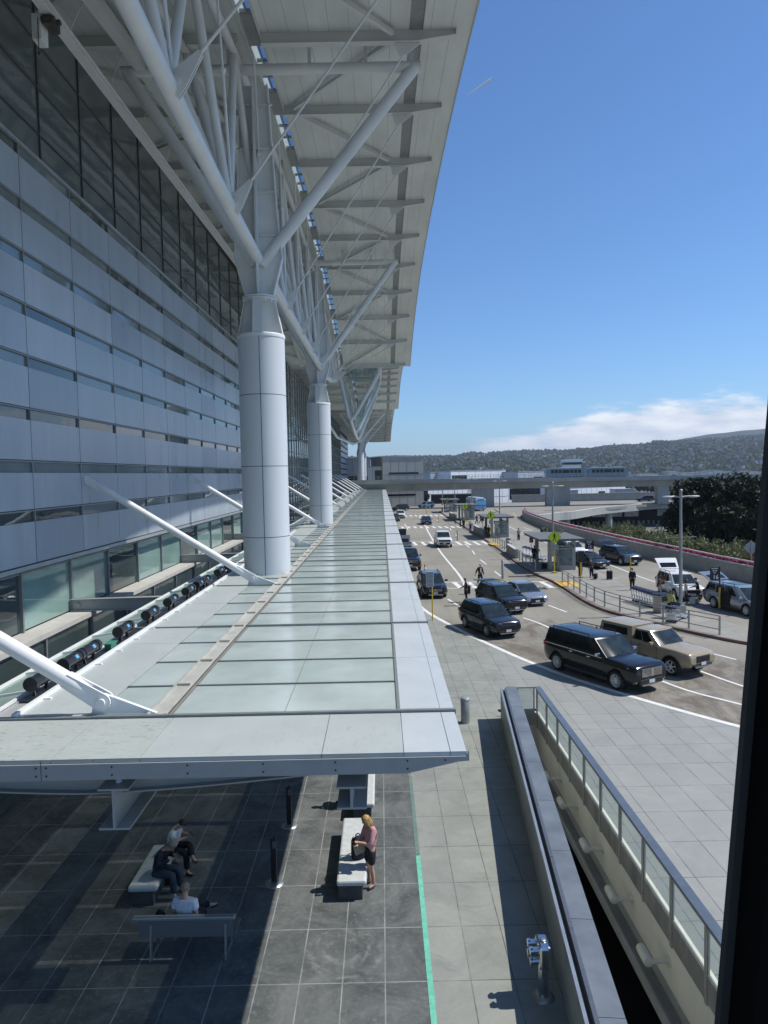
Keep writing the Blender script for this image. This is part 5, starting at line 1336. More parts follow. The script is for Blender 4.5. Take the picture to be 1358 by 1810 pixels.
        if g.get('rails'):
            for s in (-1, 1):
                rb = MB()
                pts = [Vector(side(s, u, 1.0)) + Vector((0, -s * 0.05, 0.085 + cr * 0.3)) for u in [0.10 + 0.78 * q / 8 for q in range(9)]]
                rb.path(pts, 0.022, 8)
                for p in (pts[0], pts[4], pts[-1]): rb.tube(p, p - Vector((0, 0, 0.09)), 0.024, n=6)
                rb.build('roof_rail', g.get('railmat', M_blk), root)
        if g.get('sunroof'):
            b = MB(); b.grid(lambda u, v_: tuple(Vector(roofs(u, v_)) + Vector((0, 0, 0.008))), 4, 4, 0.45, 0.85, 0.2, 0.8); b.build('sunroof', M_wing, root)
        # side windows
        for s in (-1, 1):
            for (u0, u1, v0, v1) in g.get('win', []):
                b = MB()
                def wf(u, v_, s=s):
                    # slanted ends follow the pillars
                    return side(s, u, v_, 0.010)
                b.grid(wf, 5, 4, u0, u1, v0, v1, flip=(s == 1)); b.build('side_window', g.get('glass', M_wing), root)
        if g.get('front', True):
            b = MB(); b.grid(lambda u, v_: wind(u, v_, 0.010), 8, 5, 0.025, 0.975, 0.03, 0.93); b.build('windscreen', M_wind, root)
            b = MB()
            for q in (0.30, 0.62): b.bar(wind(q, 0.055, 0.02), wind(q + 0.26, 0.16, 0.02), 0.02, 0.015)
            b.build('wiper', M_blk, root)
        if g.get('back', True) and not sp.get('hatch'):
            b = MB(); b.grid(lambda u, v_: rear(u, v_, 0.010), 6, 4, 0.09, 0.91, 0.14, 0.88, flip=True); b.build('rear_window', M_wing, root)
        if sp.get('hatch') and g.get('hatch', True):
            b = MB(); b.grid(lambda u, v_: rear(u, v_, 0.012), 4, 4, 0.06, 0.94, 0.0, 0.94, flip=True); b.box(-L/2 - 0.012, -L/2 + 0.05, -hw * 0.78, hw * 0.78, 0.62, zb); b.build('boot_opening', M_int, root)  # black patch on the closed rear, painted for the shade inside the boot
            tl = Vector(side(-1, 0, 1.0)); tr = Vector(side(1, 0, 1.0)); up_ = sp.get('hatch_dir', Vector((-1.0, 0, 0.30))).normalized(); ln = sp.get('hatch_len', 1.15)
            b = MB(); nrm = Vector((0, 1, 0)).cross(up_)
            def hp(u, v_, o): return tuple(tl.lerp(tr, u) * 1.0 + Vector((0.03, 0, 0.05)) + up_ * ln * v_ + nrm * (o - 0.10 * v_ * v_ + (-0.02) * (2*u-1)**2) + Vector((0, (2*u-1) * 0.10 * v_ * hw, 0)))
            b.cur = 0; b.grid(lambda u, v_: hp(u, v_, 0.05), 6, 5); b.cur = 1; b.grid(lambda u, v_: hp(u, v_, 0.0), 6, 5, flip=True)
            for uu in (0, 1): b.cur = 0; b.grid(lambda u, v_, uu=uu: hp(uu, v_, 0.05 * u), 1, 5)
            b.grid(lambda u, v_: hp(u, 1, 0.05 * v_), 6, 1); b.grid(lambda u, v_: hp(u, 0, 0.05 * v_), 6, 1)
            tg = b.build('tailgate', [m, M_int], root); tag(tg, label='tailgate swung up open')
            b = MB(); b.grid(lambda u, v_: hp(u, v_, 0.058), 5, 3, 0.10, 0.90, 0.10, 0.52); b.build('rear_window', M_wing, tg)
    mg = gh.mesh('g', [m]); bm = bmesh.new(); bm.from_mesh(me2); bm.from_mesh(mg); bm.to_mesh(me2); bm.free(); bpy.data.meshes.remove(mg)
    me2.name = 'body'
    if len(me2.materials) < 1: me2.materials.append(m)
    o = bpy.data.objects.new('body', me2); COL.objects.link(o); o.parent = root
    mb = MB()
    for x in sp.get('seams', []):                              # door shut lines
        zt = interp(top, x) - belt_r
        for s in (-1, 1): mb.bar((x, s * (hw * 1.001), gc + 0.16), (x, s * (hw * 0.985), zt), 0.012, 0.016, (0, 1, 0))
    for s in (-1, 1):
        x0, x1 = xr + rw * 1.2, xf - rw * 1.2
        mb.bar((x0, s * (hw * 0.965), gc + 0.07), (x1, s * (hw * 0.965), gc + 0.07), 0.05, 0.13)
    if sp.get('cladding'):
        for s in (-1, 1):
            for x in (xf, xr):
                pts = [Vector((x + rw * 1.22 * math.cos(t), s * (hw * 0.992), rw + rw * 1.22 * math.sin(t))) for t in [0.05 + 3.04 * q / 12 for q in range(13)]]
                for a_, b_ in zip(pts[:-1], pts[1:]): mb.bar(a_, b_, 0.05, 0.06, (0, 1, 0))
    mb.build('sill_trim', trim, root)
    mb = MB()
    for x in sp.get('handles', []):
        for s in (-1, 1): mb.cbox((x, s * (hw * 1.0), interp(top, x) - 0.17), (0.20, 0.035, 0.035))
    if mb.v: mb.build('door_handle', sp.get('handle_mat', m), root)
    # wheels
    def wheel(x, s):
        w = MB(); tw = sp.get('tw', 0.24)
        w.lathe([(rw * 0.69, -tw * 0.46), (rw * 0.80, -tw * 0.5), (rw * 0.95, -tw * 0.46), (rw, -tw * 0.34), (rw, tw * 0.34), (rw * 0.95, tw * 0.46), (rw * 0.80, tw * 0.5), (rw * 0.69, tw * 0.46)], 30, (0, 0, 0), 'Y', cap=False)
        wo = w.build('wheel', M_tyre, root, off=(0, 0, 0)); wo.location = (x, s * (hw - 0.135), rw)
        r_ = MB(); f_ = s * tw * 0.47
        r_.lathe([(rw * 0.70, s * tw * 0.50), (rw * 0.64, f_), (rw * 0.58, 0)], 26, (0, 0, 0), 'Y', cap=False)
        ns = sp.get('spokes', 5)
        for q in range(ns):
            t = 2 * math.pi * q / ns + 0.2; d = Vector((math.cos(t), 0, math.sin(t)))
            r_.bar(d * 0.03 + Vector((0, f_ * 0.92, 0)), d * rw * 0.64 + Vector((0, f_ * 1.02, 0)), rw * (0.62 / ns + 0.035), 0.03, (0, 1, 0))
        r_.lathe([(rw * 0.16, f_ * 1.05), (0, f_ * 1.08)], 12, (0, 0, 0), 'Y')
        r_.build('rim', sp.get('rim', M_alloy), wo, off=(0, 0, 0))
        k = MB(); k.lathe([(rw * 0.66, 0), (0, 0.001)], 20, (0, f_ * 0.35, 0), 'Y'); k.build('brake_disc', M_cav, wo, off=(0, 0, 0))
    for x in (xf, xr):
        for s in (-1, 1): wheel(x, s)
    # front end
    zf = interp(top, L/2 - 0.1); fx = L/2
    hz = sp.get('hlz', zf - 0.12); hl = sp.get('hl', (0.36, 0.16))
    for s in (-1, 1):
        b = MB(); b.add([(fx - 0.035, s * (hw * 0.84 - hl[0]), hz - hl[1] * 0.4), (fx - 0.16, s * hw * 0.90, hz - hl[1] * 0.2), (fx - 0.42, s * hw * 0.965, hz + hl[1] * 0.45), (fx - 0.40, s * hw * 0.94, hz + hl[1] * 0.62), (fx - 0.14, s * hw * 0.84, hz + hl[1] * 0.55), (fx - 0.02, s * (hw * 0.84 - hl[0]), hz + hl[1] * 0.4),
                          (fx - 0.25, s * (hw * 0.84 - hl[0]), hz - hl[1] * 0.4), (fx - 0.25, s * (hw * 0.84 - hl[0]), hz + hl[1] * 0.4)], [(0, 1, 4, 5), (1, 2, 3, 4), (0, 6, 1), (6, 2, 1), (5, 4, 7), (4, 3, 7), (0, 5, 7, 6)])
        bm_ = b; bm_.build('headlight', M_hl, root)
        b = MB(); b.cbox((-L/2 + 0.05, s * hw * 0.80, sp.get('tlz', 0.95)), (0.13, hw * 0.26, sp.get('tlh', 0.22))); b.build('tail_light', M_tl, root, bevel=0.02)
        mx_ = sp.get('mirror_x', sp['cabs'][-1]['x3'] - 0.35); mz = sp['cabs'][-1]['zb'] + 0.10
        b = MB(); b.cbox((mx_, s * (hw + 0.10), mz), (0.13, 0.22, 0.15)); b.bar((mx_, s * (hw * 0.92), mz - 0.05), (mx_, s * (hw + 0.02), mz - 0.03), 0.05, 0.04); b.build('mirror', sp.get('mirror_mat', m), root, bevel=0.03)
    gw, gz0, gz1 = sp.get('grille', (0.48, 0.52, 0.74))
    b = MB(); b.box(fx - 0.20, fx + 0.012, -gw, gw, gz0, gz1); go = b.build('grille', sp.get('grille_back', M_blk), root, bevel=0.02)
    b = MB(); nb_ = sp.get('bars', 3)
    for q in range(nb_):
        z = gz0 + (gz1 - gz0) * (q + 0.5) / nb_; b.box(fx + 0.013, fx + 0.03, -gw * 0.95, gw * 0.95, z - 0.012, z + 0.012)
    if sp.get('split'): b.box(fx + 0.013, fx + 0.045, -0.06, 0.06, gz0, gz1)
    b.lathe([(0.055, fx + 0.032), (0, fx + 0.036)], 14, (0, 0, (gz0 + gz1) / 2 + 0.02), 'X'); b.build('grille_bar', sp.get('bar_mat', M_blk), go, off=(0, 0, 0))
    b = MB(); b.box(fx - 0.22, fx + 0.02, -hw * 0.66, hw * 0.66, gc + 0.10, max(gc + 0.2, gz0 - 0.10)); b.build('bumper', trim, root, bevel=0.04)
    b = MB(); b.bar((fx + 0.012, -hw * 0.55, gc + 0.09), (fx + 0.012, hw * 0.55, gc + 0.09), 0.05, 0.05); 
    for s in (-1, 1): b.cbox((fx - 0.10, s * hw * 0.74, gc + 0.24), (0.10, 0.20, 0.06))
    b.build('bumper_trim', sp.get('chrome', M_alu), root)
    if sp.get('plate', True):
        b = MB(); b.box(fx + 0.021, fx + 0.035, -0.16, 0.16, gc + 0.16, gc + 0.30); b.build('license_plate', M_plate, root)
    b = MB(); b.box(-L/2 - 0.02, -L/2 + 0.2, -hw * 0.80, hw * 0.80, gc + 0.12, gc + 0.34); b.build('rear_bumper', trim, root, bevel=0.04)
    for fn in sp.get('extra', []): fn(root, sp)
    return root
WIN4 = [(0.05, 0.24, 0.18, 0.84), (0.27, 0.50, 0.12, 0.87), (0.53, 0.83, 0.10, 0.88)]
WIN3 = [(0.12, 0.28, 0.28, 0.80), (0.30, 0.54, 0.12, 0.86), (0.56, 0.86, 0.10, 0.86)]
def suv(paint_, L=4.62, Wd=1.86, Hh=1.70, **kw):
    sp = dict(L=L, W=Wd, paint=paint_, xf=L * 0.30, xr=-L * 0.285, rw=0.375, gc=0.24, cladding=True, hl=(0.34, 0.14), grille=(0.50, 0.60, 0.84), spokes=10,
              top=[(-L/2, 1.02), (-L/2 + 0.25, 1.13), (0, 1.10), (L * 0.20, 1.07), (L * 0.34, 1.03), (L/2 - 0.18, 0.96), (L/2, 0.87)],
              cabs=[dict(x0=-L/2 + 0.10, x1=-L/2 + 0.48, x2=L * 0.055, x3=L * 0.235, zb=1.06, zt=Hh - 0.06, win=WIN4, rails=True)], seams=[L * 0.20, -L * 0.03, -L * 0.23], handles=[-L * 0.0, -L * 0.19], hlz=0.84, tlz=1.0)
    sp.update(kw); return sp
def sedan(paint_, L=4.65, Wd=1.82, Hh=1.43, **kw):
    sp = dict(L=L, W=Wd, paint=paint_, xf=L * 0.30, xr=-L * 0.285, rw=0.33, gc=0.17, hl=(0.36, 0.12), grille=(0.50, 0.36, 0.60), spokes=10, trim=M_blk,
              top=[(-L/2, 0.86), (-L/2 + 0.3, 0.98), (-L * 0.2, 0.98), (0, 0.93), (L * 0.18, 0.90), (L * 0.34, 0.83), (L/2 - 0.2, 0.72), (L/2, 0.62)],
              cabs=[dict(x0=-L/2 + 0.42, x1=-L * 0.17, x2=L * 0.06, x3=L * 0.265, zb=0.90, zt=Hh - 0.04, win=[(0.16, 0.34, 0.25, 0.80), (0.36, 0.56, 0.12, 0.86), (0.58, 0.86, 0.10, 0.86)])], seams=[L * 0.20, -L * 0.03, -L * 0.22], handles=[-L * 0.0, -L * 0.18], hlz=0.66, tlz=0.82, tlh=0.14)
    sp.update(kw); return sp
def place(o, x, y, hx, hy):
    o.location = (x, y, 0.0); o.rotation_euler = (0, 0, math.atan2(hy, hx)); return o
def from_wheels(o, front, rear_, sp, side):
    """stand the car so that its wheels on one side (side=-1 right) touch the two given ground points"""
    f, r_ = Vector((front[0], front[1], 0)), Vector((rear_[0], rear_[1], 0)); h = (f - r_).normalized(); lft = Vector((-h.y, h.x, 0))
    mid = f - h * sp['xf']; c = mid - lft * side * (sp['W'] / 2 - 0.13)
    o.location = c; o.rotation_euler = (0, 0, math.atan2(h.y, h.x)); return o
# the two big cars in the foreground
sp = suv(P_black, 5.66, 2.03, 1.98, rw=0.40, gc=0.28, xf=1.80, xr=-1.83, tw=0.27, spokes=12, cladding=False, top=[(-2.83, 1.20), (-2.6, 1.30), (0, 1.27), (1.05, 1.25), (2.0, 1.22), (2.6, 1.17), (2.83, 1.10)],
         cabs=[dict(x0=-2.78, x1=-2.55, x2=0.40, x3=1.20, zb=1.24, zt=1.92, wb=0.945, wt=0.85, crown=0.06, win=[(0.03, 0.27, 0.18, 0.85), (0.30, 0.53, 0.13, 0.87), (0.555, 0.80, 0.11, 0.88)], rails=True)],
         seams=[1.12, 0.05, -1.05], handles=[0.22, -0.88], handle_mat=M_chrome, mirror_mat=M_chrome, mirror_x=0.88, grille=(0.62, 0.72, 1.06), bars=7, bar_mat=M_chrome, split=True, chrome=M_chrome, hlz=0.98, hl=(0.24, 0.20), tlz=1.12, tlh=0.24)
def chrome_line(root, sp):
    b = MB()
    for s in (-1, 1): b.bar((-2.62, s * 0.985, 1.205), (1.0, s * 0.985, 1.19), 0.02, 0.022)
    b.build('chrome_strip', M_chrome, root)
sp['extra'] = [chrome_line]
navi = vehicle('parked_suv', 'large black luxury suv with chrome grille parked along the forecourt kerb line', 'suv', sp)
f, r_ = G(1092, 1219), G(989, 1184); from_wheels(navi, f, r_, sp, -1)
h_navi = (Vector((f.x, f.y)) - Vector((r_.x, r_.y))).normalized()
sp = suv(P_tan, 5.4, 1.90, 1.80, rw=0.405, gc=0.42, xf=1.72, xr=-1.52, tw=0.26, spokes=6, top=[(-2.7, 1.16), (-2.5, 1.24), (-0.6, 1.24), (0.85, 1.21), (1.9, 1.19), (2.5, 1.13), (2.7, 1.02)],
         cabs=[dict(x0=-2.66, x1=-2.52, x2=-0.62, x3=-0.55, zb=1.20, zt=1.82, wb=0.93, wt=0.83, win=[(0.12, 0.88, 0.25, 0.80)], front=False, crown=0.07), dict(x0=-0.50, x1=-0.40, x2=0.42, x3=1.08, zb=1.18, zt=1.78, wb=0.93, wt=0.82, win=[(0.05, 0.40, 0.16, 0.86), (0.43, 0.80, 0.12, 0.88)], back=False)],
         seams=[0.95, 0.0, -0.50], handles=[0.18, -0.38], grille=(0.46, 0.70, 1.0), bars=3, hlz=0.97, hl=(0.26, 0.18), plate=True, rim=M_alloy)
taco = vehicle('pickup_truck', 'sand coloured pickup with matching hard camper shell beside the big black suv', 'pickup', sp)
tf = G(1188.7, 1193.5); hv = Vector((h_navi.x + 0.03, h_navi.y, 0)).normalized(); from_wheels(taco, (tf.x, tf.y), (tf.x - hv.x * 3.24, tf.y - hv.y * 3.24), sp, -1)
# mid distance
def extra_chrome(root, sp): pass
sp = suv(P_navy, 4.60, 1.86, 1.71, bars=3, rim=M_alloyd, grille=(0.50, 0.58, 0.78)); c = vehicle('parked_suv', 'blue-black compact suv stopped at the bend of the white kerb line', 'suv', sp); f, r_ = G(863, 1126), G(827, 1110.5); from_wheels(c, f, r_, sp, -1)
hb_ = (Vector((f.x - r_.x, f.y - r_.y, 0))).normalized()
sp = suv(P_black, 4.62, 1.86, 1.70, hatch=True, hatch_len=0.9, hatch_dir=Vector((-1, 0, 0.1)), rim=M_alloyd); c = vehicle('parked_suv', 'black suv being loaded from behind, between the compact suv and the silver sedan', 'suv', sp); g = G(918, 1088); hx = Vector((0.30, -0.95, 0)).normalized(); p = Vector((g.x, g.y, 0)) - hx * 2.25 - Vector((-hx.y, hx.x, 0)) * -0.9 * -1
place(c, 8.0, 48.05, hx.x, hx.y)
sp = sedan(P_silver, 4.62, 1.80, 1.42); c = vehicle('sedan', 'silver-blue sedan beside the black suvs near the crosswalk', 'car', sp); place(c, 10.05, 50.7, 0.24, -0.97)
sp = suv(P_navy, 4.75, 1.90, 1.66, bars=2, bar_mat=M_chrome, chrome=M_chrome, spokes=5, grille=(0.50, 0.56, 0.76)); c = vehicle('parked_suv', 'dark blue suv behind the white notice sign at the near kerb', 'suv', sp); place(c, 3.72, 54.6, 0.06, -1)
sp = suv(P_navy, 5.9, 2.06, 1.95, rw=0.42, gc=0.36, xf=1.95, xr=-1.75, tw=0.29, top=[(-2.95, 1.22), (-2.7, 1.26), (-0.8, 1.26), (0.9, 1.26), (2.0, 1.24), (2.7, 1.18), (2.95, 1.05)], cabs=[dict(x0=-1.05, x1=-0.85, x2=0.30, x3=1.10, zb=1.22, zt=1.92, win=[(0.05, 0.45, 0.16, 0.86), (0.49, 0.80, 0.12, 0.88)])], seams=[1.0, -0.1], handles=[0.1], grille=(0.72, 0.84, 1.10), bars=2, bar_mat=M_chrome, chrome=M_chrome, hlz=1.02)
def bed(root, sp):
    b = MB(); b.box(-2.85, -1.15, -0.82, 0.82, 1.275, 1.285); b.build('truck_bed', M_int, root)
sp['extra'] = [bed]
c = vehicle('pickup_truck', 'dark blue pickup with chrome front bar parked beside the canopy edge', 'pickup', sp); place(c, 2.55, 70.3, 0.04, -1)
sp = suv(P_grey, 4.5, 1.84, 1.62, hatch=True, hatch_len=1.05, hatch_dir=Vector((-0.55, 0, 0.85))); c = vehicle('parked_suv', 'grey hatchback with raised tailgate just behind the dark blue pickup', 'suv', sp); place(c, 2.45, 77.2, 0.05, -1)
sp = suv(P_black, 4.6, 1.86, 1.70, hatch=True, hatch_len=1.05, hatch_dir=Vector((-0.5, 0, 0.88))); c = vehicle('parked_suv', 'black suv with raised tailgate, farther one of the pair with open boots at the kerb', 'suv', sp); place(c, 2.3, 84.6, 0.05, -1)
sp = suv(P_white, 5.51, 2.0, 1.90, rw=0.42, gc=0.33, xf=1.75, xr=-1.70, tw=0.28, top=[(-2.75, 1.20), (-2.5, 1.22), (0, 1.21), (1.2, 1.20), (2.3, 1.16), (2.6, 1.12), (2.75, 1.0)], cabs=[dict(x0=-1.3, x1=-1.1, x2=0.5, x3=1.2, zb=1.18, zt=1.88, win=[(0.05, 0.45, 0.16, 0.86), (0.49, 0.80, 0.12, 0.88)])], grille=(0.74, 0.78, 1.02), bars=1, hlz=0.95, hl=(0.12, 0.2), cladding=False)
sp['extra'] = [bed]
c = vehicle('pickup_truck', 'white pickup with black front panel driving over the second crosswalk', 'pickup', sp); place(c, 7.75, 90.8, 0.0, -1)
sp = sedan(P_navy, 4.8, 1.85, 1.45, bars=2); c = vehicle('sedan', 'dark sedan driving alone towards the third crosswalk', 'car', sp); place(c, 8.1, 130.5, 0.02, -1)
sp = suv(P_white, 4.75, 1.88, 1.68); c = vehicle('moving_suv', 'white suv turning across the far end of the road', 'suv', sp); place(c, 12.0, 191.5, -0.80, -0.6)
sp = suv(P_black, 4.75, 1.88, 1.72); c = vehicle('moving_suv', 'black suv turning off at the far left end of the road', 'suv', sp); place(c, 4.6, 178, -0.75, -0.66)
sp = suv(P_white, 4.7, 1.86, 1.70); c = vehicle('parked_suv', 'white car far up the near kerb, behind a dark one', 'suv', sp); place(c, 3.9, 150, 0.03, -1)
sp = sedan(P_dgrey, 4.7, 1.84, 1.46); c = vehicle('sedan', 'dark car far up the near kerb, in front of a white one', 'car', sp); place(c, 2.6, 141, 0.03, -1)
# right-hand roadway
sp = suv(P_white, 4.6, 1.85, 1.70, bars=2, grille=(0.52, 0.52, 0.80)); c = vehicle('parked_suv', 'white suv half hidden behind the bus shelter and the dark sedan', 'suv', sp); place(c, 20.6, 77.0, 0.22, -0.97)
sp = sedan(P_black, 4.7, 1.85, 1.44, grille=(0.30, 0.34, 0.42), bars=1, rim=M_alloyd); c = vehicle('sedan', 'black sedan on the right roadway by the sign numbered 15', 'car', sp); place(c, 19.85, 68.4, 0.40, -0.92)
sp = suv(P_dgrey, 4.95, 1.93, 1.75, hatch=True, hatch_len=1.05, hatch_dir=Vector((-0.9, 0, 0.42)), bars=2); c = vehicle('parked_suv', 'dark grey suv with raised tailgate on the right roadway', 'suv', sp); place(c, 23.75, 70.6, 0.26, -0.966)
VAN = [(0.04, 0.27, 0.22, 0.84), (0.30, 0.54, 0.14, 0.86), (0.57, 0.80, 0.12, 0.87)]
sp = suv(P_white, 4.9, 1.93, 1.76, hatch=True, hatch_len=1.1, hatch_dir=Vector((-0.72, 0, 0.70)), cladding=True); c = vehicle('parked_suv', 'white suv with open tailgate behind the tall lamp post', 'suv', sp); f, r_ = G(1195, 1060), G(1154, 1041.5); from_wheels(c, f, r_, sp, -1)
sp = suv(P_silver, 5.15, 1.99, 1.76, xf=1.62, xr=-1.42, hatch=True, hatch_len=1.15, hatch_dir=Vector((-0.9, 0, 0.42)), cladding=False, top=[(-2.57, 1.0), (-2.3, 1.06), (0, 1.04), (1.3, 1.0), (2.0, 0.93), (2.4, 0.84), (2.57, 0.72)], cabs=[dict(x0=-2.50, x1=-2.15, x2=0.62, x3=1.62, zb=1.0, zt=1.70, win=VAN, rails=True, sunroof=True)], seams=[1.15, 0.2, -1.0], handles=[0.4, -0.8], grille=(0.40, 0.42, 0.66))
def slide(root, sp):
    b = MB()
    b.box(-0.75, 0.22, -1.015, -0.90, 0.36, 1.02); b.add([(-0.75, -0.945, 1.0), (0.22, -0.945, 1.0), (0.22, -0.79, 1.62), (-0.75, -0.79, 1.62)], [(0, 1, 2, 3)]); o = b.build('door_opening', M_int, root); tag(o, label='open sliding door')  # black box on the closed side, painted for the shade inside the doorway
sp['extra'] = [slide]
c = vehicle('minivan', 'silver minivan with open sliding door and tailgate by the sign numbered 16', 'minivan', sp); f, r_ = G(1321.5, 1089.6), G(1258, 1072.7); from_wheels(c, f, r_, sp, -1)
# far ramp and bus
sp = suv(P_black, 4.8, 1.9, 1.75); c = vehicle('moving_suv', 'black suv driving along the far curved ramp', 'suv', sp); place(c, 75.5, 203, -1.0, -0.06)
def bus():
    root = thing('bus', 'light blue shuttle bus with white roof beyond the island shelters', 'bus', (23.2, 175, 0), math.atan2(-1, 0.10))
    pb = mat('bus_blue', (0.16, 0.36, 0.60), 0.35, var=0.08, coat=0.5); pw = P_white
    b = MB(); b.prism([(-5.3, 0.35), (5.2, 0.35), (5.35, 0.7), (5.35, 1.5), (5.15, 2.75), (4.9, 2.95), (-5.2, 2.95), (-5.35, 2.7), (-5.35, 0.6)], 'Y', -1.25, 1.25); b.build('body', pb, root, bevel=0.08)
    b = MB(); b.box(-4.9, 4.4, -1.0, 1.0, 2.955, 3.25); b.build('roof_unit', pw, root, bevel=0.12)
    b = MB(); b.add([(5.36, -1.12, 1.35), (5.36, 1.12, 1.35), (5.18, 1.12, 2.55), (5.18, -1.12, 2.55)], [(0, 1, 2, 3)]); b.build('windscreen', M_wing, root)
    for s in (-1, 1):
        for q in range(5):
            b = MB(); b.box(-4.7 + q * 1.85, -3.05 + q * 1.85, s * 1.255 - 0.006, s * 1.255 + 0.006, 1.35, 2.45); b.build('side_window', M_wing, root)
        for x in (3.0, -3.0):
            b = MB(); b.lathe([(0.3, -0.14), (0.46, -0.14), (0.48, -0.1), (0.48, 0.1), (0.46, 0.14), (0.3, 0.14), (0, 0.12)], 20, (x, s * 1.15, 0.48), 'Y'); b.build('wheel', M_rubber, root)
        b = MB(); b.cbox((5.33, s * 0.95, 0.8), (0.08, 0.35, 0.2)); b.build('headlight', M_hl, root)
    b = MB(); b.box(5.33, 5.37, -0.75, 0.75, 2.62, 2.85); b.build('destination_sign', M_black, root)
bus()
# ------------------------------------------------------------------ writing
def text_mesh(name, s, size, m, parent, loc, rz=0.0, depth=0.004, off=None):
    cu = bpy.data.curves.new('t', 'FONT'); cu.body = s; cu.size = size; cu.align_x = 'CENTER'; cu.align_y = 'CENTER'; cu.extrude = depth; cu.offset = size * 0.02
    o = bpy.data.objects.new('t', cu); COL.objects.link(o); dg = bpy.context.evaluated_depsgraph_get()
    me = bpy.data.meshes.new_from_object(o.evaluated_get(dg)); bpy.data.objects.remove(o); bpy.data.curves.remove(cu)
    me.transform(Matrix.Translation(loc) @ Matrix.Rotation(rz, 4, 'Z') @ Matrix.Rotation(math.pi / 2, 4, 'X')); me.materials.clear(); me.materials.append(m)
    t = bpy.data.objects.new(name, me); COL.objects.link(t); t.parent = parent; return t
M_sign = mat('sign_black', (0.012, 0.012, 0.014), 0.4); M_signw = mat('sign_white', (0.75, 0.75, 0.75), 0.5, var=0.03)
M_fluo = mat('fluorescent_yellow_green', (0.55, 0.72, 0.02), 0.45, var=0.04); M_grey_post = mat('post_grey', (0.36, 0.37, 0.37), 0.45, 0.5)
def number_sign(label, num, px, py0, py1, pxw, Y, base_z=0.15, pole_px=None):
    a = atY(px - pxw / 2, py1, Y); b = atY(px + pxw / 2, py0, Y); w = b.x - a.x; h = b.z - a.z; cx, cz = (a.x + b.x) / 2, (a.z + b.z) / 2
    t = thing('zone_sign', label, 'sign', (b.x, Y, base_z))
    m = MB(); m.cbox((-w / 2, 0, cz - base_z), (w, 0.05, h)); m.build('board', M_sign, t, bevel=0.01)
    text_mesh('number', num, h * 0.44, M_signw, t, Vector((-w * 0.40, -0.03, cz - base_z - h * 0.26)))
    m = MB()
    for k, (wd, z) in enumerate(((0.75, 0.40), (0.55, 0.24), (0.30, 0.08))):          # rows of small lettering, too small to read
        n = 6 - k
        for q in range(n): m.cbox((-w / 2 + (q - (n - 1) / 2) * w * wd / n, -0.028, cz - base_z + h * z), (w * wd / n * 0.7, 0.006, h * 0.075))
    m.build('lettering', M_signw, t)
    m = MB(); m.tube((0.04, 0, 0), (0.04, 0, 1.35), 0.055, n=10); m.build('lower_pole', M_yellow, t)
    m = MB(); m.tube((0.04, 0, 1.35), (0.04, 0, cz - base_z + h / 2 + 0.05), 0.04, n=10); m.build('upper_pole', M_sign, t)
number_sign('black zone sign with white number 16 on a yellow-footed pole', '16', 1263.5, 1002.5, 1026, 16, 46.0)
number_sign('black zone sign with white number 15 beside the black sedan', '15', 1041.5, 955, 971, 14, 69.9)
number_sign('black zone sign with white number 14 near the man filming', '14', 961, 931.5, 943.5, 11, 98.0)
def ped_sign(label, px, py, Y, diag, base_y, solar=True, x=None):
    c = atY(px, py, Y); t = thing('crossing_sign', label, 'sign', (c.x, Y, 0.15)); z = c.z - 0.15; d = diag / 2
    m = MB(); m.tube((0, 0.05, 0), (0, 0.05, z + d * 0.95), 0.075 if diag > 2 else 0.05, n=12); m.cbox((0, 0.05, 0.06), (0.42, 0.42, 0.12)); m.build('pole', M_yellow, t)
    m = MB(); m.prism([(0, z - d), (d, z), (0, z + d), (-d, z)], 'Y', -0.045, -0.02); m.build('diamond_board', M_fluo, t)
    m = MB(); e = d * 0.93
    for p, q in (((0, z - e), (e, z)), ((e, z), (0, z + e)), ((0, z + e), (-e, z)), ((-e, z), (0, z - e))): m.bar((p[0], -0.047, p[1]), (q[0], -0.047, q[1]), 0.006, d * 0.025, (0, 1, 0))
    m.build('border', M_sign, t)
    m = MB(); k = d
    m.lathe([(0.085 * k, -0.052), (0, -0.054)], 14, (0, 0, z + 0.50 * k), 'Y')
    def limb(p, q, w): m.bar((p[0] * k, -0.05, z + p[1] * k), (q[0] * k, -0.05, z + q[1] * k), w * k, 0.008, (0, 1, 0))
    limb((0.02, 0.40), (0.0, -0.02), 0.20); limb((0.0, 0.0), (0.14, -0.30), 0.10); limb((0.13, -0.26), (0.22, -0.58), 0.085); limb((-0.02, 0.0), (-0.12, -0.30), 0.10); limb((-0.10, -0.26), (-0.26, -0.56), 0.085)
    limb((0.06, 0.34), (0.22, 0.12), 0.07); limb((0.21, 0.15), (0.30, -0.02), 0.06); limb((-0.06, 0.34), (-0.18, 0.16), 0.07); limb((-0.17, 0.18), (-0.34, 0.12), 0.06)
    m.build('walking_figure', M_sign, t)
    m = MB(); m.cbox((0.05, -0.03, z - d - 0.28), (0.55, 0.22, 0.50)); m.build('beacon_box', mat('beacon_grey', (0.30, 0.31, 0.31), 0.5), t, bevel=0.02)
    if solar:
        m = MB(); m.bar((0.1, 0.05, z + d * 0.55), (1.05, 0.05, z + d * 0.75), 0.06, 0.06); m.bar((0.1, 0.05, z + d * 0.2), (0.75, 0.05, z + d * 0.66), 0.05, 0.05); m.build('bracket', M_yellow, t)
        m = MB(); m.cbox((0.85, 0.05, z + d * 0.95), (0.75, 0.9, 0.05), M=Matrix.Rotation(0.6, 3, 'Y')); m.build('solar_panel', mat('solar_cell', (0.03, 0.035, 0.05), 0.15, 0.2), t)
ped_sign('largest yellow-green crossing sign in front of the nearest shelter', 980, 949.5, 63.4, 1.28, 1013)
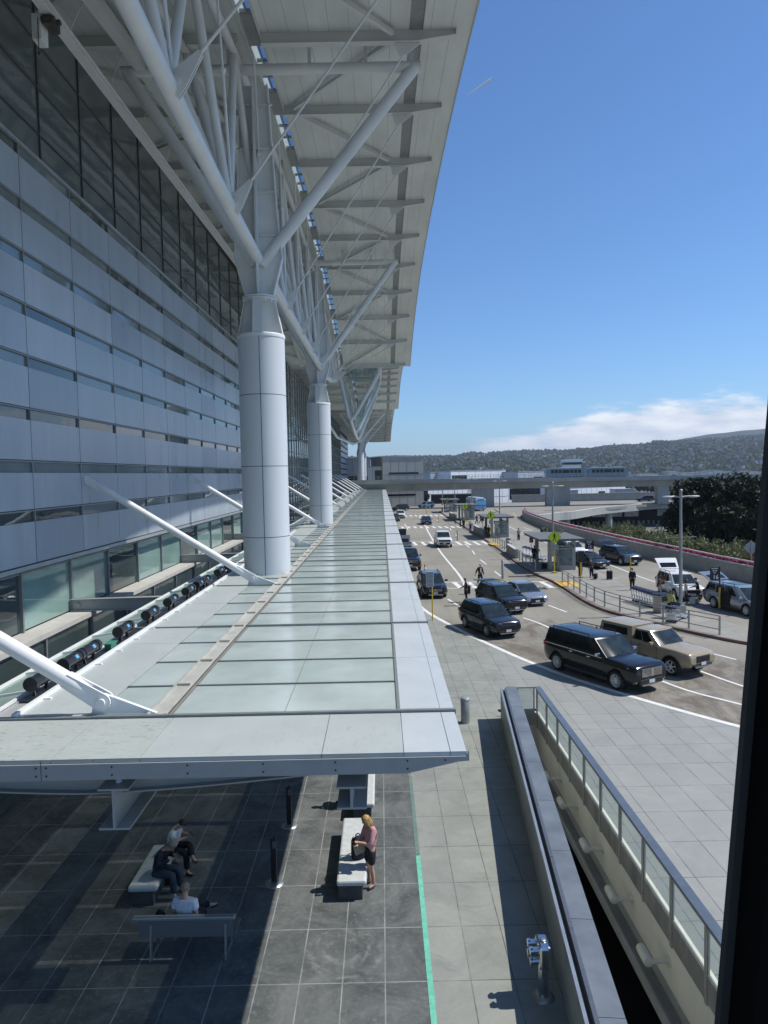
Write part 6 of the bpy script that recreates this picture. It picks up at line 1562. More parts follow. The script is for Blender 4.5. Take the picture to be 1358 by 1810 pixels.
ped_sign('yellow-green crossing sign with solar panel at the second shelter from the near end', 867.5, 911, 98.0, 1.3, 952)
ped_sign('yellow-green crossing sign at the third shelter from the near end', 822, 896, 135.0, 1.25, 925)
ped_sign('farthest yellow-green crossing sign at the end of the island', 791, 883.5, 168, 1.2, 905, False)
# ------------------------------------------------------------------ shelters
M_shel = mat('shelter_paint', (0.33, 0.34, 0.32), 0.5, 0.2, var=0.08); M_sg = glass_mat('shelter_glass', (0.75, 0.82, 0.82), 0.55, 0.05, (0.28, 0.33, 0.33))
def shelter(label, x, y, s=1.0, rw_=4.0, rd=7.5):
    t = thing('bus_shelter', label, 'shelter', (x, y, 0.15), 0, 'glass shelters along the island')
    m = MB(); m.box(-rw_ / 2, rw_ / 2, -rd * 0.1, rd * 0.9, 2.75, 2.92); m.box(-rw_ / 2 - 0.08, rw_ / 2 + 0.08, -rd * 0.1 - 0.08, rd * 0.9 + 0.08, 2.922, 2.97); m.build('roof', mat('shelter_roof', (0.13, 0.14, 0.135), 0.6, var=0.15), t)
    for px_ in (-0.95, 1.25):
        for py_ in (0.15, 5.6):
            m = MB(); m.box(px_ - 0.16, px_ + 0.16, py_ - 0.16, py_ + 0.16, 0, 2.748); m.build('pillar', M_shel, t)
    m = MB(); m.box(-0.6, 1.25, 0.0, 0.03, 0.45, 1.95); m.build('glass_panel', M_sg, t)
    m = MB(); m.box(1.40, 1.43, 0.3, 5.4, 0.45, 2.2); m.build('glass_panel', M_sg, t)
    m = MB(); m.box(-0.75, 1.09, -0.03, 0.05, 0.0, 0.44); m.box(-0.75, 1.09, -0.03, 0.05, 1.96, 2.05); m.box(1.38, 1.46, 0.3, 5.4, 0.0, 0.44); m.build('panel_frame', M_shel, t)
    m = MB(); m.box(-0.7, 1.25, -0.06, -0.032, 2.10, 2.36); so = m.build('header_sign', M_sign, t)
    m = MB()
    for q in range(14): m.cbox((-0.55 + q * 0.125, -0.064, 2.23), (0.085 if q % 4 else 0.04, 0.006, 0.085))
    m.build('lettering', M_signw, so, off=(0, 0, 0))
    m = MB(); m.box(-0.7, 0.9, 2.2, 2.7, 0.40, 0.46)
    for px_ in (-0.6, 0.8): m.box(px_ - 0.04, px_ + 0.04, 2.3, 2.6, 0, 0.399)
    m.build('seat', M_black, t)
    m = MB(); m.cbox((-0.35, -0.5, 0.7), (0.22, 0.22, 1.4)); m.build('bollard_post', mat('timber_grey', (0.25, 0.22, 0.17), 0.8), t)
    return t
shelter('nearest glass shelter with flat roof, behind the largest crossing sign', 16.4, 65.2)
shelter('second glass shelter from the near end of the island', 16.3, 99.0)
shelter('third glass shelter from the near end of the island', 16.5, 137.0)
shelter('farthest shelter at the end of the island', 16.2, 166.0)
# ------------------------------------------------------------------ railings, low walls
def offs(pts, d):
    out = []
    for i, p in enumerate(pts):
        a, b = Vector((*pts[max(0, i-1)], 0)), Vector((*pts[min(len(pts)-1, i+1)], 0)); t = (b - a).normalized(); n = Vector((-t.y, t.x, 0)); out.append((p[0] + n.x * d, p[1] + n.y * d))
    return out
kerb_r = offs(si, 0.45)
def along(y0, y1, step):
    out = []
    ps = [p for p in kerb_r]; y = y0
    while y > y1:
        for a, b in zip(ps[:-1], ps[1:]):
            if a[1] >= y >= b[1]:
                u = (a[1] - y) / (a[1] - b[1] + 1e-9); out.append((a[0] + (b[0] - a[0]) * u, y)); break
        y -= step
    return out
def railing(label, pts, h=1.05):
    t = thing('island_railing', label, 'railing', (pts[0][0], pts[0][1], 0.15), world=True)
    for p in pts:
        m = MB(); m.box(p[0] - 0.04, p[0] + 0.04, p[1] - 0.04, p[1] + 0.04, 0.15, 0.15 + h); m.build('post', M_grey_post, t)
    for z in (h, h - 0.22, 0.30):
        m = MB(); m.path([(p[0], p[1], 0.15 + z) for p in pts], 0.028, 8); m.build('rail', M_grey_post, t)
railing('steel railing along the near end of the island beside the luggage carts', along(57.8, 36.8, 1.75))
railing('steel railing between the nearest shelter and the low grey walls', along(74.5, 64.2, 1.9))
railing('steel railing of the island beside the second crosswalk, before the low walls', along(92.5, 81.5, 1.9))
railing('steel railing of the island beyond the second shelter', along(121, 112, 2.0))
for lab, y0, y1 in (('low grey wall of the island beside the traveller in black', 81.3, 74.7), ('low grey wall of the island between the second and third shelters', 111.5, 101), ('low grey wall of the island past the third shelter', 150, 138)):
    pts = along(y0, y1 - 0.01, (y0 - y1) / 3.01); t = thing('low_wall', lab, 'wall', (pts[0][0], pts[0][1], 0.15), world=True)
    for k, (a, b) in enumerate(zip(pts[:-1], pts[1:])):
        m = MB(); m.bar((a[0] + 0.1, a[1] - 0.02, 0.60), (b[0] + 0.1, b[1] + 0.02, 0.60), 0.35, 0.9); m.build('block', M_conc, t, bevel=0.02)
        m = MB(); m.bar((a[0] + 0.1, a[1], 1.08), (b[0] + 0.1, b[1], 1.08), 0.42, 0.05); m.build('coping', mat('pale_coping', (0.50, 0.50, 0.47), 0.7), t)
# ------------------------------------------------------------------ lamp posts
def lamp_post(label, px, Y, top_z, bx=None):
    p = atY(px, 860, Y); h = top_z
    t = thing('street_lamp', label, 'street lamp', (p.x, Y, 0.0), 0, 'twin-armed street lamps')
    m = MB(); m.tube((0, 0, 0), (0, 0, h), 0.125, 0.08, 14); m.cbox((0, 0, 0.3), (0.5, 0.5, 0.6)); m.build('pole', M_grey_post, t)
    m = MB(); m.sphere((0, 0, h + 0.06), 0.12, 10, 6); m.build('finial', M_grey_post, t)
    for s in (-1, 1):
        m = MB(); m.tube((0, 0, h - 0.32), (s * 0.55, 0, h - 0.28), 0.05, n=8); m.build('arm', M_grey_post, t)
        m = MB(); m.sphere((s * 0.82, 0, h - 0.30), 0.40, 14, 8, (1.0, 0.32, 0.17)); m.build('lamp_head', mat('lamp_head_grey', (0.48, 0.49, 0.49), 0.4), t)
    m = MB()
    for z in (h - 2.9, h - 6.0):
        if z > 1: m.bar((-1.0, 0, z), (1.0, 0, z + 0.02), 0.035, 0.05)
    m.build('banner_arm', M_grey_post, t)
lamp_post('tall twin-armed street lamp in front of the white suv with open tailgate', 1204, 45.0, 7.85)
lamp_post('twin-armed street lamp rising behind the largest crossing sign', 977, 76.0, 8.0)
lamp_post('twin-armed street lamp behind the second shelter', 883, 118.0, 8.1)
lamp_post('slim street lamp standing before the bus', 834, 160.0, 8.1)
lamp_post('slim street lamp left of the bus under the rail bridge', 804, 186, 8.0)
lamp_post('farthest slim street lamp, left end of the row', 782, 205, 8.0)
# small poles, posters, delineators
def notice(label, px, py0, py1, pw, Y, board, ink, base=0.15, lines=0, pole=None):
    a = atY(px - pw / 2, py1, Y); b = atY(px + pw / 2, py0, Y); w, h = b.x - a.x, b.z - a.z; cx, cz = (a.x + b.x) / 2, (a.z + b.z) / 2
    t = thing('notice_sign', label, 'sign', (cx, Y, base)); z = cz - base
    m = MB(); m.cbox((0, 0, z), (w, 0.05, h)); m.build('board', board, t, bevel=0.008)
    m = MB()
    if lines:
        r_ = random.Random(px)
        for k in range(lines):
            zz = z + h * (0.42 - 0.84 * k / (lines - 1)); q = -w * 0.42
            while q < w * 0.36:
                l_ = r_.uniform(0.05, 0.16) * w; m.cbox((q + l_ / 2, -0.028, zz), (l_, 0.006, h * 0.045)); q += l_ + w * 0.03
    else:
        r_ = random.Random(px)
        for k in range(9): m.cbox((r_.uniform(-0.3, 0.3) * w, -0.028 - 0.0015 * k, z + r_.uniform(-0.3, 0.3) * h), (w * r_.uniform(0.15, 0.4), 0.006, h * r_.uniform(0.08, 0.2)))
    m.build('lettering' if lines else 'picture', ink, t)
    m = MB(); m.tube((pole or 0, 0.05, 0), (pole or 0, 0.05, z + h * 0.5), 0.04, n=8); m.build('pole', M_yellow if lines else M_grey_post, t)
M_orange = mat('orange_print', (0.60, 0.20, 0.04), 0.5, var=0.4, scale=5)
notice('white notice board with rows of dark lettering on a yellow pole by the kerb', 760, 1010, 1037, 13, 44.6, M_signw, mat('notice_ink', (0.06, 0.06, 0.07), 0.6), 0.0, 11, 0.14)
notice('black poster board with an orange picture above the luggage carts', 1169, 1018, 1033, 12, 48.0, M_sign, M_orange)
notice('dark poster board with a red picture beside the low grey wall', 939.5, 950, 959, 7, 78.0, M_sign, mat('red_print', (0.40, 0.08, 0.06), 0.5))
notice('small poster board with a dark picture near the second crossing sign', 853.5, 914.5, 921, 4.5, 106.0, mat('poster_grey', (0.2, 0.15, 0.13), 0.5), M_sign)
p = atY(1111.5, 989, 55.5)
t = thing('sign_back', 'small grey sign plate seen from the back on a yellow pole by the railing', 'sign', (p.x, 55.5, 0.15)); m = MB(); m.cbox((-0.12, -0.03, p.z - 0.15), (0.42, 0.03, 0.5)); m.build('plate', mat('plate_back', (0.24, 0.26, 0.28), 0.4, 0.6), t); m = MB(); m.tube((0.15, 0, 0), (0.15, 0, p.z), 0.045, n=8); m.build('pole', M_yellow, t)
p = G(1027, 1027, 0.15); t = thing('sign_back', 'tall dark sign box on a yellow pole behind the crossing ramp', 'sign', (p.x, p.y, 0.15)); m = MB(); m.cbox((0, 0, 2.05), (0.50, 0.3, 0.9)); m.build('plate', M_sign, t); m = MB(); m.tube((0, 0, 0), (0, 0, 2.55), 0.06, n=8); m.build('pole', M_yellow, t)
for lab, px, py, h, r_, mt in (('tall grey marker post at the nearest crosswalk', 889, 1023, 1.65, 0.11, M_grey_post), ('grey marker post at the second crosswalk', 809, 956, 1.5, 0.10, M_grey_post), ('yellow-brown marker post near the third crosswalk', 776, 924, 1.2, 0.09, M_yellow), ('yellow-brown marker post before the far crosswalk', 754.5, 908, 1.2, 0.10, M_yellow)):
    g = G(px, py); bollard('marker_post', lab, (g.x, g.y, 0), r_, h, mt, 'marker posts standing between the lanes')
for lab, px, py in (('orange traffic cone beside the dark pickup front', 743, 1030), ('orange traffic cone half hidden by the canopy edge near the blue suv', 751.5, 1016)):
    g = G(px, py); t = thing('traffic_cone', lab, 'cone', (g.x, g.y, 0), 0, 'orange cones at the kerb')
    m = MB(); m.lathe([(0.16, 0.03), (0.13, 0.2), (0.05, 0.95), (0.03, 1.0), (0, 1.0)], 16); m.build('cone', mat('cone_orange', (0.65, 0.12, 0.02), 0.5), t)
    m = MB(); m.box(-0.2, 0.2, -0.2, 0.2, 0, 0.04); m.build('base', M_black, t); m = MB(); m.lathe([(0.118, 0.52), (0.098, 0.70)], 16); m.build('band', M_signw, t)
# luggage carts
M_cart = mat('cart_metal', (0.50, 0.52, 0.54), 0.3, 0.7); M_cartb = mat('cart_blue', (0.02, 0.03, 0.09), 0.5)
def cart(label):
    t = thing('luggage_cart', label, 'luggage cart', (0, 0, 0), 0, 'luggage carts nested in a row')
    m = MB(); m.path([(-0.3, -0.5, 0.18), (-0.3, 0.35, 0.2), (-0.3, 0.45, 1.0), (0.3, 0.45, 1.0), (0.3, 0.35, 0.2), (0.3, -0.5, 0.18), (-0.3, -0.5, 0.18)], 0.022, 8)
    for z in (0.45, 0.7): m.path([(-0.3, 0.40, z), (0.3, 0.40, z)], 0.016, 6)
    m.build('frame', M_cart, t)
    m = MB(); m.box(-0.3, 0.3, -0.48, 0.34, 0.16, 0.19); m.build('deck', M_cart, t)
    m = MB(); m.box(-0.32, 0.32, 0.40, 0.50, 0.86, 1.05); m.build('handle', M_cartb, t, bevel=0.02)
    m = MB(); m.box(-0.25, 0.25, 0.385, 0.398, 0.30, 0.62); m.build('ad_panel', M_signw, t)
    for x, y in ((-0.26, -0.4), (0.26, -0.4), (-0.26, 0.3), (0.26, 0.3)):
        m = MB(); m.tube((x - 0.02, y, 0.08), (x + 0.02, y, 0.08), 0.08, n=12); m.build('wheel', M_rubber, t)
    return t
ca = cart(''); c0 = G(1120, 1064, 0.15); c1 = G(1157, 1076, 0.15)
for q in range(9):
    o = ca if q == 0 else copy_tree(ca); p = c0.lerp(c1, q / 8); o.location = (p.x + 0.4, p.y, 0.15); o.rotation_euler = (0, 0, R(35)); o['label'] = f'nested luggage cart in the near row, {ORD[q]} from the left'
o = copy_tree(ca); p = G(1203, 1093, 0.15); o.location = (p.x, p.y, 0.15); o.rotation_euler = (0, 0, R(120)); o['label'] = 'loose dark luggage cart pushed by the worker in the yellow vest'
o = copy_tree(ca); p = G(1196, 1097, 0.15); o.location = (p.x - 0.35, p.y - 0.35, 0.15); o.rotation_euler = (0, 0, R(140)); o['label'] = 'loose luggage cart nearest the kerb, left of the worker\'s cart'
for q in range(5):
    o = copy_tree(ca); p = G(925, 983, 0.15).lerp(G(948, 990, 0.15), q / 4); o.location = (p.x + 0.5, p.y, 0.15); o.rotation_euler = (0, 0, R(35)); o['label'] = f'luggage cart behind the low grey wall by the nearest shelter, {ORD[q]} from the left'
g = G(1171, 1082, 0.15); t = thing('cart_dispenser', 'brushed steel luggage cart dispenser at the end of the near cart row', 'machine', (g.x, g.y, 0.15), 0.6)
m = MB(); m.box(-0.55, 0.35, -0.3, 0.3, 0, 1.15); m.build('cabinet', M_alu, t, bevel=0.03); m = MB(); m.box(-0.5, 0.3, -0.32, -0.301, 0.75, 1.08); m.build('display', M_sign, t); m = MB(); m.box(-0.6, 0.4, -0.34, 0.34, 1.152, 1.22); m.build('lid', M_black, t, bevel=0.02)
for lab, px, py in (('grey litter bin by the far end of the island', 780, 906), ('grey litter bin beside the second shelter railing', 893, 968)):
    g = G(px, py, 0.15); t = thing('litter_bin', lab, 'bin', (g.x + 0.4, g.y, 0.15)); m = MB(); m.lathe([(0.3, 0), (0.32, 0.9), (0.28, 0.95)], 16); m.build('body', M_conc, t); m = MB(); m.lathe([(0.33, 0.96), (0.3, 1.1), (0.12, 1.15), (0, 1.15)], 16); m.build('lid', M_black, t)
# ------------------------------------------------------------------ right-hand barrier with the pink flowers
rb = smooth(RB, 4); rbo = offs(rb, -0.55) if offs(rb, -0.55)[20][0] > rb[20][0] else offs(rb, 0.55)
t = thing('road_barrier', 'long grey concrete barrier with double rail curving along the right roadway', 'barrier', (rbo[0][0], rbo[0][1], 0), world=True)
BH = 1.30
m = MB()
for a, b in zip(rbo[:-1], rbo[1:]): m.bar((a[0], a[1], BH / 2 - 0.25), (b[0], b[1], BH / 2 - 0.25), 0.30, BH + 0.5)
m.build('wall', M_conc, t)
m = MB()
for a, b in zip(rbo[:-1], rbo[1:]): m.bar((a[0], a[1], BH + 0.06), (b[0], b[1], BH + 0.06), 0.12, 0.10); m.bar((a[0], a[1], BH + 0.44), (b[0], b[1], BH + 0.44), 0.10, 0.09)
m.build('rail', M_white, t)
m = MB()
for i in range(0, len(rbo), 1): p = rbo[i]; m.box(p[0] - 0.05, p[0] + 0.05, p[1] - 0.05, p[1] + 0.05, BH, BH + 0.41)
m.build('rail_post', M_grey_post, t)
def leaves(mb, pts, n, rad, size, jit=0.5, flat=1.0, rng=random):
    for k in range(n):
        c, r_ = rng.choice(pts); d = Vector((rng.gauss(0, 1), rng.gauss(0, 1), rng.gauss(0, 1))).normalized() * r_ * (rng.random() ** 0.4); d.z *= flat
        p = Vector(c) + d; s = size * rng.uniform(0.6, 1.4); a = Vector((rng.gauss(0, 1), rng.gauss(0, 1), rng.gauss(0, 0.8))).normalized(); b = a.orthogonal().normalized(); b = (Matrix.Rotation(rng.random() * 6.28, 3, a) @ b); cdir = a.cross(b)
        mb.add([p - b * s - cdir * s * 0.35, p + cdir * s * 0.10 - b * s * 0.1 - cdir * s * 0.5, p + b * s, p + cdir * s * 0.55], [(0, 1, 2, 3)])
def leaf_mat(n, c, c2, tr=0.25):
    m = mat(n, c, 0.55, col2=c2, scale=0.9, spec=0.3); nt = m.node_tree; b = nt.nodes['Principled BSDF']; out = nt.nodes['Material Output']
    t_ = N(nt, 'ShaderNodeBsdfTranslucent'); lk(nt, b.inputs['Base Color'].links[0].from_socket, t_.inputs[0]); mx = N(nt, 'ShaderNodeMixShader'); mx.inputs[0].default_value = tr; lk(nt, b.outputs[0], mx.inputs[1]); lk(nt, t_.outputs[0], mx.inputs[2]); lk(nt, mx.outputs[0], out.inputs[0]); return m
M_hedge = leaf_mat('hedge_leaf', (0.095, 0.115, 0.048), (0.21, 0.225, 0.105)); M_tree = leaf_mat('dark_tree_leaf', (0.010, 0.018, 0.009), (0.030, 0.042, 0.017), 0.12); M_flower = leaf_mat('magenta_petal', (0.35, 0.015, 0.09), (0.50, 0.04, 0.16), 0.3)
rg = random.Random(11)
fl_t = thing('bougainvillea', 'strip of magenta flowers showing between the barrier rails', 'flowers', (rbo[0][0], rbo[0][1], 0.3), world=True)
m = MB(); pts = []
for a, b in zip(rbo[:-1], rbo[1:]):
    for q in range(4): pts.append(((a[0] + (b[0] - a[0]) * q / 4 + 0.22, a[1] + (b[1] - a[1]) * q / 4, BH + 0.22), 0.24))
leaves(m, pts, 9000, 0.2, 0.10, rng=rg); m.build('petals', M_flower, fl_t)
m = MB(); leaves(m, [((p[0][0] + 0.2, p[0][1], p[0][2] - 0.3), 0.35) for p in pts], 4000, 0.3, 0.12, rng=rg); m.build('leaves', M_hedge, fl_t)
# shrubs behind the barrier: one thing each
hb0 = [p for p in rbo if 52 < p[1] < 118]
k = 0
Ys = [97.5, 93.5, 89.5, 85, 80.5, 76, 72, 68, 64, 60, 56]
for y in Ys:
    for a, b in zip(rbo[:-1], rbo[1:]):
        if a[1] >= y >= b[1]: x = a[0] + (b[0] - a[0]) * (a[1] - y) / (a[1] - b[1]); break
    w_ = rg.uniform(1.9, 2.6); top_ = rg.uniform(2.1, 2.8) - (1.0 if y > 91 else 0)
    t = thing('shrub', f'bushy olive-green shrub behind the right barrier, {ORD[k]} from the far end', 'shrub', (x + 2.6, y, -2.5), 0, 'shrubs behind the right barrier', True); k += 1
    m = MB(); cl = []
    for q in range(26):
        cl.append(((x + 0.7 + rg.random() * 4.2, y + rg.uniform(-2.6, 2.6), rg.uniform(-0.6, top_ - 0.5)), rg.uniform(0.5, 0.95)))
    leaves(m, cl, 3000, 1, 0.15, rng=rg)
    for q in range(26):                                   # upright shoots above the outline
        c, r_ = rg.choice(cl)
        p0 = Vector(c); 
        leaves(m, [((p0.x, p0.y, p0.z + r_ + 0.1 * j), 0.12) for j in range(4)], 10, 0.1, 0.09, rng=rg)
    m.build('foliage', M_hedge, t)
    m = MB()
    for q in range(5): m.tube((x + 2.6, y, -6), (x + 2.6 + rg.uniform(-1.6, 1.6), y + rg.uniform(-1.5, 1.5), top_ - 0.8), 0.09, 0.03, 6)
    m.build('stem', M_bark, t)
t = thing('flower_bush', 'magenta flowering bush at the right end of the shrubs', 'flowers', (30.6, 62, -1), world=True)
m = MB(); leaves(m, [((31.0 + q * 0.5, 63 - q, 1.2), 0.5) for q in range(4)], 500, 1, 0.12, rng=rg); m.build('petals', M_flower, t); m = MB(); m.tube((31, 62, -6), (31, 62, 1.4), 0.1, 0.04, 6); m.build('stem', M_bark, t)
p = atY(1328, 968, 58); t = thing('sign_back', 'grey diamond sign seen from the back beside the dark window post', 'sign', (p.x, 58, -6)); z = p.z + 6
m = MB(); d = 0.62; m.prism([(0, z - d), (d, z), (0, z + d), (-d, z)], 'Y', -0.02, 0.02); m.build('plate', mat('sign_back_metal', (0.34, 0.36, 0.37), 0.4, 0.6), t); m = MB(); m.tube((0, -0.05, 0), (0, -0.05, z + 0.45), 0.05, n=8); m.bar((-0.5, -0.05, z + 0.3), (0.5, -0.05, z + 0.3), 0.03, 0.05); m.build('pole', M_grey_post, t)
# dark trees
def tree(label, x, y, h, rr, lm, nl=9000, base=-6.0, seed=1, group=None, leaf=0.30, low=0.12):
    g = random.Random(seed); t = thing('broadleaf_tree', label, 'tree', (x, y, base), 0, group)
    m = MB(); m.tube((0, 0, 0), (0.2, 0.1, h * 0.55), 0.35, 0.2, 10); tips = []
    for q in range(12):
        a = q * 2.4; l_ = g.uniform(0.4, 0.95) * rr; p0 = Vector((0.1, 0, h * g.uniform(0.12, 0.5))); p1 = p0 + Vector((math.cos(a) * l_, math.sin(a) * l_, h * g.uniform(0.12, 0.4))); m.tube(p0, p1, 0.13, 0.04, 6); tips.append(p1)
    m.build('trunk', M_bark, t)
    cl = [((p.x, p.y, p.z), g.uniform(0.9, 1.6)) for p in tips]
    for q in range(85):
        u = g.random(); a = g.random() * 6.283; prof = math.sin(math.pi * min(1, max(0.0, 0.12 + 0.86 * (1 - u)))) ** 0.55; r_ = rr * prof * g.uniform(0.55, 1.0)
        cl.append(((r_ * math.cos(a), r_ * math.sin(a), h * (low + (0.96 - low) * u)), g.uniform(0.7, 1.5)))
    m = MB(); leaves(m, cl, nl, 1, leaf, rng=g); m.build('crown', lm, t)
    return t
TR = [(43.4, 97, 13.6, 3.4, 'left end of the dark tree row, beside the ramp'), (46.0, 93, 14.1, 4.2, 'second from left in the dark tree row'), (48.6, 96, 14.3, 4.3, 'tallest of the dark tree row, in its middle'), (52.5, 92, 14.2, 4.2, 'right of the tallest tree in the dark row'), (56.5, 95, 13.2, 4.3, 'right end of the dark tree row, near the window post'), (45.5, 86, 10.2, 3.6, 'lower tree in front of the dark row, left one'), (50.5, 84, 11.2, 3.8, 'lower tree in front of the dark row, right one'), (55.0, 84, 10.8, 3.8, 'lower dark tree at the window post'), (43.6, 90, 11.0, 3.0, 'dark tree in front of the row\'s left end'), (45.4, 100, 13.5, 3.4, 'hidden between the first two of the dark row'), (47.0, 101, 13.9, 4.0, 'just behind the tallest of the dark row'), (51.0, 99, 13.9, 4.0, 'behind the gap right of the tallest in the dark row'), (54.8, 100, 13.4, 3.8, 'behind the right end of the dark row')]
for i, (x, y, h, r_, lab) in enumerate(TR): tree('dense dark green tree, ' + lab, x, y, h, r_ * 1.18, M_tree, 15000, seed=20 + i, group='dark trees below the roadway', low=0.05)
# ------------------------------------------------------------------ people near the camera
wpos = G(656, 1566)
w, J = person('blonde woman in pink top and black shorts standing by the bench with her phone', (wpos.x, wpos.y, 0), R(-62), 1.70, 'stand', top=(0.58, 0.30, 0.30), legs=(0.010, 0.010, 0.013), hair=(0.42, 0.26, 0.10), sleeves='half', shorts=True, hairlen='long',
              arms=(((0.21, -0.10, 1.10), (0.08, -0.34, 1.16)), ((-0.21, -0.08, 1.10), (-0.03, -0.30, 1.06))), head_pitch=0.35, shoe=(0.06, 0.04, 0.03))
def local_thing(name, label, cat, base, loc):
    M = Matrix.Rotation(base.rotation_euler.z, 3, 'Z'); p = Vector(base.location) + M @ Vector(loc)
    return thing(name, label, cat, p, base.rotation_euler.z)
def phone(base, loc, label, tilt=-0.6):
    t = local_thing('phone', label, 'phone', base, loc)
    b = MB(); b.cbox((0, 0, 0), (0.075, 0.012, 0.15), M=Matrix.Rotation(tilt, 3, 'X')); b.build('case', M_black, t, bevel=0.003)
    b = MB(); b.cbox((0, 0.008 * math.cos(tilt), 0.008 * math.sin(tilt)), (0.066, 0.002, 0.135), M=Matrix.Rotation(tilt, 3, 'X')); b.build('screen', mat('phone_screen', (0.02, 0.03, 0.04), 0.06), t)
phone(w, (0.06, -0.43, 1.20), 'dark phone held up by the woman in the pink top')
t = local_thing('tan_folder', 'tan paper folder tucked under the arm of the woman in pink', 'folder', w, (-0.07, -0.22, 0.93))
b = MB(); b.cbox((0, 0, 0), (0.04, 0.30, 0.26), M=Matrix.Rotation(0.25, 3, 'X')); b.build('cover', mat('tan_card', (0.36, 0.29, 0.18), 0.8), t, bevel=0.004)
b = MB(); b.cbox((0.021, 0, 0), (0.004, 0.24, 0.20), M=Matrix.Rotation(0.25, 3, 'X')); b.build('flap', mat('tan_card_dark', (0.30, 0.24, 0.15), 0.8), t)
def backpack(label, loc, rz, m, s=1.0, lie=0.0):
    t = thing('backpack', label, 'backpack', loc, rz)
    Mx = Matrix.Rotation(lie, 3, 'X')
    b = MB(); prof = [(0.0, 0.0), (0.155, 0.01), (0.17, 0.10), (0.165, 0.28), (0.13, 0.42), (0.06, 0.47), (0.0, 0.475)]
    b.lathe(prof, 16); b.v = [tuple(Mx @ (Vector((p[0], p[1] * 0.68, p[2])) * s)) for p in b.v]; b.build('bag', m, t)
    b = MB(); b.lathe([(0, 0.05), (0.11, 0.06), (0.12, 0.12), (0.11, 0.22), (0, 0.24)], 12); b.v = [tuple(Mx @ (Vector((p[0], p[1] * 0.5 - 0.075, p[2])) * s)) for p in b.v]; b.build('front_pocket', m, t)
    b = MB()
    for x in (-0.08, 0.08):
        pts = [Mx @ (Vector((x, 0.10, 0.42)) * s), Mx @ (Vector((x * 1.2, 0.17, 0.30)) * s), Mx @ (Vector((x * 1.2, 0.16, 0.14)) * s), Mx @ (Vector((x, 0.11, 0.05)) * s)]
        b.path(pts, 0.018 * s, 6)
    pts = [Mx @ (Vector((0.05 * math.cos(a_), 0.03, 0.46 + 0.06 * math.sin(a_))) * s) for a_ in [math.pi * q / 6 for q in range(7)]]; b.path(pts, 0.012 * s, 6)
    b.build('strap', M_black, t)
    b = MB(); b.path([Mx @ (Vector((0.11 * math.cos(a_), -0.118 + 0.02 * abs(math.cos(a_)), 0.30 + 0.10 * math.sin(a_))) * s) for a_ in [math.pi * q / 8 for q in range(9)]], 0.006 * s, 5); b.build('zip', M_alu, t)
    return t
M_navyc = mat('navy_canvas', (0.012, 0.016, 0.034), 0.85, var=0.3, scale=20); M_blackc = mat('black_canvas', (0.014, 0.014, 0.016), 0.85, var=0.3, scale=20)
backpack('navy backpack standing on the pale bench in front of the woman in pink', (-0.70, 16.05, 0.46), R(20), M_navyc, 1.08)
phonearms = (((0.24, -0.16, 0.80), (0.10, -0.38, 0.86)), ((-0.24, -0.16, 0.80), (-0.05, -0.36, 0.84)))
a_, J = person('grey-haired man in dark jacket and jeans on the shaded stone bench', (-5.22, 15.55, 0), R(78), 1.76, 'sit', top=(0.012, 0.014, 0.022), legs=(0.03, 0.042, 0.065), hair=(0.16, 0.14, 0.12), sleeves='long', arms=phonearms, lean=0.38, head_pitch=0.45, shoe=(0.10, 0.12, 0.11), skin=M_skin)
phone(a_, (0.02, -0.52, 0.93), 'dark phone in the hands of the grey-haired man on the shaded bench', -0.9)
a2, J = person('dark-haired man in white shirt, legs crossed, on the shaded stone bench', (-5.18, 16.5, 0), R(78), 1.74, 'sitcross', top=(0.62, 0.62, 0.60), legs=(0.010, 0.010, 0.012), hair=(0.012, 0.011, 0.010), sleeves='short', arms=phonearms, lean=0.30, head_pitch=0.40, skin=M_skin)
phone(a2, (0.02, -0.52, 0.93), 'phone in the hands of the dark-haired man in white', -0.9)
backpack('black bag on the floor between the legs of the bench men', (-4.98, 16.0, 0), R(70), M_blackc, 0.95)
a3, J = person('man with short hair in a white t-shirt seen from behind on the metal bench', (-4.02, 13.62, 0), R(172), 1.78, 'sitcross', top=(0.56, 0.58, 0.66), legs=(0.011, 0.012, 0.015), hair=(0.20, 0.15, 0.11), sleeves='short', lean=-0.10, seat=0.47, girth=1.08, skin=M_skin, shoe=(0.012, 0.012, 0.013))
backpack('black bag on the metal bench left of the man in white', (-4.55, 13.66, 0.46), R(165), M_blackc, 0.72)
a4, J = person('man in black seated on the farther pale bench, mostly behind the beam end', (-0.80, 19.75, 0), R(-75), 1.80, 'sit', top=(0.012, 0.013, 0.018), legs=(0.010, 0.010, 0.012), hair=(0.02, 0.018, 0.016), sleeves='long', lean=0.45, head_pitch=0.3, girth=1.15, arms=phonearms)
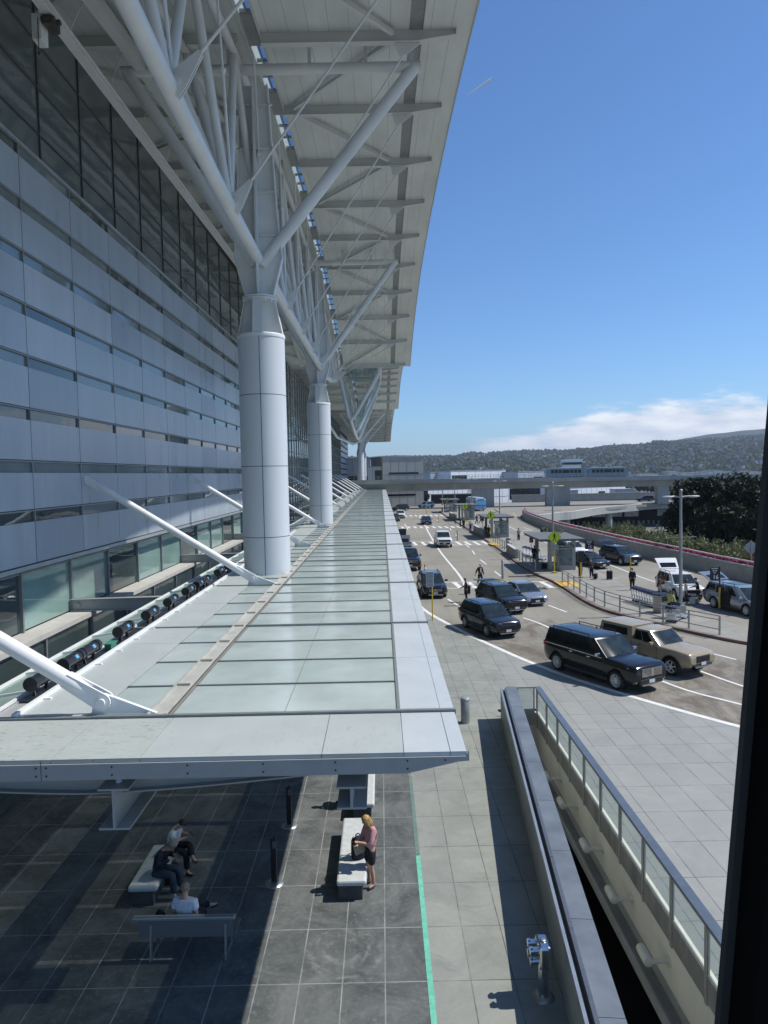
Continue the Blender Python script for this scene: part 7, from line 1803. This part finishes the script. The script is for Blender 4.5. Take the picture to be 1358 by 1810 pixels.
# ------------------------------------------------------------------ travellers on the road and the island
def stand(label, px, py, rz, z=0.0, **kw):
    g = G(px, py, z); return person(label, (g.x, g.y, z), R(rz), **kw)
def suitcase(label, x, y, z, rz, m, h=0.68, handle=True):
    t = thing('suitcase', label, 'suitcase', (x, y, z), R(rz))
    b = MB(); b.box(-0.23, 0.23, -0.14, 0.14, 0.05, h); b.build('shell', m, t, bevel=0.05)
    b = MB()
    for k in range(5): b.box(-0.16 + k * 0.075, -0.14 + k * 0.075, -0.147, -0.14, 0.10, h - 0.06)
    b.build('rib', m, t)
    for sx in (-0.19, 0.19):
        b = MB(); b.tube((sx, -0.02, 0.03), (sx, 0.02, 0.03), 0.03, n=10); b.tube((sx, 0.10, 0.03), (sx, 0.13, 0.03), 0.03, n=10); b.build('wheel', M_rubber, t)
    if handle:
        b = MB(); b.path([(-0.12, 0.1, h), (-0.12, 0.1, h + 0.34), (0.12, 0.1, h + 0.34), (0.12, 0.1, h)], 0.012, 6); b.build('handle', M_alu, t)
    return t
p1, J = stand('older man in a dark jacket and pale shirt wheeling a black suitcase over the crosswalk', 849, 1034, 20, h=1.78, pose='walk', top=(0.016, 0.017, 0.02), legs=(0.012, 0.012, 0.014), hair=(0.45, 0.43, 0.40), lean=0.05, arms=(None, ((-0.27, 0.06, 1.14), (-0.38, 0.02, 0.92))))
b = MB(); b.cbox((0, -0.135, 1.24), (0.09, 0.03, 0.34)); b.build('shirt_front', mat('pale_shirt', (0.6, 0.6, 0.6), 0.8), p1, off=(0,0,0), bevel=0.012)
suitcase('black suitcase stood between the two men behind the loading suv', 6.45, 54.2, 0, 10, M_blackc, 0.66)
stand('man in dark grey clothes loading the black suv from the kerb side', 825, 1064, -95, h=1.74, pose='stand', top=(0.03, 0.032, 0.036), legs=(0.02, 0.022, 0.03), hair=(0.015, 0.013, 0.012), sleeves='short', skin=M_skind, lean=0.08, arms=(((0.20, -0.16, 1.12), (0.15, -0.42, 1.02)), ((-0.20, -0.14, 1.12), (-0.15, -0.40, 1.0))))
stand('traveller in black standing beside luggage between the carts and the nearer shelter', 945, 995, 150, 0.15, h=1.76, top=(0.012, 0.013, 0.016), legs=(0.012, 0.013, 0.016))
suitcase('small black case beside the traveller in black near the shelter', 15.1, 66.2, 0.15, 30, M_blackc, 0.55)
stand('man in white bending over luggage on the island', 903, 975, -70, 0.15, h=1.74, top=(0.6, 0.6, 0.6), legs=(0.05, 0.06, 0.09), lean=0.8, sleeves='short')
stand('man in a cap filming with a phone at the right roadway edge', 917, 957, 15, 0.0, h=1.78, top=(0.20, 0.18, 0.15), legs=(0.012, 0.012, 0.013), cap=(0.02, 0.02, 0.02), sleeves='short', arms=(((0.24, -0.12, 1.16), (0.10, -0.30, 1.34)), ((-0.24, -0.12, 1.16), (-0.06, -0.30, 1.34))))
stand('woman with dark clothes and red bag behind the yellow crossing pole', 1026, 1021, 20, 0.15, h=1.68, top=(0.03, 0.028, 0.03), legs=(0.012, 0.012, 0.014), hair=(0.03, 0.02, 0.015), hairlen='long')
suitcase('squat dark bag at the feet of the woman behind the yellow pole', 17.9, 59.4, 0.15, 60, M_blackc, 0.48)
stand('traveller in dark clothes with a tall black suitcase by the black sedan', 1046, 1021, 190, 0.15, h=1.70, top=(0.03, 0.03, 0.032), legs=(0.012, 0.012, 0.014), lean=0.25)
suitcase('tall black suitcase by the black sedan on the island edge', 18.95, 59.0, 0.15, 5, M_blackc, 0.75)
stand('woman in pale blue looking at her phone between the black sedan and the grey suv', 1073, 985, 40, 0.0, h=1.66, top=(0.30, 0.42, 0.58), legs=(0.02, 0.02, 0.024), hair=(0.02, 0.016, 0.014), hairlen='long', sleeves='short')
stand('person in black standing behind the luggage carts', 1118, 1043, 170, 0.15, h=1.70, top=(0.014, 0.014, 0.016), legs=(0.012, 0.012, 0.014))
stand('worker in a yellow safety vest pushing the luggage carts', 1185, 1092, 130, 0.15, h=1.72, top=(0.50, 0.52, 0.16), legs=(0.012, 0.012, 0.014), skin=M_skind, arms=(((0.20, -0.16, 1.12), (0.14, -0.42, 1.02)), ((-0.20, -0.14, 1.12), (-0.15, -0.40, 1.0))), lean=0.1)
stand('woman in grey with brown hair beside the lamp post', 1213, 1066, 60, 0.1, h=1.66, top=(0.36, 0.36, 0.35), legs=(0.015, 0.015, 0.017), hair=(0.13, 0.075, 0.04), hairlen='long')
stand('man in a black cap and shorts at the back of the silver minivan', 1234, 1067, -110, 0.05, h=1.80, top=(0.014, 0.015, 0.018), legs=(0.013, 0.013, 0.015), cap=(0.012, 0.012, 0.013), shorts=True, lean=0.15, sleeves='short', arms=(((0.22, -0.16, 1.14), (0.15, -0.42, 1.08)), ((-0.22, -0.14, 1.14), (-0.15, -0.40, 1.06))))
g = G(1224, 1067, 0.05)
t = thing('shopping_bag', 'white paper bag beside the man in the black cap', 'bag', (g.x, g.y, 0.05), 0.3); b = MB(); b.prism([(-0.18, 0), (0.18, 0), (0.2, 0.42), (-0.2, 0.42)], 'Y', -0.08, 0.08); b.build('bag', mat('white_paper', (0.7, 0.7, 0.69), 0.8), t); b = MB(); b.path([(-0.07, 0, 0.42), (-0.05, 0, 0.54), (0.05, 0, 0.54), (0.07, 0, 0.42)], 0.008, 5); b.build('handle', M_white, t)
far = [(820, 935, 'traveller in a dark coat seated group side of the second shelter', 0.02), (843, 926, 'walker in black crossing behind the second shelter', 0.012), (850, 925, 'walker in dark clothes right behind another beyond the second shelter', 0.02), (858, 948, 'traveller in a grey top at the railing before the middle shelter', 0.10), (864, 950, 'traveller in black at the railing before the middle shelter', 0.012), (832, 940, 'traveller in beige by the yellow second pole', 0.2), (814, 932, 'traveller in black by the far luggage carts', 0.014), (805, 926, 'traveller in grey by the far luggage carts', 0.08)]
for i, (px, py, lab, c) in enumerate(far):
    stand(lab, px, py, 40 * i, 0.15, h=1.72, pose='walk' if i in (1, 2) else 'stand', top=(c, c, c * 1.05), legs=(0.014, 0.014, 0.017), fine=False)
# ------------------------------------------------------------------ elevated railway, buildings, hills
GY = 190.0
t = thing('railway_viaduct', 'long weathered concrete viaduct carrying the airport train across the view', 'bridge', (40, GY, 0), world=True)
def gz(x): return 7.55 - 0.0055 * x
m = MB(); xs = [-14 + 8 * q for q in range(24)]
for a, b in zip(xs[:-1], xs[1:]):
    v = []
    for x in (a, b):
        z = gz(x); bt = 4.95 - 0.004 * x
        v += [(x, GY - 3.2, z), (x, GY - 3.2, z - 0.8), (x, GY - 1.7, z - 0.95), (x, GY - 1.2, bt), (x, GY + 1.2, bt), (x, GY + 3.2, z - 1), (x, GY + 3.2, z)]
    m.add(v, [(k, 7 + k, 7 + (k+1) % 7, (k+1) % 7) for k in range(7)])
m.build('deck', M_concd, t)
m = MB()
for a, b in zip(xs[:-1], xs[1:]): m.bar((a, GY - 3.05, gz(a) + 0.16), (b, GY - 3.05, gz(b) + 0.16), 0.25, 0.3)
m.build('parapet', M_conc, t)
for x0, x1 in ((24.3, 30.0), (44, 50.2), (73.6, 76.6), (104, 108)):
    m = MB(); m.box(x0, x1, GY - 1.1, GY + 1.1, 0, 4.9 - 0.004 * x0); m.build('pier', M_concd, t)
for dy in (-2.9, 2.9):
    m = MB()
    for q in range(110):
        x = -12 + 1.6 * q; m.box(x - 0.03, x + 0.03, GY + dy - 0.03, GY + dy + 0.03, gz(x), gz(x) + 1.25)
    for a, b in zip(xs[:-1], xs[1:]):
        for dz in (0.8, 1.22): m.bar((a, GY + dy, gz(a) + dz), (b, GY + dy, gz(b) + dz), 0.04, 0.04)
    m.build('guard_rail', M_grey_post, t)
M_tb = mat('train_blue', (0.15, 0.215, 0.30), 0.35, var=0.1, coat=0.4)
def car(label, px0, px1):
    a, b = atY(px0, 840, GY), atY(px1, 840, GY); L = b.x - a.x; x0 = a.x; z0 = gz(a.x) + 0.35
    t = thing('train_car', label, 'train', (x0, GY, z0), 0, 'airport train cars'); t.scale = (1, 1, 0.80)
    m = MB(); m.prism([(0.0, 0), (L, 0), (L - 0.15, 1.3), (L - 0.75, 2.75), (L - 1.1, 2.9), (1.1, 2.9), (0.75, 2.75), (0.15, 1.3)], 'Y', -1.35, 1.35); m.build('body', M_tb, t, bevel=0.08)
    m = MB(); m.box(1.0, L - 1.0, -1.2, 1.2, 2.902, 3.05); m.build('roof', mat('train_roof', (0.62, 0.64, 0.66), 0.5), t, bevel=0.04)
    q = 1.3; ws = [1.0, 1.0, 1.0, 2.2, 1.0, 1.0, 1.0]; sc = (L - 2.6) / (sum(ws) + 6 * 0.22)
    for w_ in ws:
        m = MB(); m.box(q, q + w_ * sc, -1.37, -1.352, 1.25, 2.35); m.build('window', M_wing, t); q += (w_ + 0.22) * sc
    m = MB()
    for u in (0.22, 0.76): m.box(L * u - 0.02, L * u + 0.02, -1.366, -1.352, 0.15, 2.5)
    m.build('door_line', M_black, t)
    m = MB(); m.add([(L - 0.10, -1.1, 1.4), (L - 0.10, 1.1, 1.4), (L - 0.66, 1.1, 2.62), (L - 0.66, -1.1, 2.62)], [(0, 1, 2, 3)]); m.add([(0.10, -1.1, 1.4), (0.66, -1.1, 2.62), (0.66, 1.1, 2.62), (0.10, 1.1, 1.4)], [(0, 1, 2, 3)]); m.build('end_window', M_wing, t)
    m = MB(); m.box(0.6, L - 0.6, -1.0, 1.0, -0.35, -0.002); m.build('undercarriage', M_black, t)
T1 = car('blue-grey train car on the viaduct, left one of the pair', 963.5, 1033.5)
car('blue-grey train car on the viaduct, right one of the pair', 1035.5, 1108.5)
def block(name, label, px0, px1, py0, z0, Y, depth, m_, joints=0, wins=(), cat='building', roofm=None, turn=0.0):
    a = atY(px0, py0, Y); b = atY(px1, py0, Y); z1 = a.z
    if turn:                                             # face swung towards the sun; its far end still reaches the same bearing
        d1 = b.x / b.y; c_, s_ = math.cos(turn), math.sin(turn); L_ = (d1 * a.y - a.x) / (c_ - d1 * s_); b = Vector((a.x + L_, a.y, a.z))
    t = thing(name, label, cat, (a.x, Y, z0), turn, None, True)
    m = MB(); m.box(a.x, b.x, Y, Y + depth, z0, z1); m.build('wall', m_, t)
    m = MB(); m.box(a.x - 0.2, b.x + 0.2, Y - 0.15, Y + depth + 0.2, z1 + 0.003, z1 + 0.3); m.build('roof', roofm or M_conc, t)
    if joints:
        m = MB()
        for k in range(1, joints): x = a.x + (b.x - a.x) * k / joints; m.box(x - 0.05, x + 0.05, Y - 0.025, Y - 0.002, z0, z1)
        h = z1 - z0
        for k in (0.33, 0.66): m.box(a.x, b.x, Y - 0.027, Y - 0.003, z0 + h * k - 0.04, z0 + h * k + 0.04)
        m.build('panel_joint', M_mul, t)
    for (u0, u1, w0, w1) in wins:
        m = MB(); m.box(a.x + (b.x - a.x) * u0, a.x + (b.x - a.x) * u1, Y - 0.06, Y - 0.03, z0 + (z1 - z0) * w0, z0 + (z1 - z0) * w1); m.build('window', M_wing, t)
    return t
M_pale = mat('pale_concrete_panel', (0.36, 0.375, 0.37), 0.75, var=0.12, scale=0.25); M_wbld = mat('white_cladding', (0.80, 0.82, 0.84), 0.55, var=0.06, scale=0.2); M_gbld = mat('grey_cladding', (0.48, 0.51, 0.55), 0.6, var=0.1, scale=0.2)
block('station_building', 'square pale concrete station block rising behind the viaduct at left', 676, 748, 809, 0.0, 199, 14, M_pale, 5, [(0.15, 0.88, 0.66, 0.70), (0.1, 0.8, 0.22, 0.26)], turn=0.25)
block('station_annex', 'low glazed annex left of the station block', 650, 675, 826, 0.0, 200, 10, M_gbld, 3, [(0.5, 0.98, 0.55, 0.92)])
block('bridge_office', 'dark roadside office block at the far left end of the canopy', 612, 655, 812, 0.0, 232, 10, M_gbld, 4, [(0.0, 1.0, 0.45, 0.62), (0, 1, 0.2, 0.38)])
block('white_terminal', 'long white-clad terminal wing behind the viaduct, left of the control tower', 797, 894, 833, -3, 300, 20, M_wbld, 7, [(0.02, 0.28, 0.70, 0.86)], turn=0.62)
block('grey_shed', 'grey flat building between the station block and the white wing', 761, 796, 836, -3, 305, 15, M_gbld, 4, turn=0.62)
block('grey_shed', 'grey flat building just left of the train', 916, 962, 834.5, -3, 310, 15, M_gbld, 5, [(0.6, 0.95, 0.72, 0.82)], turn=0.62)
block('service_building', 'white service building below the viaduct, left of the first pier', 757, 826, 866, -6, 255, 12, M_wbld, 8, [(-0.14, -0.01, 0.60, 0.98)], turn=0.62)
block('service_building', 'white and green-glazed service building below the viaduct between the piers', 855, 960, 863.5, -6, 262, 12, M_wbld, 10, [(0.42, 0.98, 0.50, 0.95)], turn=0.62)
block('service_building', 'long white service building with windows below the train', 1000, 1106, 862.5, -6, 258, 12, M_wbld, 12, [(0.53, 0.64, 0.25, 0.8), (0.72, 0.82, 0.25, 0.8)], turn=0.62)
block('grey_shed', 'low grey shed at the foot of the long white service building', 1002, 1022, 868, -6, 250, 6, M_gbld)
block('grey_shed', 'low grey shed at right of the long white service building', 1088, 1120, 866, -6, 250, 6, M_gbld)
block('dark_screen', 'black site screen along the far road under the viaduct', 762, 842, 875, -1, 236, 0.4, M_black, 0, (), 'screen')
block('planter_wall', 'grey planter wall under the viaduct at left', 675, 742, 877, 0, 206, 1.2, M_concd, 0, [(0.05, 0.9, 0.3, 0.5)], 'wall')
block('road_parapet', 'grey parapet along the far side of the ramp', 905, 1186, 876.5, -0.5, 214, 0.4, M_conc, 0, (), 'wall')
# control tower
a, b = atY(995, 812, 420), atY(1026.5, 812, 420)
t = thing('control_tower', 'low white control tower with dark glass band behind the train', 'tower', ((a.x + b.x) / 2, 420, -6), world=True); cx = (a.x + b.x) / 2; hw = (b.x - a.x) / 2
m = MB(); m.prism([(cx - hw * 0.8, -6), (cx + hw * 0.7, -6), (cx + hw * 0.85, a.z - 3.2), (cx - hw * 0.9, a.z - 3.2)], 'Y', 416, 424); m.build('shaft', M_wbld, t)
m = MB(); m.prism([(cx - hw * 0.92, a.z - 3.19), (cx + hw * 0.87, a.z - 3.19), (cx + hw * 0.95, a.z - 1.8), (cx - hw, a.z - 1.8)], 'Y', 415.5, 424.5); m.build('cab_glass', M_wing, t)
m = MB(); m.prism([(cx - hw, a.z - 1.79), (cx + hw, a.z - 1.79), (cx + hw, a.z), (cx - hw, a.z)], 'Y', 415, 425); m.build('cab_roof', M_wbld, t)
m = MB()
for q in range(5): m.tube((cx - hw * 0.6 + q * hw * 0.35, 420, a.z), (cx - hw * 0.6 + q * hw * 0.35, 420, a.z + 1.5 + (q % 2)), 0.12, n=6)
m.build('antenna', M_grey_post, t)
# aeroplane fin
a = atY(1163, 885, 270); b = atY(1178, 867, 270)
t = thing('tail_fin', 'blue and white aeroplane tail fin showing under the right of the viaduct', 'plane', (a.x, 270, -6), world=True); w_ = b.x - a.x; h_ = b.z - a.z
m = MB(); m.prism([(a.x, a.z), (b.x, a.z), (b.x, b.z), (b.x - w_ * 0.18, b.z)], 'Y', 269.8, 270.2); m.build('fin', mat('fin_blue', (0.05, 0.16, 0.48), 0.4), t)
m = MB(); m.prism([(a.x + w_ * 0.42, a.z), (a.x + w_ * 0.72, a.z), (b.x - w_ * 0.02, a.z + h_ * 0.72), (b.x - w_ * 0.02, b.z - 0.1), (b.x - w_ * 0.22, b.z - h_ * 0.2)], 'Y', 269.7, 269.797); m.build('stripe', M_wbld, t)
m = MB(); m.lathe([(0, -9), (1.2, -7), (1.9, -2), (1.9, 14), (0, 15)], 16, (a.x + w_ * 0.5 - 3, 270, a.z - 1.7), 'X'); m.build('fuselage', M_wbld, t)
# the covered roadway below the ramp
t = thing('lower_garage', 'dark covered roadway with a row of bright openings beneath the curved ramp', 'building', (50, 196, -6), world=True)
m = MB(); m.box(30, 130, 199, 200, -6, -1.0); m.build('wall', mat('garage_dark', (0.03, 0.03, 0.032), 0.9), t)
r_ = random.Random(4)
for q in range(11):
    x = 36 + q * 4.6
    if q == 8: continue
    m = MB(); m.box(x, x + 3.9, 198.9, 198.97, -3.9, -2.1); o = m.build('window', mat('opening_daylight', (0.80, 0.85, 0.86), 0.1, var=0.5, scale=1.2, coat=0.5), t)  # pale panes: daylight beyond the openings is put into the colour
for q in range(40):
    m = MB(); m.box(32 + q * 1.4, 32.5 + q * 1.4, 197, 197.3, -6, -5.0); m.build('baluster', M_concd, t)
t = thing('ramp_girder', 'pale concrete edge girder of the curved ramp', 'bridge', (43, 158, 0), world=True)
ed = smooth([(29.0, 147.5), (30.5, 146.4), (33.5, 148), (38.6, 154), (43, 158), (53, 172), (65, 183), (78, 192), (125, 200)], 4)
m = MB()
for a, b in zip(ed[:-1], ed[1:]): m.bar((a[0], a[1], -0.62), (b[0], b[1], -0.62), 0.4, 1.7)
m.build('girder', mat('ramp_concrete', (0.36, 0.36, 0.345), 0.8, var=0.12), t)
m = MB()
for a, b in zip(ed[:-1], ed[1:]): m.bar((a[0], a[1], 0.27), (b[0], b[1], 0.27), 0.3, 0.07)
m.build('coping', M_white, t)
for x, y in ((41.5, 159.5), (57, 178), (79, 195)):
    m = MB(); m.lathe([(0.85, -6), (0.85, -1.5)], 20, (x, y, 0)); m.build('pier', M_conc, t)
# road-works clutter on the ramp
p = G(988, 893); t = thing('road_sign_trailer', 'dark sign trailer with orange frame standing on the ramp', 'trailer', (p.x, p.y, 0)); m = MB(); m.cbox((0, 0, 2.2), (1.4, 0.15, 2.2)); m.build('sign_board', M_black, t); m = MB(); m.bar((-2.4, 0, 0.5), (2.8, 0, 0.5), 0.2, 0.25); m.bar((-1.5, 0, 0.6), (-1.5, 0, 2.0), 0.15, 0.15); m.tube((0, 0, 0.5), (0, 0, 1.2), 0.08); m.build('frame', mat('signal_orange', (0.5, 0.09, 0.03), 0.5), t)
for x in (-1.2, 1.6):
    m = MB(); m.tube((x, -0.2, 0.3), (x, 0.2, 0.3), 0.3, n=14); m.build('wheel', M_rubber, t)
p = atY(748, 872, 228); 
for lab, px_ in (('round dark shrub under the viaduct, left one', 738), ('round dark shrub under the viaduct, right one', 754)):
    q = atY(px_, 880, 226); t = thing('shrub', lab, 'shrub', (q.x, 226, 0), 0, 'dark shrubs under the viaduct'); m = MB(); leaves(m, [((rg.uniform(-0.8, 0.8), rg.uniform(-0.8, 0.8), rg.uniform(0.6, 2.6)), 0.7) for _ in range(14)], 900, 1, 0.2, rng=rg); m.build('foliage', M_tree, t); m = MB(); m.tube((0, 0, 0), (0, 0, 1.5), 0.12, 0.05, 6); m.build('stem', M_bark, t)
# contrail
t = thing('contrail', 'short thin white vapour trail high in the blue sky', 'contrail', (0, 0, 0))
c0, c1 = atY(828, 167, 3000), atY(870, 139, 3000); m = MB(); m.tube(c0, c1, 2.2, 6.0, 8); m.build('vapour', glass_mat('vapour_white', (1, 1, 1), 0.25, 0.9, (0.95, 0.95, 0.95)), t)
# ------------------------------------------------------------------ hills
def ridge(name, tab, Y0, Y1, z0, nt_=150, nj=14, amp=6, seed=1, t0=-0.12, t1=0.75):
    g = random.Random(seed); ph = [(g.uniform(8, 60), g.random() * 6.28, g.random()) for _ in range(12)]
    def zr(t):
        return interp(tab, t) + amp * sum(math.sin(f * t * 3 + p) * (0.5 + a) / (1 + f / 20) for f, p, a in ph) / 4
    def H_(t, u):
        s = u * u * (3 - 2 * u); n = sum(math.sin(f * t + 7 * u * (a + 0.4) + p) for f, p, a in ph) / 12
        return z0 + (zr(t) - z0) * s + amp * 1.2 * n * math.sin(math.pi * min(u, 1)) 
    m = MB(); v = []
    for j in range(nj + 3):
        u = j / nj; Y = Y0 + (Y1 - Y0) * u
        for i in range(nt_ + 1):
            t = t0 + (t1 - t0) * i / nt_; v.append((t * Y, Y, H_(t, u) if u <= 1 else H_(t, 1) - (u - 1) * 200))
    m.add(v, [(j*(nt_+1)+i, j*(nt_+1)+i+1, (j+1)*(nt_+1)+i+1, (j+1)*(nt_+1)+i) for j in range(nj + 2) for i in range(nt_)], True)
    return m, H_
M_hill = mat('hill_scrub', (0.035, 0.050, 0.026), 0.95, scale=0.012, col2=(0.11, 0.105, 0.06), spec=0.1)
tab1 = [(-0.15, 70), (-0.02, 74), (0.07, 76), (0.18, 86), (0.26, 90), (0.34, 106), (0.42, 117), (0.52, 138), (0.6, 150), (0.8, 160)]
m, Hf = ridge('hills', tab1, 1300, 3200, -6, seed=5, amp=9); struct('hills', m, M_hill)
tab2 = [(-0.15, 120), (-0.02, 126), (0.03, 134), (0.07, 126), (0.10, 80), (0.2, 60), (0.34, 120), (0.38, 165), (0.42, 205), (0.46, 232), (0.55, 270), (0.8, 300)]
m, Hf2 = ridge('far_hills', tab2, 3600, 4800, -6, seed=9, amp=5, nj=6); struct('far_hills', m, mat('far_forest', (0.028, 0.042, 0.026), 0.95, scale=0.01, col2=(0.05, 0.062, 0.036), spec=0.1))
g = random.Random(77)
OCT = [Vector(p) for p in [(1,0,0),(-1,0,0),(0,1,0),(0,-1,0),(0,0,1),(0,0,-1)]]; OF = [(0,2,4),(2,1,4),(1,3,4),(3,0,4),(2,0,5),(1,2,5),(3,1,5),(0,3,5)]
def blob(m, c, r_):
    # two crossed, jittered octahedra give a lumpy crown a few pixels wide
    for k in range(2):
        M_ = Matrix.Rotation(g.random() * 6.28, 3, 'Z') @ Matrix.Rotation(g.uniform(-0.6, 0.6), 3, 'X'); o = Vector((g.uniform(-0.5, 0.5), g.uniform(-0.5, 0.5), g.uniform(-0.2, 0.3))) * r_
        m.add([M_ @ (q * r_ * g.uniform(0.7, 1.15)) + Vector(c) + o for q in OCT], OF)
m = MB(); m2 = MB()
for q in range(9500):
    u = g.random() ** 0.8; t_ = g.uniform(-0.1, 0.62); dens = 0.5 + 0.5 * math.sin(t_ * 41 + u * 17) * math.sin(t_ * 23 - u * 31 + 1)
    if g.random() > 0.35 + 0.65 * dens: continue
    Y = 1300 + 1900 * u; r_ = g.uniform(4, 9) * (1.35 if u > 0.93 else 1); m.cur = 0
    blob(m if g.random() < 0.6 else m2, (t_ * Y, Y, Hf(t_, u) + r_ * 0.5), r_)
for q in range(260):
    t_ = g.uniform(-0.1, 0.6); Y = 3200 * g.uniform(0.985, 1.0); u = (Y - 1300) / 1900; r_ = g.uniform(5, 10); blob(m, (t_ * Y, Y, Hf(t_, u) + r_ * 0.7), r_)
M_ht = mat('hill_tree', (0.018, 0.030, 0.016), 0.9, scale=0.02, col2=(0.045, 0.060, 0.028), spec=0.1); M_ht2 = mat('hill_tree_olive', (0.045, 0.058, 0.028), 0.9, scale=0.02, col2=(0.095, 0.10, 0.05), spec=0.1)
tag(m.build('hillside_trees', M_ht), kind='stuff'); tag(m2.build('hillside_bushes', M_ht2), kind='stuff')
m = MB()
for q in range(1500):
    u = g.random() ** 0.7; t_ = g.uniform(-0.1, 0.62); row = math.sin(u * 75 + 5 * math.sin(t_ * 9)); 
    if row < 0.1 and g.random() > 0.25: continue
    if u > 0.9 and g.random() > 0.3: continue
    Y = 1300 + 1900 * u; w_, d_, h_ = g.uniform(5, 13), g.uniform(6, 10), g.uniform(2.5, 5.5); m.cur = g.choice((0, 0, 0, 1, 1, 2))
    z = Hf(t_, u); m.cbox((t_ * Y, Y - 4, z + h_ / 2 + 3), (w_, d_, h_ + 4), g.uniform(-0.5, 0.5))
    m.cur = g.choice((3, 3, 1, 4)); m.cbox((t_ * Y, Y - 4, z + h_ + 5.6), (w_ * 1.06, d_ * 1.06, 1.0), g.uniform(-0.2, 0.2))
tag(m.build('hillside_houses', [mat('house_white', (0.52, 0.52, 0.50), 0.8, var=0.2, scale=0.01), mat('house_tan', (0.34, 0.30, 0.25), 0.8, var=0.2, scale=0.01), mat('house_blue', (0.24, 0.28, 0.32), 0.8), mat('house_roof', (0.16, 0.14, 0.13), 0.85, var=0.3, scale=0.01), mat('house_roof_pale', (0.40, 0.39, 0.37), 0.8)]), kind='stuff')
# town trees on the flat ground in front of the hills
m = MB()
for q in range(900):
    Y = g.uniform(420, 1350); t_ = g.uniform(-0.05, 0.6); r_ = g.uniform(2.5, 5); blob(m, (t_ * Y, Y, -6 + r_ * 0.8), r_)
tag(m.build('lowland_trees', M_ht), kind='stuff')
m = MB()
for q in range(160):
    Y = g.uniform(450, 1300); t_ = g.uniform(-0.05, 0.6); w_, h_ = g.uniform(10, 30), g.uniform(5, 11); m.cbox((t_ * Y, Y, -6 + h_ / 2), (w_, 12, h_), g.uniform(-0.3, 0.3))
tag(m.build('lowland_buildings', mat('town_wall', (0.45, 0.45, 0.43), 0.8, var=0.3, scale=0.004)), kind='stuff')
# ------------------------------------------------------------------ air
if HAZE:
    m = MB(); m.box(-7000, 10000, -600, 10000, -7, 330)
    hz_ = m.build('haze', None or bpy.data.materials.new('haze_air')); hz_.data.materials[0].use_nodes = True; nt = hz_.data.materials[0].node_tree
    nt.nodes.remove(nt.nodes['Principled BSDF']); pv = N(nt, 'ShaderNodeVolumePrincipled'); pv.inputs['Color'].default_value = (0.72, 0.83, 1.0, 1); pv.inputs['Density'].default_value = HAZE; pv.inputs['Anisotropy'].default_value = 0.2
    lk(nt, pv.outputs[0], nt.nodes['Material Output'].inputs['Volume']); tag(hz_, kind='stuff')
# tidy: helper properties go
for o in bpy.data.objects:
    if '_o' in o: del o['_o']
